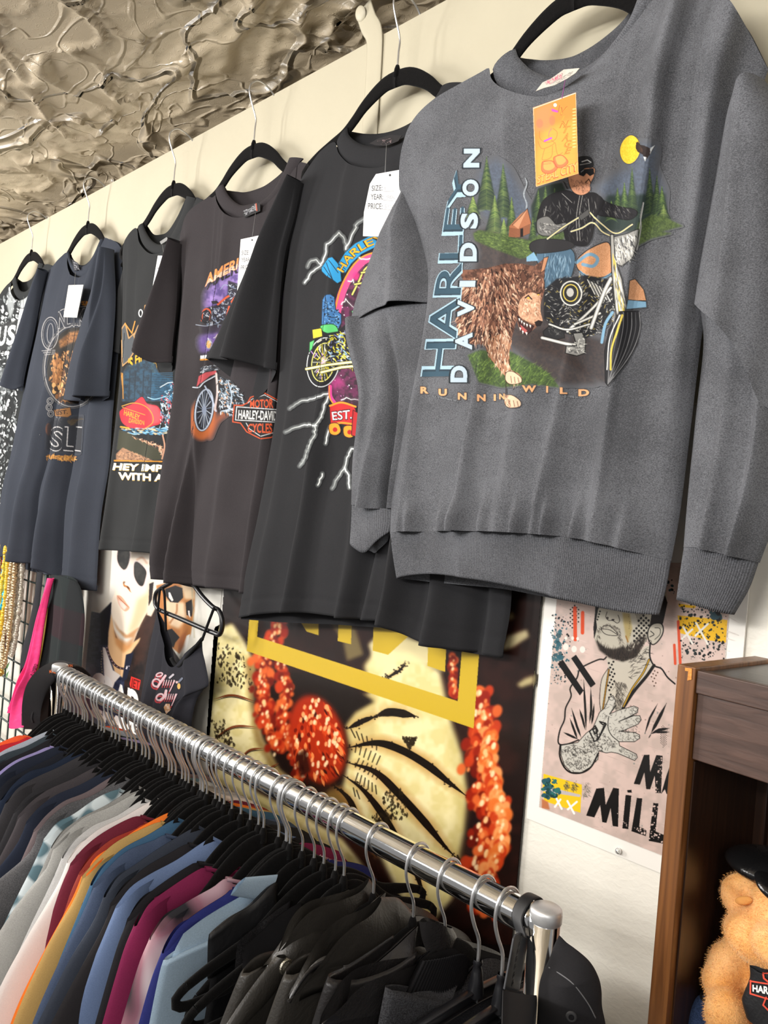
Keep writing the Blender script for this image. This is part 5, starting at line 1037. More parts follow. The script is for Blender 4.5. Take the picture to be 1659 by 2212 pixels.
D_.shape([(845, 1520), (900, 1490), (985, 1475), (995, 1500), (940, 1520), (890, 1560), (850, 1590), (825, 1615)], 'b34a50', '1d1316', 4); D_.line([(800, 1610), (850, 1610), (890, 1570), (960, 1530), (990, 1515)], 9, 'b8bec8', sm=True)
D_.ell(880, 1860, 100, 170, 'b5602e', .12, a=.9, soft=14); D_.ell(890, 1790, 80, 175, '24242b', .14, soft=2)
D_.line([(935, 2000), (990, 1880), (1060, 1820)], 40, 'a8562c', .55, sm=True, soft=True)
D_.ring(890, 1790, 68, 165, 12, 'aab4c4', .14); D_.ring(890, 1790, 58, 148, 5, '2a2f3a', .14)
for k in range(18): t = k * 2 * pi / 18 + .1; D_.line([(890 + 14 * cos(t), 1790 + 34 * sin(t)), (890 + 56 * cos(t + .12) - 20 * sin(t) * .14, 1790 + 146 * sin(t + .12))], 6, ['b9c2d0', '6f7a8c'][k % 2])
D_.ell(890, 1790, 18, 34, '8f9ab0'); D_.line([(895, 1600), (950, 1700), (985, 1800)], 12, 'a9b3c6', sm=True); D_.line([(985, 1500), (995, 1650), (975, 1790)], 16, 'b9a8a4', sm=True); D_.line([(990, 1500), (1000, 1650)], 6, 'e6d9d0')
en = [(1000, 1510), (1110, 1560), (1200, 1690), (1240, 1760), (1120, 1840), (1020, 1800), (1010, 1650)]
D_.poly(en, '1a1b20', .95, soft=3); D_.strokes(en, 300, 34, 7, ['aebccb', '6b7f90', 'dfe5ea', '23262c', '89a3b3', 'c58a5a'], 1.0, .8, taper=2); D_.line([(1080, 1560), (1110, 1680), (1090, 1780), (1030, 1800)], 9, 'a5b5c5', sm=True); D_.line([(1090, 1775), (1130, 1800)], 8, 'c0d0da')
# shield with the maker's mark
D_.poly([(1240, 1690), (1380, 1650), (1500, 1720), (1510, 2000), (1360, 2030), (1230, 1960), (1180, 1890), (1115, 1885), (1125, 1755), (1200, 1755), (1235, 1730)], '1c1a1c', .9)
for P, c, w in (([(1200, 1755), (1130, 1752), (1118, 1885), (1180, 1895), (1230, 1965), (1340, 2020), (1420, 2010), (1500, 1960)], 'c8502c', 9), ([(1190, 1755), (1235, 1735), (1260, 1690), (1370, 1655), (1470, 1710)], 'c8502c', 9), ([(1240, 1735), (1270, 1705), (1370, 1670), (1470, 1725)], 'd5d8da', 5), ([(1225, 1895), (1250, 1940), (1340, 2000), (1480, 1960)], 'd5d8da', 6), ([(1500, 1790), (1150, 1765), (1140, 1870), (1500, 1890)], 'd5d8da', 7)): D_.line(P, w, c)
D_.text('MOTOR', [(1255, 1770), (1440, 1772), (1255, 1712), (1440, 1700)], 'c8502c', .03); D_.text('HARLEY-DAVIDSON', [(1160, 1858), (1560, 1880), (1165, 1790), (1560, 1800)], 'dcdcda', .03); D_.text('CYCLES', [(1235, 1965), (1430, 1975), (1240, 1900), (1430, 1895)], 'c8502c', .03)
D_.build('graphic_print', bvh(BODY['D']), CL['D'], T['D'], .8)
# ---------------------------------------------------------------- sidecar t-shirt print
C_ = Art(240, 645, 395, 1050, 1.0, 2, (200, 400, 3.6867), 8)
C_.ring(385, 1020, 14, 28, 8, 'd9dadb')
def gothic(P): C_.poly(P, '4b4f53'); C_.outline(P, 9, 'c98a35'); C_.outline(P, 3, '8f8f8f')
gothic([(230, 1150), (262, 1100), (290, 1220), (335, 1180), (345, 1310), (285, 1400), (240, 1440)]); gothic([(330, 1200), (365, 1120), (405, 1100), (420, 960), (500, 925), (495, 1300), (420, 1260), (405, 1300), (370, 1290)])
C_.line([(262, 1105), (315, 1180), (340, 1085)], 9, 'c98a35'); 
for x, y in ((350, 1220), (445, 1010)): C_.outline([(x, y), (x + 30, y - 30), (x + 32, y + 40), (x + 4, y + 60)], 4, '9a9a9a')
C_.text("'S FINE'TE", lambda u, v: (285 + 250 * u, 1470 - 150 * u - v * (85 - 15 * u)), 'e0a824', .03)
C_.ell(490, 1450, 24, 48, 'e0a824'); C_.ell(500, 1450, 12, 34, '2f2f30')
C_.poly([(245, 1500), (280, 1440), (330, 1430), (400, 1400), (480, 1390), (530, 1500), (640, 1560), (640, 1700), (560, 1720), (240, 1720)], '2a4a60', .95, soft=4, tex=('1d2a36', 24, .8))
for k in range(16): C_.line([(460, 1500 + k * 14), (640, 1496 + k * 14)], 4, '1f6a92', .8)
for x in (300, 345, 410, 470): C_.line([(x, 1480), (x - 10, 1710)], 10, '1b2631', .7)
C_.line([(240, 1500), (245, 1700)], 8, 'b98035'); C_.line([(230, 1495), (245, 1640)], 8, 'b98035')
C_.shape([(225, 1790), (270, 1760), (320, 1740), (395, 1685), (440, 1740), (520, 1760), (555, 1830), (540, 1900), (480, 1920), (400, 1945), (300, 1935), (235, 1890), (215, 1820)], 'c92f3c', '3a1014', 4, sm=True)
C_.poly([(420, 1740), (520, 1765), (548, 1830), (530, 1890), (475, 1905), (470, 1830)], 'd9545c', .9, soft=6); C_.line([(235, 1760), (330, 1735), (420, 1760), (475, 1820), (480, 1890), (420, 1940)], 6, 'd89a34', sm=True); C_.line([(240, 1770), (420, 1830)], 5, 'd89a34')
C_.text('HARLEY', [(250, 1830), (375, 1870), (255, 1785), (380, 1830)], 'e0a030', .02); C_.text('DAVIDSON', [(290, 1890), (412, 1910), (295, 1855), (412, 1875)], 'e0a030', .02)
C_.strokes([(540, 1700), (640, 1560), (660, 1620), (600, 1960), (540, 1950)], 200, 26, 7, ['9fc6dd', 'dfe6ea', 'c4434b', '2a3440', '4b86ab'], 1.2, .6, taper=2); C_.line([(540, 1610), (600, 1575), (640, 1570)], 7, 'c8d2d8'); C_.line([(440, 1690), (500, 1705), (590, 1680)], 6, 'a9cfe2', sm=True)
C_.strokes([(215, 1935), (560, 1930), (560, 1985), (230, 1980)], 120, 40, 8, ['3f83ab', '8cbcd6', '1f3d52', 'd0b890'], .05, .15, taper=2); C_.line([(225, 1925), (290, 1935)], 12, 'd8a030')
C_.poly([(215, 1950), (310, 1985), (520, 2100), (560, 2180), (500, 2190), (330, 2140), (250, 2100), (195, 2110)], '3a3a2a', soft=3)
C_.poly([(190, 2140), (240, 2090), (330, 2130), (480, 2190), (190, 2190)], '9a7358', soft=2); C_.strokes([(190, 2150), (245, 2090), (480, 2190), (190, 2190)], 140, 16, 5, ['d9a87e', '4a3a30', 'b98864'], .2, .8)
C_.strokes([(290, 1990), (520, 2060), (580, 2110), (560, 2180), (520, 2100)], 120, 22, 6, ['d9a27c', '8a604a', 'e8c4a4'], .5, .5); C_.line([(560, 1990), (575, 2080), (555, 2180)], 12, 'b98a70', sm=True)
C_.poly([(172, 2188), (560, 2196), (556, 2206), (172, 2200)], 'd08a2a')
C_.text('HEY IMPORT,', [(160, 2268), (800, 2292), (172, 2215), (800, 2238)], 'c9a040', .05); C_.text('HEY IMPORT,', [(160, 2264), (800, 2288), (172, 2212), (800, 2235)], 'eceeec', .04)
C_.text('WITH A', [(205, 2345), (570, 2360), (205, 2288), (570, 2304)], 'c9a040', .05); C_.text('WITH A', [(205, 2341), (570, 2356), (205, 2285), (570, 2301)], 'eceeec', .04)
C_.build('graphic_print', bvh(BODY['C']), CL['C'], T['C'], .8)
# ---------------------------------------------------------------- tavern t-shirt print
B_ = Art(85, 640, 225, 1010, 1.0, 2, (0, 400, 3.6875), 9)
B_.ell(590, 1440, 215, 310, '2a2724', .1, soft=3)
B_.poly([(470, 1240), (560, 1170), (700, 1150), (800, 1180), (800, 1260), (640, 1230), (560, 1260), (480, 1300)], '9a6a40', .95, soft=8, tex=('5a3d2a', 12, .7))
B_.strokes([(420, 1330), (640, 1300), (640, 1700), (500, 1720), (400, 1560)], 320, 34, 12, ['a87444', 'c99058', '5a3a26', '2b1f1a', 'dba873', '7a5232'], 1.5, .4, taper=2)
B_.strokes([(430, 1380), (500, 1380), (480, 1600), (420, 1560)], 60, 50, 16, ['b98250', '8a5c38'], 1.5, .1)
for k in range(26): B_.ell(B_.rs.uniform(430, 640), B_.rs.uniform(1580, 1720), 16, 20, ['c79a62', '3a2a20', 'e0c090', '7c5434'][B_.rs.randint(4)])
for r, w, c in ((0, 8, '8d8a88'), (14, 5, '5a5856')): B_.ring(590, 1440, 232 + r, 325 + r, w, c, .1)
B_.ring(400, 1180, 66, 128, 6, '9a9898', .06); B_.ring(400, 1180, 52, 108, 3, '77767a', .06); B_.ring(402, 1180, 24, 78, 5, '8a898c', .06)
for i, (ch, x, w) in enumerate((('N', 495, 60), ('L', 545, 40), ('Y', 590, 50), ('K', 655, 60), ('N', 735, 70))):
    y = 1090 - (x - 480) * .12; q = [(x - w / 2, y + 50), (x + w / 2, y + 40), (x - w / 2, y - 80), (x + w / 2, y - 92)]; B_.text(ch, q, 'a8a6a6', .045); B_.text(ch, q, '3a3c42', .012)
B_.line([(470, 1010), (520, 985), (700, 965), (800, 950)], 5, 'a8a6a6', sm=True); B_.strokes([(640, 930), (720, 915), (720, 950), (640, 960)], 40, 22, 7, ['b9803a'], .1, .5); B_.line([(720, 930), (770, 912), (800, 920)], 5, '8d8a88', sm=True)
for k in range(3): B_.line([(335 + 12 * k, 1320 + 16 * k), (440, 1315 + 14 * k)], 5, '9a9898')
for cx, cy in ((400, 1720), (392, 1770), (405, 1820)): B_.ring(cx, cy, 24, 26, 5, '8d8a88'); B_.ring(cx, cy, 12, 14, 4, '8d8a88')
B_.shape([(430, 1790), (560, 1770), (570, 1830), (540, 1850), (440, 1840)], '8a6038', '2a1c14', 3); B_.text('EST.', [(450, 1830), (540, 1820), (450, 1795), (540, 1788)], '2a1c14', .02)
B_.strokes([(540, 1880), (640, 1860), (600, 1900), (540, 1920)], 40, 40, 9, ['c98a35', 'e0aa50'], -.5, .3)
for k in range(6): t = k * pi / 3; B_.line([(468, 1870), (468 + 28 * cos(t), 1870 + 28 * sin(t))], 5, 'a8a6a6')
B_.ell(388, 1945, 24, 50, '8a5238', a=.8, soft=3); B_.poly([(375, 1910), (420, 1860), (660, 1840), (640, 2140), (370, 2110)], '1f2127', .8, soft=8)
for ch, x, w in (('S', 445, 100), ('L', 545, 80), ('I', 620, 50)): q = [(x - w / 2, 2105), (x + w / 2, 2112), (x - w / 2 + 12, 1920), (x + w / 2 + 12, 1925)]; B_.text(ch, q, 'b5b3b3', .045); B_.text(ch, q, '26282e', .01)
B_.strokes([(370, 2150), (600, 2160), (600, 2200), (368, 2180)], 150, 20, 9, ['b9803a', '8a5c2a', 'd09a50'], .1, .6)
B_.dots([(430, 2140), (300, 1970), (310, 1980)], 1, 3, ['8d8a88'])
B_.build('graphic_print', bvh(BODY['B']), CL['B'], T['B'], .8)
# ---------------------------------------------------------------- all-over print, leftmost t-shirt
A_ = Art(-60, 600, 90, 1180, 1.0, 1, (0, 550, 4.02), 10)
zone = [(-240, 700), (110, 260), (140, 330), (330, 315), (250, 480), (200, 780), (160, 1150), (120, 2200), (-240, 2500)]
for q in A_.inside(zone, 1500):
    A_.ell(q[0], q[1], A_.rs.uniform(3, 14), A_.rs.uniform(4, 26), ['c6cacb', '8f9596', '55595b', '1f2122', 'e2e4e4'][A_.rs.randint(5)], A_.rs.uniform(-.5, .5), .75, n=7)
A_.poly([(-200, 640), (60, 600), (150, 570), (170, 760), (10, 830), (-200, 900)], '2b2d2e', .85, soft=6)
for ch, x, w in (('G', -60, 90), ('U', 20, 70), ('S', 100, 70)): A_.text(ch, [(x - w / 2 - 10, 790 - x * .1), (x + w / 2 - 10, 780 - x * .1), (x - w / 2 + 10, 630 - x * .15), (x + w / 2 + 10, 620 - x * .15)], 'c9cccd', .04)
A_.poly([(60, 420), (110, 260), (128, 330), (120, 480), (90, 560)], '9da2a3', .8, soft=6); A_.poly([(180, 400), (330, 315), (250, 440), (180, 470)], 'aeb3b4', .9, soft=4)
A_.poly([(0, 1000), (80, 1010), (80, 1190), (0, 1180)], '6d7274', .6, soft=10); A_.line([(-10, 1560), (70, 1640), (20, 1700), (60, 1780), (0, 1840)], 16, '1a1b1c', sm=True)
A_.build('graphic_print', bvh(BODY['A']), CL['A'], T['A'], .8, thr=.1)
# ================================================================ posters on the wall
WN = np.array([0., -1., 0.])
def wallrect(x0, x1, z0, z1, n=1):   # corners of a sheet on the wall, as photo pixels
    return [pj((x0, 0, z1)), pj((x1, 0, z1)), pj((x1, 0, z0)), pj((x0, 0, z0))]
def sheet(name, label, x0, x1, z0, z1, m, y=.0045):
    t = thing(name, label, 'poster', ((x0 + x1) / 2, 0, z0))
    mb = MB(); mb.box((x0, y - .0032, z0), (x1, y, z1)); mb.build('sheet', m, t, flat=True); return t
paper = simple('white_poster_paper', 'eeeae2', rough=.4, noise=.02, scale=8)
# --- illustrated poster
tM = sheet('illustrated_poster', 'white bordered poster of a bearded man drawn on pink beside the bookcase', -.586, -.322, 1.500, 1.99, paper)
Q = Art(1135, 1215, 1600, 1880, 1.0, 2, (1100, 1250, 2.9678), 21)
pr = [pj(p) for p in ((-.5665, 0, 1.97), (-.3405, 0, 1.97), (-.3405, 0, 1.522), (-.5665, 0, 1.522))]
Q.fr = (0, 0, 1); Q.poly(pr, 'cdb5ab', tex=('b7a49a', 26, .8)); Q.strokes(pr, 420, 26, 1.2, ['b59a90', 'dcc7bf', 'a88f86'], .36, .06, a=.45, taper=2); Q.dots(pr, 420, 1.3, ['7a6459', '9a8278', '5d6f70'], .6)
Q.fr = (1180, 1280, 5.53)
sp = [(60, 250), (260, 260), (300, 700), (260, 1100), (60, 1100)]
Q.dots(sp, 170, 9, ['1f3238', '2c5560', '1a1a1a', '35616c']); Q.dots([(80, 380), (200, 380), (180, 800), (80, 860)], 40, 24, ['2f5a66', '35616c', '26444d'], .8)
Q.halftone([(270, 180), (320, 140), (410, 200), (400, 340), (320, 460), (280, 420)], 34, 10, '151515', .8)
for P, w in (([(345, 185), (350, 560)], 44), ([(438, 240), (436, 480)], 42)): Q.line(P, w, 'cf4a26')
for x, y, r in ((238, 545, 16), (318, 545, 18), (378, 550, 16), (236, 650, 33), (336, 675, 32), (436, 680, 32)): Q.ell(x, y, r, r * 1.25, 'ded9cf')
# shirt outline, skin
Q.poly([(745, 900), (720, 770), (860, 820), (1040, 790), (1180, 640), (1240, 640), (1240, 790), (1290, 870), (1120, 1100), (900, 1400), (700, 1420), (650, 1400), (660, 1040)], 'b9b1a2')
Q.poly([(600, 0), (1400, -260), (1450, 60), (1390, 370), (1270, 380), (1210, 560), (1080, 770), (920, 822), (780, 790), (650, 690), (580, 560), (570, 400)], 'b3ac9c')
Q.poly([(1240, 100), (1390, -60), (1452, 120), (1400, 360), (1390, 380), (1330, 370), (1260, 430), (1230, 440), (1262, 260)], '231a18')
Q.poly([(600, 0), (628, 170), (600, 330), (610, 420), (575, 560), (566, 420), (585, 250)], '161312')
Q.halftone([(620, 180), (650, 190), (640, 330), (610, 400), (600, 300)], 34, 11, '151515', .3)
Q.halftone([(1120, 260), (1250, 280), (1230, 440), (1150, 570), (1030, 590), (1040, 470)], 42, 15, '151212', .75); Q.halftone([(1060, 230), (1160, 230), (1130, 330), (1090, 330)], 14, 4, '151212', .75)
Q.poly([(915, 240), (1000, 250), (1030, 430), (985, 590), (955, 540), (925, 360)], 'a58d4a', .7, soft=10); Q.line([(955, 520), (980, 590)], 16, '8a5a1e', .8); Q.halftone([(985, 260), (1000, 260), (1010, 520), (995, 520)], 20, 4, '2a2218', .1)
bd = [(580, 520), (640, 640), (760, 700), (900, 690), (1040, 620), (1180, 500), (1215, 560), (1080, 770), (920, 825), (780, 790), (650, 690)]
Q.poly([(590, 560), (700, 660), (820, 680), (920, 640), (1000, 700), (1100, 640), (1210, 520), (1080, 770), (920, 825), (760, 780), (640, 690)], '1c1714', .92, soft=12); Q.strokes(bd, 420, 60, 8, ['1b1512', '2a211c', '3a3029'], lambda q: -1.5, .25)
Q.strokes([(610, 420), (760, 360), (880, 430), (930, 640), (880, 640), (840, 450), (740, 390), (640, 440), (640, 560), (600, 520)], 160, 34, 5, ['332b26', '5a5148', '1c1714'], 1.3, .5, a=.7)
Q.outline([(660, 430), (720, 390), (790, 420), (858, 505), (780, 512), (700, 490)], 7, '1a1513', sm=True); Q.line([(665, 432), (740, 440), (780, 455), (850, 500)], 7, '1a1513', sm=True)
Q.line([(730, 230), (715, 290), (745, 330), (800, 335), (850, 365), (880, 335), (862, 270)], 7, '1a1513', sm=True); Q.ell(800, 325, 18, 10, '1a1513'); Q.ell(735, 305, 14, 16, '3a332c')
Q.shape([(1290, 370), (1370, 368), (1400, 420), (1390, 500), (1330, 590), (1270, 620), (1225, 560), (1215, 480), (1240, 410)], 'b5ad9d', '161312', 14, sm=True); Q.line([(1300, 420), (1360, 430), (1360, 500), (1300, 560)], 7, '161312', sm=True); Q.line([(1250, 460), (1290, 500), (1240, 530)], 9, '161312', sm=True); Q.ring(1240, 590, 20, 20, 5, '161312')
Q.line([(1245, 600), (1240, 760), (1290, 870), (1380, 910), (1450, 1010), (1540, 1090)], 18, '161312', sm=True); Q.line([(720, 770), (690, 800), (630, 800), (470, 870), (400, 920), (370, 1020), (290, 1140), (300, 1240), (235, 1380), (220, 1520), (165, 1650), (150, 1800), (250, 1810), (390, 1760)], 17, '161312', sm=True)
Q.line([(745, 900), (665, 1040), (640, 1280), (655, 1410)], 7, '161312', sm=True); Q.line([(752, 920), (720, 1120), (680, 1390)], 22, '161312', sm=True); Q.line([(752, 920), (720, 1120), (680, 1390)], 10, 'a8781f', sm=True)
Q.line([(1290, 870), (1200, 1000), (1050, 1180), (920, 1380)], 38, '161312', sm=True, taper=False); Q.line([(1232, 800), (1160, 960), (1030, 1150), (925, 1360)], 26, '161312', sm=True); Q.line([(1232, 800), (1160, 960), (1030, 1150), (925, 1360)], 13, 'bf9325', sm=True)
Q.halftone([(740, 800), (820, 820), (820, 1100), (750, 1280), (740, 1100), (770, 950)], 40, 13, '151212', .5)
Q.strokes([(820, 1050), (960, 1080), (900, 1360), (840, 1400), (830, 1200)], 200, 60, 4, ['1c1714', '3a332c'], 1.4, .5); Q.strokes([(960, 840), (1220, 640), (1200, 860), (980, 1050)], 44, 90, 5, ['161312'], -.5, .5, taper=2)
Q.halftone([(1250, 920), (1340, 900), (1320, 1100), (1260, 1150)], 40, 10, '5a443a', .5)
for P in ([(450, 1040), (470, 1400), (480, 1640)], [(535, 1140), (540, 1400), (520, 1560)], [(305, 1380), (370, 1600), (420, 1730)], [(285, 1500), (340, 1650), (375, 1750)], [(400, 1390), (440, 1520), (470, 1640)], [(210, 1670), (380, 1750)], [(575, 1330), (560, 1480), (545, 1570)]): Q.line(P, 26, '161312', taper=2)
for P, w in (([(1335, 1325), (1240, 1500), (1180, 1690)], 24), ([(1440, 1320), (1330, 1540), (1255, 1680)], 40), ([(1250, 1690), (1350, 1640), (1475, 1620)], 34), ([(1280, 1670), (1475, 1665)], 24), ([(1225, 1740), (1255, 1690)], 12)): Q.line(P, w, '161312', taper=2)
Q.halftone([(1390, 1560), (1450, 1620), (1440, 1830), (1400, 1850), (1370, 1800), (1370, 1650)], 18, 5, '1c1714', .78)
for P in ([(140, 850), (200, 800), (450, 1170), (405, 1230)], [(300, 785), (358, 742), (594, 1090), (535, 1135)]): Q.poly(P, '131111')
# hand and forearm
hp = 'bdb9af'
arm = [(180, 1825), (380, 1790), (480, 1680), (560, 1620), (640, 1430), (700, 1380), (760, 1250), (800, 1230), (830, 1290), (820, 1360), (760, 1450), (880, 1400), (1050, 1355), (1100, 1375), (1095, 1430), (960, 1500), (870, 1540), (1050, 1470), (1120, 1470), (1138, 1520), (1100, 1570), (900, 1660), (1060, 1670), (1118, 1700), (1120, 1740), (1060, 1780), (870, 1780), (880, 1830), (1080, 1930), (1090, 1970), (1060, 2005), (860, 1920), (780, 1905), (720, 1915), (630, 1890), (620, 1990), (520, 2090), (420, 2150), (300, 2145), (220, 2060), (180, 1940)]
Q.poly(arm, hp); Q.outline(arm, 8, '1a1715'); Q.line([(170, 1825), (165, 1950), (215, 2080), (300, 2150), (430, 2150), (540, 2080), (625, 1920)], 20, '161312', sm=True)
Q.strokes([(190, 1840), (420, 1780), (620, 1900), (520, 2070), (300, 2130), (200, 2000)], 190, 46, 5, ['3a3733', '1f1c1a'], lambda q: Q.rs.uniform(0, 3), .3, taper=2, bend=.5); Q.strokes([(420, 1780), (560, 1640), (720, 1680), (860, 1830), (620, 1890)], 190, 34, 5, ['2a2724'], lambda q: Q.rs.uniform(0, 3), .3, taper=2, bend=.5); Q.strokes([(640, 1450), (800, 1260), (1090, 1380), (1110, 1540), (1090, 1740), (880, 1770), (760, 1650), (640, 1560)], 150, 44, 4, ['3a3733'], lambda q: Q.rs.uniform(0, 3), .3, taper=2, bend=.5); Q.strokes([(860, 1830), (1080, 1950), (1050, 1990), (870, 1900)], 60, 30, 4, ['3a3733'], .5, .8)
for P in ([(760, 1450), (800, 1400), (840, 1340)], [(870, 1540), (960, 1500), (1040, 1470)], [(870, 1660), (960, 1640)], [(870, 1780), (780, 1700), (740, 1600), (750, 1480)]): Q.line(P, 9, '1a1715', sm=True)
for P in ([(520, 1660), (590, 1590), (620, 1750), (580, 1780)], [(560, 1640), (600, 1610), (620, 1650), (585, 1690)], [(640, 1540), (680, 1580), (710, 1560)], [(620, 1760), (690, 1600), (720, 1570)]): Q.outline(P, 15, '141211')
for cx, cy in ((1065, 1395), (1100, 1520), (1090, 1730), (780, 1265)): Q.ring(cx, cy, 28, 20, 5, '1a1715', .4)
# yellow block, strokes at right, lower left patches, lettering
Q.fr = (1100, 1250, 2.9678)
Q.poly([(1080, 235), (1400, 265), (1390, 410), (1280, 395), (1100, 350)], 'e0ae1e'); Q.poly([(1085, 160), (1200, 175), (1190, 190), (1090, 180)], 'e0ae1e')
Q.line([(1085, 275), (1098, 540)], 18, 'c84a2c'); Q.line([(1060, 425), (1066, 545)], 17, 'c84a2c')
Q.dots([(1085, 160), (1400, 170), (1385, 520), (1110, 520)], 260, 7, ['161616', '1f2a2c']); Q.dots([(1280, 210), (1370, 220), (1340, 280)], 10, 22, ['161616', '26444d']); Q.dots([(1010, 0), (1060, 0), (1060, 100), (1010, 60)], 14, 8, ['26444d', '161616'])
for P in ([(1118, 310), (1175, 415)], [(1175, 325), (1110, 385)], [(1200, 285), (1275, 420)], [(1275, 290), (1195, 365)]): Q.line(P, 13, 'dcd8ce')
Q.poly([(222, 1250), (468, 1320), (466, 1395), (215, 1345)], 'e8bd22'); Q.poly([(218, 1350), (463, 1390), (458, 1500), (225, 1425)], 'e8bd22'); Q.poly([(218, 1335), (300, 1345), (460, 1385), (455, 1400), (216, 1362)], 'b9b0ae')
Q.dots([(222, 1270), (300, 1290), (340, 1400), (250, 1420), (212, 1380)], 70, 12, ['2f6a66', '2c5560', '1f3f3f']); Q.poly([(210, 1410), (250, 1430), (262, 1480), (210, 1470)], 'b8714a', soft=3)
for P in ([(305, 1410), (338, 1475)], [(330, 1415), (295, 1462)], [(375, 1425), (418, 1505)], [(435, 1430), (378, 1478)]): Q.line(P, 13, 'f0ede6')
for x, y, rx, ry in ((368, 1320, 19, 27), (418, 1327, 20, 27), (497, 1335, 22, 55)): Q.strokes([(x - rx, y), (x, y - ry), (x + rx, y), (x + rx * .8, y + ry), (x - rx, y + ry * 1.2)], 50, 20, 3, ['6a675a', '47453c'], .8, .5)
BK_ = '151312'
Q.poly([(800, 1315), (865, 1130), (900, 1128), (905, 1240), (945, 1130), (985, 1135), (975, 1375), (940, 1372), (935, 1260), (905, 1350), (880, 1348), (868, 1240), (840, 1320)], BK_)
Q.poly([(1010, 1260), (1040, 1180), (1060, 1380), (1010, 1380), (1000, 1350), (975, 1380)], BK_)
Q.poly([(495, 1518), (560, 1345), (610, 1340), (620, 1450), (668, 1340), (705, 1345), (700, 1590), (665, 1585), (652, 1470), (625, 1565), (598, 1560), (585, 1450), (548, 1530)], BK_)
Q.poly([(748, 1385), (785, 1390), (765, 1605), (727, 1600)], BK_); Q.poly([(758, 1355), (785, 1352), (788, 1372), (760, 1370)], BK_)
Q.poly([(820, 1405), (855, 1408), (835, 1590), (882, 1608), (878, 1650), (785, 1618)], BK_); Q.poly([(925, 1438), (958, 1440), (940, 1620), (1000, 1645), (1000, 1700), (896, 1680)], BK_)
Q.dots([(940, 1130), (985, 1135), (975, 1375), (940, 1372)], 40, 4, ['cdb5ab']); Q.dots([(785, 1590), (882, 1608), (878, 1650)], 26, 5, ['cdb5ab']); Q.dots([(900, 1440), (958, 1440), (1000, 1700), (896, 1680)], 60, 5, ['cdb5ab']); Q.dots([(690, 1500), (740, 1500), (760, 1600)], 16, 4, ['cdb5ab'])
Q.build('printed_picture', ((0, .0013, 0), WN), 'eeeae2', tM, .3, plain=True, coat=.3)
# clip by the print area is the sheet itself; a little clear pin under it
pn = at(1340, 1836, y=.004); g = tag(MB().lathe(pn, [(0, .008), (.0035, .0075), (.004, .005), (.002, .0035), (.002, .001), (.0045, 0), (.0045, -.0006)], 20, axis=(0, -1, 0)).build('push_pin', simple('clear_plastic', 'f4f4f2', rough=.08, trans=.8)), 'small clear push pin under the lower edge of the illustrated poster', 'pin')
# --- dark poster with the yellow frame
tB = sheet('framed_letter_poster', 'large dark poster with cream coils, red beads and a yellow frame', -1.362, -.592, 1.22, 2.02, simple('dark_poster_paper', '1a1210', rough=.3))
P_ = Art(425, 1235, 1185, 2040, 1.35, 2, (0, 0, 1), 31)
P_.poly(wallrect(-1.362, -.592, 1.22, 2.02), '1c100d', tex=('3a1a14', 60, .5))
P_.fr = (420, 1300, 2.183)
CR, CR2, BR = 'eee0a8', 'dccb86', '6a4a1e'
P_.poly([(110, 130), (180, 100), (240, 190), (290, 300), (290, 470), (320, 640), (400, 790), (520, 890), (650, 930), (640, 1060), (450, 980), (300, 860), (130, 700), (70, 690), (90, 400)], CR, soft=10, tex=(CR2, 40, .8))
P_.poly([(240, 260), (290, 300), (290, 470), (320, 640), (400, 790), (520, 890), (500, 910), (370, 810), (285, 650), (258, 470)], BR, .7, soft=12)
P_.poly([(640, 880), (840, 900), (900, 1150), (760, 1080), (640, 1060), (560, 980)], '8a6a34', .9, soft=14); P_.poly([(70, 880), (120, 740), (300, 900), (520, 1010), (700, 1120), (1000, 1500), (0, 1500)], CR, .95, soft=10, tex=(CR2, 40, .7))
P_.poly([(720, 640), (740, 560), (840, 470), (800, 300), (860, 220), (1020, 240), (1160, 330), (1190, 470), (1220, 600), (1260, 720), (1285, 900), (1270, 1080), (1235, 1240), (1215, 1400), (1130, 1500), (1000, 1450), (880, 1200), (800, 1050), (700, 880)], CR, soft=12, tex=(CR2, 60, .8))
P_.poly([(1180, 540), (1230, 620), (1265, 780), (1285, 950), (1250, 1230), (1215, 1400), (1185, 1280), (1230, 1050), (1240, 850)], 'b5a45e', .6, soft=22)
P_.poly([(700, 560), (780, 440), (860, 420), (850, 660), (720, 720)], 'cdb878', .9, soft=10)
P_.poly([(430, 320), (620, 350), (720, 380), (850, 470), (760, 520), (700, 600), (690, 560), (520, 430), (440, 420)], '1a120e', soft=10)
for L, w in (([(715, 690), (860, 665), (980, 700), (1100, 770), (1200, 850), (1290, 920)], 24), ([(715, 755), (850, 800), (960, 900), (1080, 1030), (1180, 1150), (1240, 1210)], 24), ([(700, 815), (800, 890), (900, 1020), (990, 1180), (1040, 1260), (1100, 1440)], 22), ([(650, 860), (730, 930), (790, 1060), (860, 1200)], 18), ([(850, 540), (930, 520), (1050, 540)], 26), ([(720, 600), (800, 560), (860, 540)], 16), ([(900, 360), (960, 330), (1000, 290)], 8)):
    P_.line(L, w * 2.3, 'b07838', .45, sm=True, taper=2, soft=True); P_.line(L, w * 1.5, '17100a', sm=True, taper=2)
    q = smooth(L, 30)
    for k in range(50): c = q[P_.rs.randint(30)]; P_.ell(c[0] + P_.rs.normal() * 7, c[1] + P_.rs.normal() * 7, 5, 4, '1c130b', 0, .8, n=7)
for L in ([(90, 460), (180, 440), (290, 470)], [(80, 660), (180, 590), (300, 590)], [(215, 750), (260, 700), (330, 690)], [(320, 830), (350, 790), (400, 760)]): P_.line(L, 9, '7a3a1c', sm=True, taper=2); P_.line(np.array(L) + (0, 8), 6, '1c120c', .8, sm=True, taper=2)
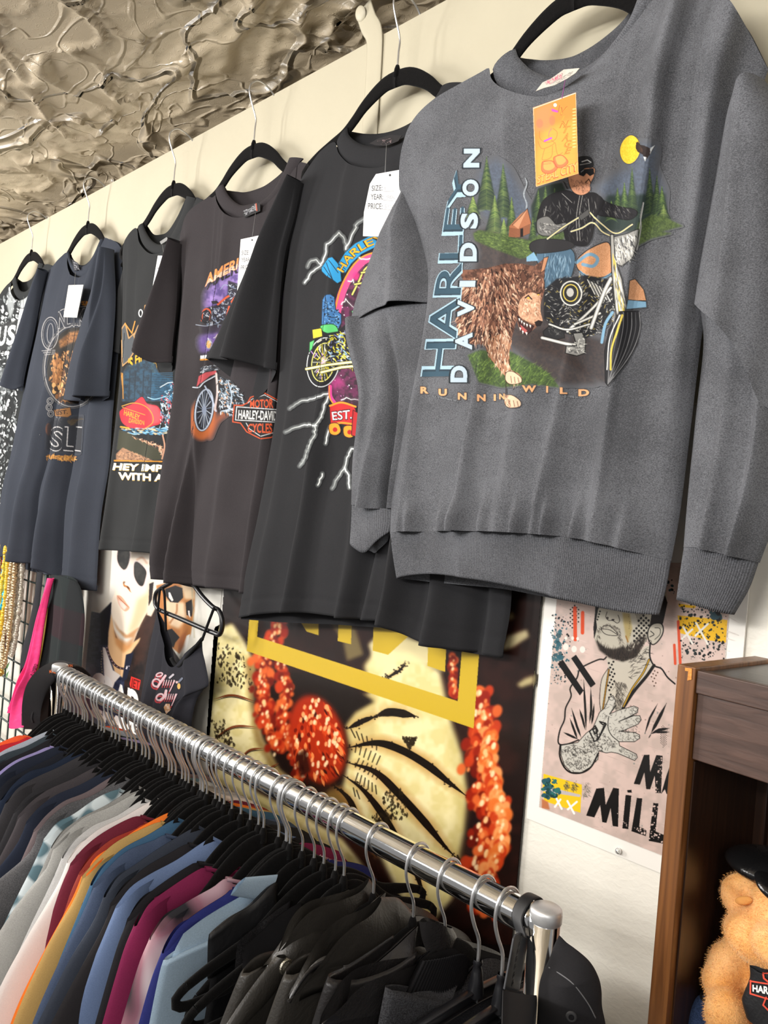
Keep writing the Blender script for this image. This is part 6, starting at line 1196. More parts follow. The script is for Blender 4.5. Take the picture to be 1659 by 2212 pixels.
for zz in ([(110, 180), (270, 260), (280, 420), (110, 380)], [(80, 560), (140, 560), (200, 700), (130, 740)], [(90, 640), (200, 800), (330, 880), (180, 740)], [(880, 900), (980, 880), (1010, 1010), (920, 1060)], [(830, 1000), (940, 1000), (900, 1130)], [(980, 640), (1050, 640), (1020, 700)], [(1180, 1220), (1260, 1200), (1220, 1320)]):
    for q in P_.inside(zz, 110): P_.ell(q[0], q[1], P_.rs.uniform(1.5, 7), P_.rs.uniform(2, 13), '2a2012', P_.rs.uniform(-.4, .6), .75, n=7)
for k in range(26): t = k / 26; x = 700 + 120 * t; P_.line([(740 + 130 * sin(3.1 * t) * .3 + 20 * (k % 6), 600 + 300 * t), (760 + 20 * (k % 6), 640 + 300 * t)], 6, '1c130b', .8)
P_.poly([(380, 700), (560, 880), (700, 850), (740, 700), (700, 560), (560, 420), (420, 400), (300, 300), (280, 480), (340, 640)], '1b0d08', soft=14)
def beads(A, L, n, r, spread, cols=('8e1d0c', 'c23a17', 'd9622c', '6a1408')):
    q = smooth(L, n)
    for i in range(n):
        for j in range(3):
            c = q[i] + A.rs.normal(size=2) * spread; rr = r * A.rs.uniform(.6, 1.2); A.ell(c[0], c[1], rr, rr * 1.3, cols[A.rs.randint(len(cols))], .3, .95, soft=5)
    for i in range(n):
        c = q[i] + A.rs.normal(size=2) * spread * .8; rr = r * .4 * A.rs.uniform(.5, 1.2); A.ell(c[0], c[1], rr, rr * 1.6, ['f6c487', 'ffe0ae', 'ee8a4a'][A.rs.randint(3)], .3, .9, soft=4)
beads(P_, [(400, 90), (380, 160), (330, 260), (320, 400), (340, 540), (400, 700)], 60, 17, 20); beads(P_, [(400, 300), (430, 420), (420, 560), (470, 680), (500, 830)], 50, 15, 14)
P_.ell(580, 650, 130, 215, 'a3290f', -.25, soft=12); 
for k in range(120):
    t = P_.rs.uniform(-1, 1); c = np.array([580 + 105 * t, 650 + 190 * P_.rs.uniform(-1, 1) * (1 - t * t) ** .5]); l = P_.rs.uniform(20, 60)
    P_.line([c, c + (12 + 20 * t, l)], P_.rs.uniform(8, 16), ['d9481c', '6a1408', 'c23a17', 'f08a48', '3a0d06', 'b5300f'][P_.rs.randint(6)], .9, taper=2)
for k in range(70):
    t = P_.rs.uniform(-1, 1); c = np.array([580 + 105 * t, 650 + 190 * P_.rs.uniform(-1, 1) * (1 - t * t) ** .5]); P_.ell(c[0], c[1], 7, 12, ['ffd9a8', 'f6a266'][k % 2], .2, .9, soft=2)
P_.poly([(480, 720), (530, 690), (550, 800), (500, 830)], '1d0a06', .8, soft=8)
beads(P_, [(1350, 430), (1370, 600), (1330, 760), (1390, 800), (1340, 950), (1440, 1000), (1350, 1100), (1430, 1150), (1330, 1240), (1400, 1330), (1330, 1390), (1400, 1450)], 110, 24, 24); beads(P_, [(1400, 620), (1380, 740), (1440, 960), (1450, 1150), (1380, 1300)], 50, 24, 14, ('e0702e', 'f09a58', 'c23a17')); beads(P_, [(1215, 260), (1225, 440)], 16, 14, 8)
for P, c in (([(1460, 200), (1480, 160), (1570, 130), (1580, 165), (1500, 215), (1450, 230)], 'cfc092'), ([(1520, 390), (1560, 360), (1605, 345), (1600, 385), (1540, 405)], 'c2b280'), ([(1470, 90), (1500, 40), (1510, 80)], '8a7a50'), ([(820, 200), (900, 120), (1100, 200), (1180, 330), (1100, 300), (960, 280), (860, 330)], CR), ([(640, 100), (760, 120), (800, 250), (720, 280), (700, 180)], '7a6a44')): P_.poly(P, c, .9, soft=10)
YL = 'c9a92f'
P_.poly([(262, 60), (305, 60), (297, 165), (1243, 468), (1262, 230), (1345, 230), (1318, 597), (248, 232)], YL)
for P in ([(480, 60), (588, 60), (587, 158), (530, 140)], [(683, 60), (745, 60), (740, 200), (677, 185)], [(848, 60), (1045, 60), (1035, 140), (915, 250), (842, 230)], [(1107, 100), (1195, 100), (1183, 330), (1100, 302)]): P_.poly(P, YL)
P_.build('printed_picture', ((0, .0013, 0), WN), '1a1210', tB, .25, plain=True, coat=.5)
# --- portrait film poster
tC = sheet('portrait_poster', 'poster of a person in sunglasses with big white letters behind the rail', -2.005, -1.350, 1.16, 1.86, simple('pale_poster_paper', 'd9d5cc', rough=.35))
G = Art(172, 1130, 492, 1700, 1.0, 2, (170, 1190, 5.3516), 41)
G.fr = (0, 0, 1); G.poly(wallrect(-1.985, -1.372, 1.18, 1.84), 'dedad0', tex=('d2cdc2', 60, .5)); G.fr = (170, 1190, 5.3516)
SK, SK2, SK3 = 'efe2d0', 'e2b98a', 'b87a44'
G.poly([(150, 700), (290, 730), (380, 590), (370, 800), (560, 1300), (520, 2100), (60, 2100), (80, 1400)], '22263a', soft=4, tex=('3a425c', 30, .8)); G.poly([(250, 720), (380, 590), (350, 1100), (260, 1080)], '12131c', .95, soft=8)
G.poly([(820, 620), (930, 680), (1000, 1000), (1200, 1300), (1100, 2100), (500, 2100), (540, 1300), (660, 1000)], '1d1717', soft=5, tex=('3f2c26', 60, .5))
G.poly([(700, 800), (780, 700), (900, 750), (760, 1250), (640, 1330)], '4a2c20', .6, soft=20)
G.poly([(380, 720), (430, 1000), (560, 1100), (720, 1000), (760, 900), (700, 1050), (560, 1250), (530, 1480), (420, 1400), (340, 1130), (345, 950)], SK2, soft=8); G.poly([(400, 900), (470, 1010), (560, 1060), (680, 960), (600, 1120), (520, 1180), (430, 1080)], SK3, .7, soft=16)
G.poly([(440, -60), (900, -60), (850, 260), (835, 480), (800, 700), (700, 880), (560, 970), (470, 900), (400, 790), (380, 700), (390, 560), (430, 460), (425, 200)], SK, soft=4); G.poly([(680, 560), (800, 480), (835, 300), (840, 480), (790, 700), (690, 890), (560, 970), (620, 800)], SK2, .75, soft=26); G.poly([(395, 780), (470, 905), (560, 975), (700, 880), (640, 1000), (540, 1010), (440, 900)], SK3, .75, soft=12)
G.poly([(800, 620), (900, 400), (960, 440), (920, 600), (840, 760), (790, 740)], 'f0dcc4', soft=6); G.poly([(820, 380), (870, 360), (850, 560), (810, 640)], '231a16', soft=5)
for P in ([(450, 60), (480, -60), (580, -10), (590, 90), (560, 190), (520, 215), (465, 150)], [(650, 140), (700, 140), (780, 230), (770, 330), (740, 405), (690, 380), (645, 280)]):
    G.outline(P, 26, 'd9cfcb', sm=True); G.outline(P, 10, 'b59a92', sm=True); G.poly(P, '35332f', sm=True, tex=('1c1b1a', 60, .8))
G.poly([(440, -80), (560, -80), (540, 0), (470, 30)], '141214'); G.line([(680, 100), (740, 80), (790, 140)], 22, 'c98f6c', .6, sm=True, soft=True)
G.line([(520, 350), (530, 400), (570, 420), (600, 470), (615, 478)], 22, 'b9733c', .9, sm=True, taper=2); G.ell(575, 425, 24, 10, '5a2f18', .8, .8, soft=4); G.ell(528, 365, 12, 16, '5a2f18', .8, .6, soft=4)
G.poly([(445, 515), (500, 530), (560, 610), (592, 660), (540, 700), (480, 640), (455, 580)], 'd8a488', sm=True, soft=4); G.poly([(455, 560), (520, 600), (560, 650), (530, 685), (480, 640)], 'f0d0c4', soft=6); G.line([(445, 515), (500, 575), (590, 660)], 8, 'a4583c', sm=True, taper=2)
G.line([(330, 1120), (350, 1200), (400, 1290), (470, 1350), (590, 1370)], 26, '241a1c', sm=True)
for k in range(20): q = smooth([(330, 1120), (350, 1200), (400, 1290), (470, 1350), (590, 1370)], 20)[k]; G.ell(q[0], q[1], 9, 9, ['a08490', '4a3a40'][k % 2])
G.poly([(280, 1110), (310, 1120), (400, 1380), (490, 1440), (420, 1520), (380, 1640), (300, 1500)], 'ece6e0', soft=3)
for k in range(16): G.ell(268 + 6 * sin(k), 1160 + k * 30, 7, 9, 'a99a7a')
G.poly([(550, 1200), (640, 1170), (600, 1330), (560, 1480), (500, 1520)], '1f2233', soft=4); G.dots([(550, 1330), (600, 1330), (590, 1380), (550, 1380)], 6, 10, ['d0c8d0'])
# second face, half hidden
G.poly([(900, 400), (1180, 330), (1350, 420), (1340, 700), (1300, 960), (1180, 1200), (1060, 1100), (960, 900), (930, 650)], 'b9773f', soft=8); G.poly([(1000, 560), (1230, 600), (1250, 780), (1160, 900), (1060, 860), (1010, 700)], 'edd3b2', .9, soft=18); G.poly([(1180, 380), (1350, 380), (1340, 560), (1230, 560)], 'ead2ae', .85, soft=14); G.poly([(1250, 980), (1290, 960), (1230, 1230), (1160, 1210)], 'f0ece6', soft=4); G.poly([(1140, 1050), (1260, 900), (1220, 1100), (1170, 1190)], 'a85f34', .8, soft=12)
G.poly([(1000, 440), (1120, 400), (1200, 430), (1210, 540), (1150, 600), (1060, 590), (1010, 520)], '151213', soft=5); G.poly([(1040, 480), (1060, 480), (1100, 570), (1080, 585), (1045, 540)], 'e9e2dc'); G.poly([(1240, 600), (1310, 560), (1330, 660), (1310, 760), (1250, 740)], '1a1314', soft=5); G.poly([(1265, 690), (1285, 690), (1295, 780), (1270, 740)], 'e0d8d2'); G.line([(1140, 620), (1130, 720), (1060, 830)], 18, '9a5a2c', .8, sm=True, soft=True)
G.poly([(1000, 920), (1080, 900), (1170, 1000), (1120, 1060), (1100, 1120), (1020, 1040)], '120e0f', soft=5)
G.line([(1310, 380), (1340, 1000)], 14, 'b3a88a', .7, soft=True)
wt = 'f0efec'
for ch, q in (('C', [(130, 1640), (290, 1720), (150, 1410), (305, 1440)]), ('R', [(295, 1650), (410, 1720), (305, 1440), (430, 1530)]), ('A', [(415, 1760), (560, 1820), (440, 1530), (550, 1590)]), ('D', [(555, 1810), (690, 1870), (570, 1590), (700, 1640)])): G.text(ch, q, wt, .09)
G.poly([(592, 1540), (610, 1450), (720, 1492), (715, 1530), (700, 1610), (600, 1575)], 'd8342c'); G.text('JET', [(600, 1560), (700, 1598), (612, 1462), (712, 1500)], '6a1512', .02)
G.text('GRAVE', [(140, 1900), (700, 2150), (150, 1800), (700, 2000)], wt, .06)
G.build('printed_picture', ((0, .0013, 0), WN), 'd9d5cc', tC, .3, plain=True, coat=.4)

# ================================================================ swing tags on the wall shirts
def swing_tag(k, quad, d, label, draw, col='f4f3f1', string=None, base='f4f3f1', scol='8a8a8a', grp='price tags on the wall shirts', orig=None):
    pl = PLN[k]; P = conv(pl, quad, d); c = P.mean(0)
    t = thing('price_tag', label, 'tag', tuple(c), grp)
    MB().prism(P - pl.n * .0006, .0006, pl.n).build('card', simple('tag_card', col, rough=.5, noise=.02), t, flat=True)
    if string is not None:
        s0 = conv(pl, [string[0]], string[2])[0]; s1 = conv(pl, [string[1]], d + .001)[0]
        MB().tube([s0, (s0 + s1) / 2 + [0, 0, -.001], s1], .0005, 5).build('string', simple('tag_string', scol, rough=.4), t)
    q = np.array(quad); x0, y0 = q.min(0) - 1; x1, y1 = q.max(0) + 1
    A = Art(x0, y0, x1, y1, .6, 2, (0, 0, 1), 3); draw(A); A.fr = (0, 0, 1); A.clip(quad)
    if A.A.max() > 0: A.build('printing', (P[0] + pl.n * .0001, pl.n), base, t, .5, plain=True, lift=.0003)
def lines3(fr, rows, hole, hw=None):
    def f(A):
        A.fr = fr
        for s, q, ln in rows:
            A.text(s, q, '3a3a40', .012)
            if ln: A.line(ln, 2.2, '3a3a40')
        A.ell(hole[0], hole[1], hole[2], hole[2], '2e2e30')
        for (s, q) in (hw or []): A.text(s, q, '9a9aa0', -.005)
    return f
fe = (550, 300, 2.765)
swing_tag('E', [(812, 376), (873, 365), (876, 440), (868, 512), (784, 510), (786, 459), (799, 397)], .046, 'white price tag on the lightning t-shirt, partly behind the sweatshirt sleeve',
    lines3(fe, [('SIZE:', [(700, 312), (764, 308), (700, 278), (764, 274)], [(768, 315), (832, 312)]), ('YEAR:', [(694, 362), (768, 362), (694, 328), (768, 328)], [(768, 366), (850, 372)]), ('PRICE:', [(678, 418), (765, 420), (678, 382), (765, 384)], [(768, 422), (818, 425)])], (809, 217, 7), [('L', [(776, 304), (790, 303), (778, 284), (792, 283)]), ('90s', [(786, 362), (836, 362), (790, 335), (840, 335)]), ('$100', [(776, 415), (830, 418), (778, 390), (832, 390)])]), string=((835, 312), (832, 372), .022))
fd = (420, 340, 5.925)
swing_tag('D', [(520, 517), (567, 507), (559, 622), (556, 640), (512, 631)], .042, 'white price tag with three lines hanging on the brownish black t-shirt',
    lines3(fd, [('SIZE:', [(603, 1250), (700, 1245), (608, 1190), (705, 1188)], [(705, 1250), (840, 1220)]), ('YEAR:', [(600, 1340), (715, 1335), (602, 1282), (718, 1278)], [(722, 1338), (836, 1310)]), ('PRICE:', [(592, 1445), (715, 1425), (597, 1380), (720, 1365)], [(725, 1432), (790, 1418)])], (740, 1058, 12), [('L', [(722, 1230), (745, 1228), (726, 1205), (748, 1203)]), ('90s', [(745, 1322), (800, 1312), (750, 1285), (805, 1278)])]), string=((552, 460), (545, 512), .026))
def dC(A):
    A.fr = (200, 400, 3.6867)
    for q in ([(510, 660), (590, 680)], [(500, 735), (575, 750)], [(488, 795), (545, 805)]): A.line(q, 2.6, '6a6a70'); A.line([(q[0][0] + 4, q[0][1]), (q[0][0] + 26, q[0][1] + 3)], 5, '4a4a50')
    A.line([(550, 640), (575, 655)], 3, 'b5b5b9'); A.line([(540, 712), (560, 718)], 3, 'b5b5b9'); A.ell(568, 598, 4, 4, '2e2e30')
swing_tag('C', [(341, 552), (370, 553.5), (358, 652), (324, 651)], .036, 'white price tag hanging on the black sidecar print t-shirt', dC, string=((351, 528), (355, 556), .024))
def dB(A):
    A.fr = (0, 400, 3.6875)
    for q in ([(590, 860), (610, 862)], [(580, 905), (605, 910)], [(555, 970), (570, 972)]): A.line(q, 6, 'd8d4c8')
    A.ell(600, 815, 4, 4, 'b9b5a8')
swing_tag('B', [(148, 616), (180, 615), (166, 686), (137, 685)], .050, 'cream price tag hanging on the faded navy t-shirt', dB, col='e9e4d4', base='e9e4d4', string=((163, 588), (161, 617), .028))
def dA(A):
    A.fr = (0, 550, 4.02); A.text('SIZE', [(160, 640), (172, 560), (150, 640), (162, 560)], '6a6a70', .0); A.line([(178, 570), (200, 572)], 2, '8a8a90'); A.line([(175, 605), (200, 608)], 2, '8a8a90')
swing_tag('A', [(43, 667), (58, 667), (42, 737), (32, 735)], .040, 'narrow white price tag on the leftmost wall shirt', dA, string=((51, 640), (50, 669), .022))
def dF(A):
    A.fr = (1130, 180, 9.214); q = [(212, 510), (1045, 205), (1095, 1795), (268, 2050)]
    A.poly([(200, 490), (1050, 185), (1100, 1800), (262, 2060)], 'e9ddc8'); A.poly(q, 'e08a3c'); A.poly([(400, 900), (1080, 700), (1095, 1795), (268, 2050), (240, 1500)], 'e5a84a', .8, soft=60); A.poly([(212, 510), (620, 370), (560, 900), (230, 1000)], 'df8a5c', .8, soft=60)
    for k in range(12): y = 640 + 115 * k; A.line([(225, y + 130), (560, y + 40), (1060, y - 60)], 3, 'c98a45', .6, sm=True)
    for i, (ch, x, y, w, h) in enumerate((('V', 790, 560, 150, 170), ('I', 800, 700, 30, 130), ('N', 820, 820, 150, 140), ('T', 850, 930, 150, 140), ('A', 860, 1075, 130, 160), ('G', 885, 1210, 130, 140), ('E', 900, 1345, 120, 140))):
        q2 = [(x - w / 2 - 30, y + h / 2), (x + w / 2 - 30, y + h / 2 - 20), (x - w / 2 + 30, y - h / 2), (x + w / 2 + 30, y - h / 2 - 20)]; A.text(ch, q2, 'a8542c', .02); A.text(ch, q2, 'e2993c', -.012)
    for k in range(13): A.line([(975, 520 + 63 * k), (1065, 505 + 63 * k)], 22, 'f2dc9a', .75, taper=2)
    A.text('STEAL CITY', lambda u, v: (285 + 800 * u, 2000 - 260 * u - v * (150 + 30 * u)), 'b9502c', .04); A.text('STEAL CITY', lambda u, v: (285 + 800 * u, 1990 - 260 * u - v * (140 + 30 * u)), 'eab869', .005)
    # cartoon shoes and baggy trousers, plain stand-in shapes
    for P in ([(370, 1640), (400, 1560), (560, 1540), (640, 1600), (680, 1700), (560, 1790), (440, 1790), (375, 1740)], [(610, 1480), (760, 1430), (860, 1500), (895, 1580), (800, 1670), (690, 1680), (640, 1620)]):
        A.poly(P, 'd9694a', .75, sm=True); A.outline(P, 9, 'b5482e', sm=True); c = np.mean(P, 0); A.poly([tuple(c + (np.array(p) - c) * .72 + (0, -28)) for p in P], 'e6a458', .95, sm=True)
    for P in ([(430, 1310), (400, 1420), (390, 1530), (560, 1470), (590, 1250)], [(640, 1180), (690, 1420), (790, 1380)], [(300, 1160), (350, 1280), (430, 1300), (620, 1200), (560, 1130)], [(330, 950), (340, 1100), (470, 1180), (640, 1120), (680, 980), (600, 900)], [(380, 1560), (560, 1570)], [(400, 1610), (560, 1600)]): A.line(P, 8, 'b5603a', .85, sm=True)
    A.ell(330, 800, 70, 90, 'd9705a', a=.5, soft=10); A.ell(580, 740, 60, 100, 'd9705a', a=.5, soft=10)
    A.ell(640, 435, 34, 36, 'f4efe4'); A.poly([(560, 520), (590, 508), (700, 550), (690, 585), (580, 560)], 'c94fb0'); A.line([(700, 570), (730, 440)], 7, '6a2a4a', sm=True); A.line([(430, 1150), (565, 1090)], 34, 'b94fd0'); A.line([(510, 1080), (520, 980), (570, 900)], 6, '9a4a9a', sm=True)
swing_tag('F', [(1151.7, 233), (1244, 200), (1249.4, 375), (1158.4, 403.6)], .062, 'orange tag with cartoon shoes hanging on the grey sweatshirt', dF, col='e9c9a0', base='e08a3c', string=((1221, 172), (1214, 212), .045), scol='a04a9a')
# sewn neck labels
def neck_label(k, quad, d, name, col, draw, dz=.0008):
    pl = PLN[k]; P = conv(pl, quad, d); o = MB().prism(P, -dz, pl.n).build(name, simple('woven_label', col, rough=.8, noise=.1), T[k], flat=True)
    q = np.array(quad); A = Art(*(q.min(0) - 1), *(q.max(0) + 1), .6, 2, (0, 0, 1), 3); draw(A)
    if A.A.max() > 0: A.build('label_print', (P[0] + pl.n * .0001, pl.n), col, T[k], .8, plain=True, lift=.0003)
def lf(A): A.fr = (1000, 0, 2.517); A.strokes([(440, 450), (540, 395), (540, 420), (470, 455)], 60, 10, 4, ['c23a5a', 'd97a8a'], 1.2, .6); A.strokes([(470, 455), (600, 385), (620, 380), (520, 450)], 30, 12, 2, ['6a6a66'], -.5, .2)
neck_label('F', [(1157, 197), (1172, 178), (1190, 170), (1218, 150), (1252, 147), (1243, 158), (1225, 170), (1198, 184), (1175, 190)], .040, 'neck_label', 'c9c2b6', lf)
def ld(A): A.fr = fd; A.strokes([(620, 690), (760, 620), (770, 680), (640, 750)], 90, 24, 4, ['c9c9cc', '8a8a90'], -.4, .15); A.line([(790, 595), (800, 680)], 16, 'a85a4a'); A.line([(775, 600), (785, 680)], 5, 'd0d0d2')
neck_label('D', [(524, 462), (547, 440), (556, 436), (562, 442), (562, 456), (545, 463), (528, 470)], .019, 'neck_label', '1a1a1c', ld)
neck_label('E', [(798, 310), (815, 300), (845, 291), (868, 293), (860, 305), (835, 315), (812, 314)], .016, 'neck_label', '161214', lambda A: A.strokes([(815, 305), (855, 295), (850, 308), (820, 313)], 24, 5, 1, ['7a6a6a'], -.3, .2))
neck_label('B', [(155, 560), (168, 568), (172, 582), (160, 585)], .014, 'neck_label', '24242a', lambda A: A.strokes([(157, 563), (168, 570), (170, 580), (161, 583)], 14, 5, 1.4, ['8a8a90'], .8, .3))
neck_label('C', [(345, 522), (360, 512), (363, 518), (348, 528)], .014, 'neck_label', '8a8a88', lambda A: None)
# ================================================================ black camisole hanging on the poster
pl = Plane(-1.5, -.045, .0); 
ft = crop(280, 1230, 5.671); f2 = crop(170, 1190, 5.3516)
t = thing('camisole', 'black strappy camisole with pink script lettering hanging over the posters', 'camisole', tuple(pl.px((400, 1480))))
mb = MB(); panel(mb, pl, ft([(345, 510), (400, 640), (440, 760), (480, 900), (510, 1090), (560, 1170), (620, 1185), (700, 1080), (780, 980), (840, 910), (890, 850)]), ft([(60, 2300), (400, 2400), (740, 2500)]),
    ft([(300, 700), (235, 1000), (170, 1400), (110, 1800)]), ft([(895, 1000), (930, 1160), (968, 1400), (900, 1480), (820, 1600), (770, 1800), (745, 2100)]), nu=90, nv=90, depth=.014, folds=[(.2, .15, .05, 0, .012), (.8, .75, .06, 0, .012), (.55, .5, .08, 0, .006), (.35, .3, .03, 0, -.006)], roll=False, back=.5)
camb = mb.build('body', fabric('26262c', .12), t)
mb = MB()
for P in ([(345, 510), (355, 400), (372, 250), (400, 230), (425, 300), (435, 500), (445, 760)], [(890, 860), (940, 720), (1000, 560), (1035, 470)]): mb.tube(conv(pl, ft(P), .012), .0028, 8, n=30)
mb.build('strap', fabric('18181a', .1), t)
mb = MB(); mb.tube(conv(pl, ft([(510, 1090), (560, 1170), (620, 1185), (700, 1080), (780, 980), (840, 910), (890, 850)]), .010), .004, 8, n=40); mb.build('lace_trim', fabric('0f0f11', .3), t)
K_ = Art(315, 1440, 405, 1550, .7, 2, (315, 1440, 18.43), 51)
PK, RD = 'c9a9ae', 'a03038'
for dx, dy, c, w in ((-40, 90, RD, 60), (0, 0, PK, 70)):
    K_.ring(430 + dx, 640 + dy, 150, 150, w, c, -.5); K_.ring(550 + dx, 320 + dy, 130, 70, w * .8, c, -.3); K_.line([(480 + dx, 800 + dy), (640 + dx, 560 + dy), (790 + dx, 360 + dy)], w * 1.4, c, sm=True)
    K_.ring(570 + dx, 1210 + dy, 150, 110, w, c, -.6); K_.line([(600 + dx, 1330 + dy), (760 + dx, 1180 + dy), (820 + dx, 960 + dy)], w * 1.5, c, sm=True)
    for k in range(5): K_.line([(700 + 95 * k + dx, 740 + dy), (750 + 95 * k + dx, 540 + dy)], 34, c); K_.line([(800 + 85 * k + dx, 1300 + dy), (850 + 85 * k + dx, 1090 + dy)], 32, c)
    K_.line([(960 + dx, 980 + dy), (1160 + dx, 560 + dy)], 44, c); K_.line([(1040 + dx, 1540 + dy), (1240 + dx, 1090 + dy)], 44, c)
K_.line([(960, 440), (1100, 320)], 80, 'b5aeb6'); K_.ell(1325, 780, 65, 120, 'd9a860'); K_.line([(1330, 600), (1450, 470)], 80, '6a7080'); K_.ell(1245, 620, 50, 50, 'c9a9a9'); K_.poly([(720, 1620), (800, 1480), (960, 1480), (1000, 1720), (820, 1890)], 'b98a60', tex=('d9c0b0', 90, .8))
K_.build('graphic_print', bvh(camb), '26262c', t, .8)
t = thing('tube_hanger', 'thin black plastic hanger holding the strappy camisole', 'hanger', tuple(pl.px((440, 1300))))
MB().tube(conv(pl, ft([(640, 60), (720, 110), (800, 210), (900, 340), (1020, 460), (1090, 500), (1130, 600), (1132, 720), (1100, 798), (1040, 780), (900, 725), (600, 595), (420, 520), (345, 480), (310, 400), (325, 290), (390, 230), (480, 180), (600, 100)]), .004), .0048, 10, n=120).build('frame', blackpl, t)
hk = pl.px((392, 1238)); MB().tube([hk + [0, 0, -.01], hk + [0, 0, .04], hk + [.015, 0, .06], hk + [0, .0, .075], hk + [-.015, .02, .065]], .0016, 8, n=30).build('hook', steel, t)
# ================================================================ left: grid panel, necklaces, pink top, flannel shirt
t = thing('wire_grid_panel', 'dark wire grid panel on the wall at the left edge', 'grid panel', (-2.6, -.03, 1.0))
mb = MB()
for i in range(14): x = -2.23 - i * .0625; mb.tube([(x, -.03, .9), (x, -.03, 1.78)], .0026, 8)
for i in range(14): z = .92 + i * .0625; mb.tube([(-3.06, -.034, z), (-2.22, -.034, z)], .0026, 8)
mb.build('wire_mesh', simple('green_black_wire', '2b3a38', rough=.4, noise=.1), t)
MB().tube([(-2.22, -.03, .9), (-2.22, -.03, 1.78)], .005, 10).build('frame_rod', simple('green_black_wire', '2b3a38', rough=.4), t)
beadc = [('orange', 'e0642e', -2.50, 1.44), ('amber', 'd9912c', -2.475, 1.40), ('clear gold', 'd9c08a', -2.455, 1.36), ('red orange', 'd9482c', -2.435, 1.43), ('turquoise', '2aa6c9', -2.40, 1.52), ('yellow', 'e0b93a', -2.385, 1.42), ('gold chain', 'c9a050', -2.375, 1.33), ('pale glass', 'd5c9b0', -2.355, 1.38), ('champagne', 'c9b088', -2.325, 1.36), ('silver grey', 'b0a898', -2.30, 1.40)]
for i, (nm_, c, x, zb) in enumerate(beadc):
    y = -.075 - .006 * (i % 3); L = [(x - .012, y, 1.70), (x - .018, y, (1.7 + zb) / 2), (x - .010, y - .004, zb + .02), (x, y - .006, zb), (x + .012, y - .004, zb + .02), (x + .018, y, (1.7 + zb) / 2), (x + .012, y, 1.70)]
    q = smooth(L, 90); mb = MB(); rs = random.Random(i)
    for k, p in enumerate(q): mb.ball(p + np.array([rs.uniform(-.002, .002), 0, 0]), rs.uniform(.0050, .0085), 8, 5)
    m = simple('glass_beads', c, rough=.12, noise=.35, scale=160, metal=.55 if i in (2, 6, 8) else .0)
    tag(mb.build('bead_necklace', m), f'{nm_} bead necklace hanging in front of the wire grid', 'necklace', 'bead necklaces on the wire grid')
pb = at(18, 1375, y=-.085); mb = MB(); mb.ball(pb, (.012, .01, .016)); mb.ball(pb + [0, 0, -.026], (.010, .008, .012)); tag(mb.build('pendant', simple('dark_amber', '3a2016', rough=.15, noise=.5)), 'dark amber pendant dangling below the necklaces at left', 'pendant')
mb = MB(); rs = random.Random(4)
for k in range(9):
    p = at(4 + rs.uniform(-4, 16), 1425 + k * 4, y=-.07); a_ = rs.uniform(0, 6); d = np.array([cos(a_), -.3, sin(a_)]) * .012; e = np.array([-sin(a_), 0, cos(a_)]) * .007
    mb.add([p - d, p - e + [0, -.002, 0], p + d, p + e + [0, -.002, 0]], [(0, 1, 2), (0, 2, 3)])
tag(mb.build('ivy_leaf_sprig', simple('leaf_green', '3f7a34', rough=.5, noise=.2)), 'small green leaf sprig poking through the wire grid', 'leaves')
pk = Plane(-2.1, -.10); fz = crop(0, 1180, 5.267)
mb = MB(); panel(mb, pk, fz([(560, 370), (585, 362), (612, 366)]), fz([(90, 1835), (150, 1880), (195, 1910), (200, 2060), (300, 2050)]), fz([(520, 560), (440, 800), (380, 1050), (310, 1320), (240, 1480), (180, 1690)]), fz([(560, 560), (500, 900), (450, 1250), (400, 1450), (290, 1650), (270, 1850)]), nu=50, nv=70, depth=.010, folds=[(.35, .3, .08, 0, .012), (.65, .6, .08, 0, .012), (.5, .45, .05, 0, -.008)], roll=False, back=.5, sm=True)
o = tag(mb.build('pink_top', simple('hot_pink_satin', 'e8367c', rough=.55, noise=.06, bump=.003, bscale=30)), 'hot pink sleeveless garment hanging at left beside the necklaces', 'top')
PA = Art(60, 1425, 88, 1470, .6, 2, (0, 1180, 5.267), 61); PA.strokes([(340, 1460), (400, 1330), (430, 1350), (370, 1480)], 60, 22, 6, ['1c1016'], .9, .5); PA.build('graphic_print', bvh(o), 'e8367c', o, .7)
PY = Art(70, 1300, 112, 1460, .8, 2, (0, 1180, 5.267), 62)
mb = MB(); mb.tube(conv(pk, fz([(540, 700), (510, 950), (470, 1200), (440, 1350), (415, 1440)]), -.004), .0022, 6, n=30); tag(mb.build('cord', simple('gold_cord', 'b59a4a', rough=.5)), 'thin gold cord hanging along the pink garment', 'cord')
bk = Plane(-2.2, -.085)
mb = MB(); panel(mb, bk, fz([(430, 280), (490, 300)]), fz([(230, 1440), (330, 1330)]), fz([(400, 560), (330, 900), (250, 1200)]), fz([(470, 500), (430, 800), (340, 1200)]), nu=20, nv=50, depth=.006, roll=False)
tag(mb.build('black_scarf', fabric('2a2a2e', .2)), 'narrow black strap garment hanging between necklaces and pink top', 'scarf')
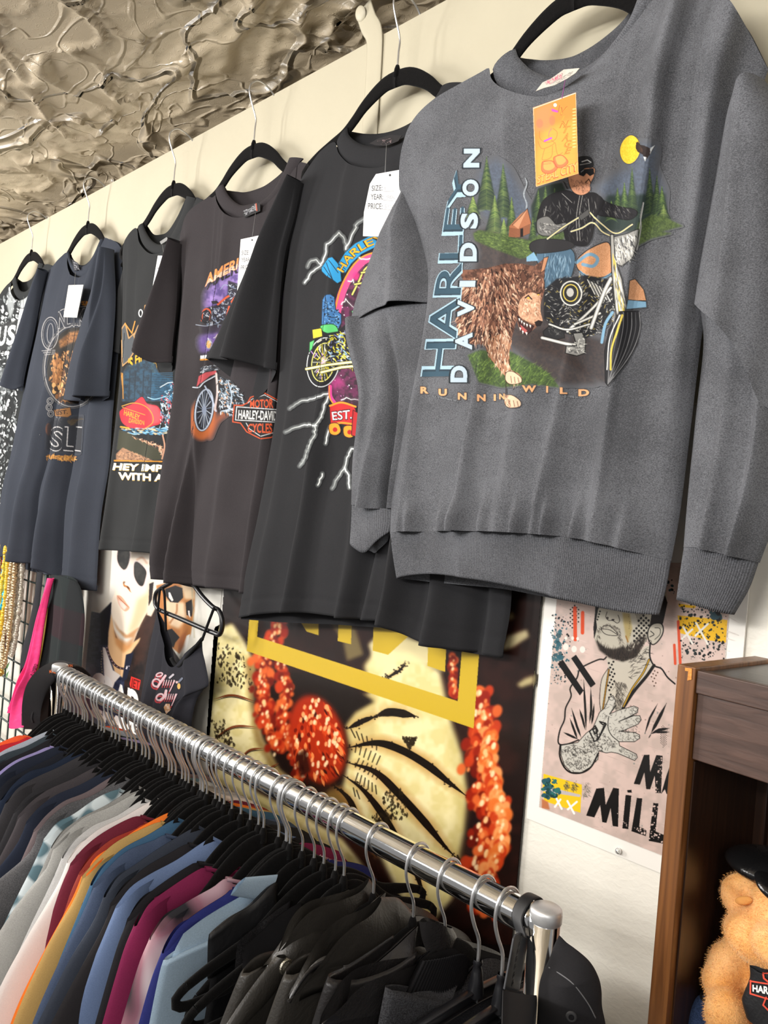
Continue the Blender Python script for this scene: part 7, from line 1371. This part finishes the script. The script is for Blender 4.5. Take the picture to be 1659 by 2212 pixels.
def flannel():
    m, N, L, P = nm('cloth_flannel'); P.inputs['Roughness'].default_value = .95
    tc = N.new('ShaderNodeTexCoord'); sp = N.new('ShaderNodeSeparateXYZ'); L.new(tc.outputs['Object'], sp.inputs[0])
    def st(o, per, ph):
        a = N.new('ShaderNodeMath'); a.operation = 'MULTIPLY_ADD'; a.inputs[1].default_value = 2 * pi / per; a.inputs[2].default_value = ph; L.new(o, a.inputs[0]); b = N.new('ShaderNodeMath'); b.operation = 'SINE'; L.new(a.outputs[0], b.inputs[0])
        c = N.new('ShaderNodeMath'); c.operation = 'GREATER_THAN'; c.inputs[1].default_value = .1; L.new(b.outputs[0], c.inputs[0]); return c.outputs[0]
    sx, sz = st(sp.outputs['X'], .16, .6), st(sp.outputs['Z'], .17, .9)
    m1 = N.new('ShaderNodeMix'); m1.data_type = 'RGBA'; m1.inputs[6].default_value = (*srgb('0a1718'), 1); m1.inputs[7].default_value = (*srgb('210a13'), 1); L.new(sz, m1.inputs[0])
    m2 = N.new('ShaderNodeMix'); m2.data_type = 'RGBA'; m2.blend_type = 'MULTIPLY'; m2.inputs[7].default_value = (.35, .35, .5, 1); L.new(sx, m2.inputs[0]); L.new(m1.outputs[2], m2.inputs[6]); L.new(m2.outputs[2], P.inputs['Base Color']); return m
fp = Plane(-1.98, -.075)
mb = MB(); panel(mb, fp, fz([(560, 380), (640, 330), (760, 340), (880, 400)]), fz([(420, 1900), (650, 2000), (900, 2100)]), fz([(540, 700), (500, 1100), (450, 1500)]), fz([(930, 520), (965, 800), (940, 1200), (915, 1600)]), nu=60, nv=70, depth=.016, folds=[(.3, .28, .06, 0, -.014), (.6, .6, .08, 0, .012), (.15, .12, .06, 0, .01)], roll=False, back=.5)
tag(mb.build('flannel_shirt', flannel()), 'dark green and red plaid flannel shirt hanging beside the portrait poster', 'shirt')
# ================================================================ caps
capm = fabric('201f21', .12, sheen=.3)
t = thing('baseball_cap', 'black cap with orange lettering hung on the far end of the rail', 'cap', (-1.58, -.24, 1.50))
cp = Plane(-1.585, -.25, .0); cp2 = PlaneX(-1.585, radians(-35))
outer = [(52, 1575), (47, 1530), (58, 1478), (88, 1442), (125, 1427), (150, 1432), (172, 1452)]
rim = [(72, 1560), (70, 1545), (85, 1508), (108, 1476), (130, 1455), (150, 1450), (168, 1462)]
O_ = smooth([cp2.px(p, -.012) for p in outer], 60); I_ = smooth([cp2.px(p, .012) for p in rim], 60)
mb = MB(); rows = []
for k in range(16):
    q = k / 15; rows.append(O_ * (1 - q) + I_ * q + cp2.n * .030 * sin(pi * q) + (O_ - I_) * .12 * sin(pi * q))
G_ = np.array(rows); a = np.arange(16 * 60).reshape(16, 60); mb.add(G_.reshape(-1, 3), np.stack([a[:-1, :-1], a[1:, :-1], a[1:, 1:], a[:-1, 1:]], -1).reshape(-1, 4).tolist()); crown = mb.build('crown', capm, t)
mb = MB(); mb.prism(np.array([cp2.px(p, 0.) for p in [(66, 1570), (66, 1545), (82, 1506), (106, 1473), (128, 1452), (150, 1447), (166, 1460), (138, 1488), (122, 1520), (118, 1572)]]), -.02, cp2.n); mb.build('lining', simple('cap_lining', '0c0b0c', rough=.9), t)
mb = MB(); mb.tube(I_, .0022, 8); mb.build('edge_binding', capm, t)
CA = Art(98, 1428, 165, 1462, .6, 2, (0, 1180, 5.267), 71)
CA.text('HARLEY-DAVIDSON', lambda u, v: (560 + 265 * u, 1448 - 105 * u + 32 * u * u - v * (34 - 2 * u) + 0 * v), 'd9703a', .05); CA.build('embroidery', bvh(crown), '201f21', t, .7)
# cap with the snap strap at the near end
t = thing('snapback_cap', 'black snapback cap hung by its strap over the near rack post', 'cap', (-.40, -.27, 1.47))
c1 = Plane(-.365, -.262, .25); fc = crop(1000, 1900, 4.74)
mb = MB(); panel(mb, c1, fc([(985, 570), (1060, 650), (1150, 710)]), fc([(790, 1700), (1100, 1800), (1480, 1700)]), fc([(940, 660), (880, 820), (815, 960), (785, 1120), (775, 1400)]), fc([(1300, 850), (1385, 1000), (1418, 1130), (1425, 1300), (1460, 1480)]), nu=90, nv=90, depth=.026, folds=[], roll=False, back=.4, p=.5, vr=.3)
cr = mb.build('crown', capm, t); CAPV = np.vstack(mb.V)
mb = MB(); mb.tube([h[0] + h[1] * 0 for h in [bvh(cr).ray_cast(Vector(CAM), Vector(ray(*p))) for p in fc([(880, 900), (1000, 970), (1120, 1060), (1220, 1180), (1300, 1300), (1360, 1420)])] if h[0] is not None], .0006, 6, n=40); mb.build('stitching', simple('grey_thread', '6a6a6c', rough=.7), t)
eh = bvh(cr).ray_cast(Vector(CAM), Vector(ray(*fc([(1110, 1405)])[0])))
if eh[0] is not None: MB().lathe(np.array(eh[0]), [(.0025, .0012), (.0035, .0014), (.0045, .0008), (.005, 0)], 18, axis=tuple(eh[1] if eh[1].dot(Vector(ray(1110, 2200))) < 0 else -eh[1])).build('eyelet', simple('eyelet_thread', '3a3a3c', rough=.6), t)
c2 = PlaneX(-.405, radians(-28))
mb = MB(); panel(mb, c2, fc([(412, 1135), (560, 1150), (790, 1165)]), fc([(400, 1700), (780, 1750)]), fc([(408, 1300)]), fc([(800, 1400)]), nu=60, nv=40, depth=.010, back=.5, roll=False, p=.5); mb.build('back_band', capm, t)
st = PlaneX(-.408, radians(-15)); stm = simple('cap_strap_plastic', '3c3d40', rough=.45, noise=.06)
mb = MB(); L_ = smooth(conv(st, fc([(505, 1160), (535, 900), (575, 700), (600, 590)]), 0), 30); V, Fc = ribbon(L_, .0019, .0135, np.array([0, 0, 0]) + np.cross(st.n, [0, 0, 1.]) * -1); 
P0 = conv(st, fc([(430, 1130), (580, 1140), (668, 640), (672, 590), (640, 555), (590, 545), (545, 565), (525, 610)])); mb = MB(); mb.prism(P0, -.002, st.n); bevel(mb.build('strap', stm, t, flat=True), .0006)
mb = MB()
for i, p in enumerate(fc([(593, 595), (577, 668), (560, 740), (545, 818), (532, 895), (520, 978), (508, 1060)])): mb.lathe(conv(st, [p])[0], [(0, .0009), (.0010, .0009), (.0018, .0002), (.0024, .0006), (.0030, .0003), (.0031, -.0004)], 16, axis=tuple(st.n))
mb.build('strap_snap', simple('snap_dark', '242528', rough=.35), t)
A_ = Art(1095, 2050, 1115, 2092, .6, 2, (1000, 1900, 4.74), 72); A_.text('JAPAN 2000', [(508, 735), (490, 895), (518, 737), (500, 897)], '26272a', -.005); A_.build('embossing', (np.array(conv(st, [(1105, 2070)])[0]), st.n), '3c3d40', t, .45, plain=True)
mb = MB(); V, Fc = ribbon(smooth([tuple(conv(st, fc([(600, 575)]))[0]), (-.411, -.270, 1.525), (-.411, -.259, 1.5375), (-.411, -.242, 1.5375), (-.411, -.231, 1.525), (-.411, -.229, 1.49)], 40), .0020, .0125, np.array([1., 0, 0])); mb.add(V, Fc); mb.build('strap_loop', simple('strap_black', '1b1b1d', rough=.5), t)
mb = MB(); mb.tube([tuple(conv(st, fc([(700, 560)]))[0]), tuple(conv(st, fc([(735, 680)]))[0]), tuple(conv(st, fc([(745, 850)]))[0]), tuple(conv(st, fc([(690, 1110)]))[0])], .0022, 8, n=30); mb.build('clear_strap', simple('clear_strip', 'e8e8e8', rough=.1, trans=.7), t)
# ================================================================ bookcase
ya = radians(6); bo = np.array(at(1464, 1434, y=-.17)); bw = np.array([cos(ya), -sin(ya), 0]); bd_ = np.array([sin(ya), cos(ya), 0]); ZT = bo[2]
WD = wood('55300f', '875527'); WDd = wood('24140b', '3b2213', rough=.4); WH = wood('3d2a22', '5c443a', axis='x', rough=.5); WT = wood('2a2420', '38312b', axis='x', rough=.35)
t = thing('bookcase', 'dark stained wooden bookcase standing against the wall at right', 'bookcase', (float(bo[0]), float(bo[1]), 0.0))
AX = [bw, bd_, np.array([0, 0, 1.])]; B0 = np.array([bo[0], bo[1], 0.]); DP = .155
def bb(name, a, b, m, bv=.001): mb = MB(); mb.box(a, b, ax=AX, O=B0); o = mb.build(name, m, t, flat=True); bevel(o, bv); return o
bb('side_panel', (0, 0, 0), (.0185, DP, ZT), WD); bb('side_panel', (.70, 0, 0), (.7185, DP, ZT), WD)
bb('top_board', (.019, .004, ZT - .012), (.70, DP, ZT - .004), WT)
bb('cornice', (.019, .002, ZT - .024), (.70, .012, ZT - .0025), WH); bb('cornice_panel', (.019, .006, ZT - .087), (.70, .018, ZT - .0245), WH)
bb('back_panel', (.019, DP - .006, 0), (.70, DP, ZT - .012), WDd); bb('back_moulding', (.019, DP - .014, 0), (.032, DP - .006, ZT - .09), WDd)
for z in (1.40, 1.0, .6, .1): bb('shelf', (.019, .008, z), (.70, DP - .006, z + .018), WDd)
bb('inner_lining', (.0186, .010, .12), (.0205, DP - .006, ZT - .09), WDd, .0003)
ch = [(1480, 1442), (1495, 1444), (1494, 1468), (1485, 1470), (1487, 1450), (1480, 1449)]
cpl = Plane(bo[0], bo[1], -tan(ya)); cpl.O = np.array([bo[0], bo[1], 0]); MB().prism(conv(cpl, ch, .0004), .0003, cpl.n).build('bare_wood_chip', simple('raw_wood', 'd98a3a', rough=.7, noise=.3, scale=400), t, flat=True)
# ================================================================ plush bear
t = thing('plush_bear', 'golden plush bear in a black vest and cap sitting in the bookcase', 'plush toy', tuple(at(1620, 2212, y=-.12)))
def E3(px, py, y): p = at(px, py, y=y); return p, ((p - CAM) @ FW) / FPX
mb = MB()
for px, py, y, r in ((1712, 1962, -.110, (92, 80, 92)), (1655, 2030, -.128, (88, 72, 60)), (1700, 2050, -.150, (75, 60, 50)), (1588, 1932, -.118, (33, 13, 44)), (1606, 1912, -.122, (36, 12, 25)), (1622, 1940, -.112, (26, 14, 34)), (1800, 1930, -.10, (34, 14, 42)), (1840, 2110, -.12, (42, 42, 60)), (1850, 2180, -.14, (42, 42, 50)), (1700, 2130, -.105, (90, 70, 100)), (1575, 2095, -.115, (46, 42, 62)), (1560, 2120, -.125, (42, 40, 45)), (1567, 2190, -.145, (44, 42, 56)), (1690, 2260, -.1, (120, 80, 70)), (1600, 2060, -.110, (40, 36, 40))):
    p, s = E3(px, py, y); mb.ball(p, tuple(np.array(r) * s), 24, 16)
body = mb.build('body', None, t)
rm = body.modifiers.new('remesh', 'REMESH'); rm.mode = 'VOXEL'; rm.voxel_size = .0028; rm.use_smooth_shade = True
sm_ = body.modifiers.new('smooth', 'SMOOTH'); sm_.factor = .5; sm_.iterations = 6
bpy.context.view_layer.update(); dg = bpy.context.evaluated_depsgraph_get(); ev = body.evaluated_get(dg); me = bpy.data.meshes.new_from_object(ev)
body.modifiers.clear(); body.data = me
def plush():
    m, N, L, P = nm('plush_fur'); P.inputs['Roughness'].default_value = .95; P.inputs['Sheen Weight'].default_value = .6; P.inputs['Sheen Tint'].default_value = (1, .8, .55, 1); P.inputs['Specular IOR Level'].default_value = .1
    P.inputs['Subsurface Weight'].default_value = .15; P.inputs['Subsurface Radius'].default_value = (.01, .005, .002)
    tc = N.new('ShaderNodeTexCoord'); n = N.new('ShaderNodeTexNoise'); n.inputs['Scale'].default_value = 30; n.inputs['Detail'].default_value = 4; L.new(tc.outputs['Object'], n.inputs['Vector'])
    r = N.new('ShaderNodeValToRGB'); r.color_ramp.elements[0].color = (*srgb('e6a45a'), 1); r.color_ramp.elements[1].color = (*srgb('f7c283'), 1); r.color_ramp.elements[0].position = .35; r.color_ramp.elements[1].position = .65
    L.new(n.outputs['Fac'], r.inputs['Fac']); L.new(r.outputs['Color'], P.inputs['Base Color'])
    n2 = N.new('ShaderNodeTexNoise'); n2.inputs['Scale'].default_value = 500; n2.inputs['Detail'].default_value = 3; L.new(tc.outputs['Object'], n2.inputs['Vector']); b = N.new('ShaderNodeBump'); b.inputs['Distance'].default_value = .001; L.new(n2.outputs['Fac'], b.inputs['Height']); L.new(b.outputs['Normal'], P.inputs['Normal']); return m
FUR = plush(); body.data.materials.clear(); body.data.materials.append(FUR); body.data.polygons.foreach_set('use_smooth', [True] * len(body.data.polygons))
rs = np.random.RandomState(3); n_ = len(body.data.polygons); C_f = np.empty(n_ * 3); body.data.polygons.foreach_get('center', C_f); C_f = C_f.reshape(-1, 3); N_f = np.empty(n_ * 3); body.data.polygons.foreach_get('normal', N_f); N_f = N_f.reshape(-1, 3)
wc_ = C_f + np.array(t.location); vis = np.nonzero(((wc_ - CAM) * N_f).sum(1) < .02)[0]
idx = vis[rs.randint(0, len(vis), 60000)]; p = C_f[idx] + rs.normal(size=(60000, 3)) * .0012; nn = N_f[idx] + rs.normal(size=(60000, 3)) * .28 + [0, 0, -.3]; nn /= np.linalg.norm(nn, axis=1)[:, None]
sd = np.cross(nn, rs.normal(size=(60000, 3))); sd /= np.linalg.norm(sd, axis=1)[:, None]; ln = rs.uniform(.0009, .0021, (60000, 1))
V = np.stack([p - sd * .00016 - nn * .0005, p + sd * .00016 - nn * .0005, p + nn * ln], 1).reshape(-1, 3)
me = bpy.data.meshes.new('fur'); me.vertices.add(len(V)); me.vertices.foreach_set('co', V.astype(np.float32).ravel()); me.loops.add(180000); me.loops.foreach_set('vertex_index', np.arange(180000, dtype=np.int32)); me.polygons.add(60000); me.polygons.foreach_set('loop_start', np.arange(60000, dtype=np.int32) * 3); me.update(calc_edges=True)
fo = link('fur', me, FUR, t); fo['kind'] = 'stuff'
mb = MB(); p, s = E3(1603, 1948, -.139); mb.ball(p + [0, .004, 0], (20 * s, 6 * s, 9 * s), 20, 10, rot=(-.5, 'Y')); mb.build('inner_ear', simple('ear_plush', 'dd9a52', rough=.95, noise=.1, bump=.001), t)
vp = Plane(0, -.168); fb = crop(1500, 1800, 5.371)
mb = MB(); panel(mb, vp, fb([(640, 1530), (720, 1550), (830, 1590), (1100, 1600)]), fb([(600, 2120), (760, 2200), (1100, 2350)]), fb([(640, 1680), (560, 1880), (555, 1960)]), fb([(1100, 1900)]), nu=40, nv=40, depth=.008, back=.3, roll=False); vst = mb.build('vest', leather('1a1a1c', .45), t)
VA = Art(1618, 2095, 1664, 2200, .6, 2, (1500, 1800, 5.371), 81)
VA.line([(660, 1710), (655, 1860), (860, 1920)], 18, 'd9503c'); VA.line([(655, 1715), (860, 1745)], 18, 'd9503c'); VA.line([(800, 1620), (810, 1680), (870, 1730)], 20, 'd9503c'); VA.line([(860, 1620), (800, 1625)], 16, 'd9503c'); VA.line([(835, 1900), (800, 1990), (870, 2060)], 18, 'd9503c')
VA.text('HARLEY', [(680, 1830), (1010, 1890), (680, 1755), (1010, 1790)], 'ece9e4', .04); VA.build('emblem_patch', bvh(vst), '1a1a1c', t, .6, plain=True)
mb = MB(); p, s = E3(1684, 1888, -.105); mb.ball(p + [0, 0, .004], (112 * s, 96 * s, 31 * s), 30, 14); p, s = E3(1690, 1925, -.14); mb.ball(p, (60 * s, 60 * s, 20 * s), 24, 12, rot=(.35, 'Y')); mb.build('leather_cap', leather('141415', .22), t)
for nm_, px_, py_, yy, r_ in (('nose', 1735, 2040, -.172, (.008, .005, .006)), ('eye', 1708, 1985, -.160, (.004, .003, .0045)), ('eye', 1765, 1990, -.160, (.004, .003, .0045))): mb = MB(); mb.ball(at(px_, py_, y=yy), r_, 16, 10); mb.build(nm_, blackpl, t)
for px_, py_ in ((1640, 2330), (1790, 2340)): mb = MB(); p, s = E3(px_, py_, -.135); mb.ball(p, (52 * s, 70 * s, 46 * s), 24, 14); mb.build('trouser_leg', fabric('2b3a58', .3), t)
mb = MB(); p, s = E3(1525, 2225, -.12); mb.ball(p, (42 * s, 40 * s, 75 * s), 24, 14); mb.build('jeans', fabric('2b3a58', .3), t)
mb = MB(); p, s = E3(1565, 2148, -.128); q = [p + s * np.array([46 * cos(a_), 44 * sin(a_), -6 + 14 * cos(a_)]) for a_ in np.linspace(0, 2 * pi, 24)]; mb.tube(q, .0014, 6); mb.build('wrist_band', blackpl, t)
# strap screwed to the ceiling, bent down over the board; hairline cracks
sp_ = [(-1.06, -.012, BT + .062), (-1.045, -.010, BT + .03), (-1.03, -.0075, BT + .004), (-1.025, -.0062, BT - .05), (-1.02, -.006, BT - .22)]
mb = MB(); V, Fc = ribbon(smooth([np.array(q) for q in sp_], 40), .040, .003, np.array([0, -1., 0])); mb.add(V, Fc); ms = mb.build('metal_strap', BOARD); tag(ms, 'cream painted metal strap bent from ceiling down over the board', 'strap')
MB().lathe(np.array([-1.062, -.016, BT + .050]), [(0, .003), (.008, .0026), (.012, .0012), (.013, 0)], 24, axis=(0, -1, -.4)).build('screw_head', BOARD, ms)
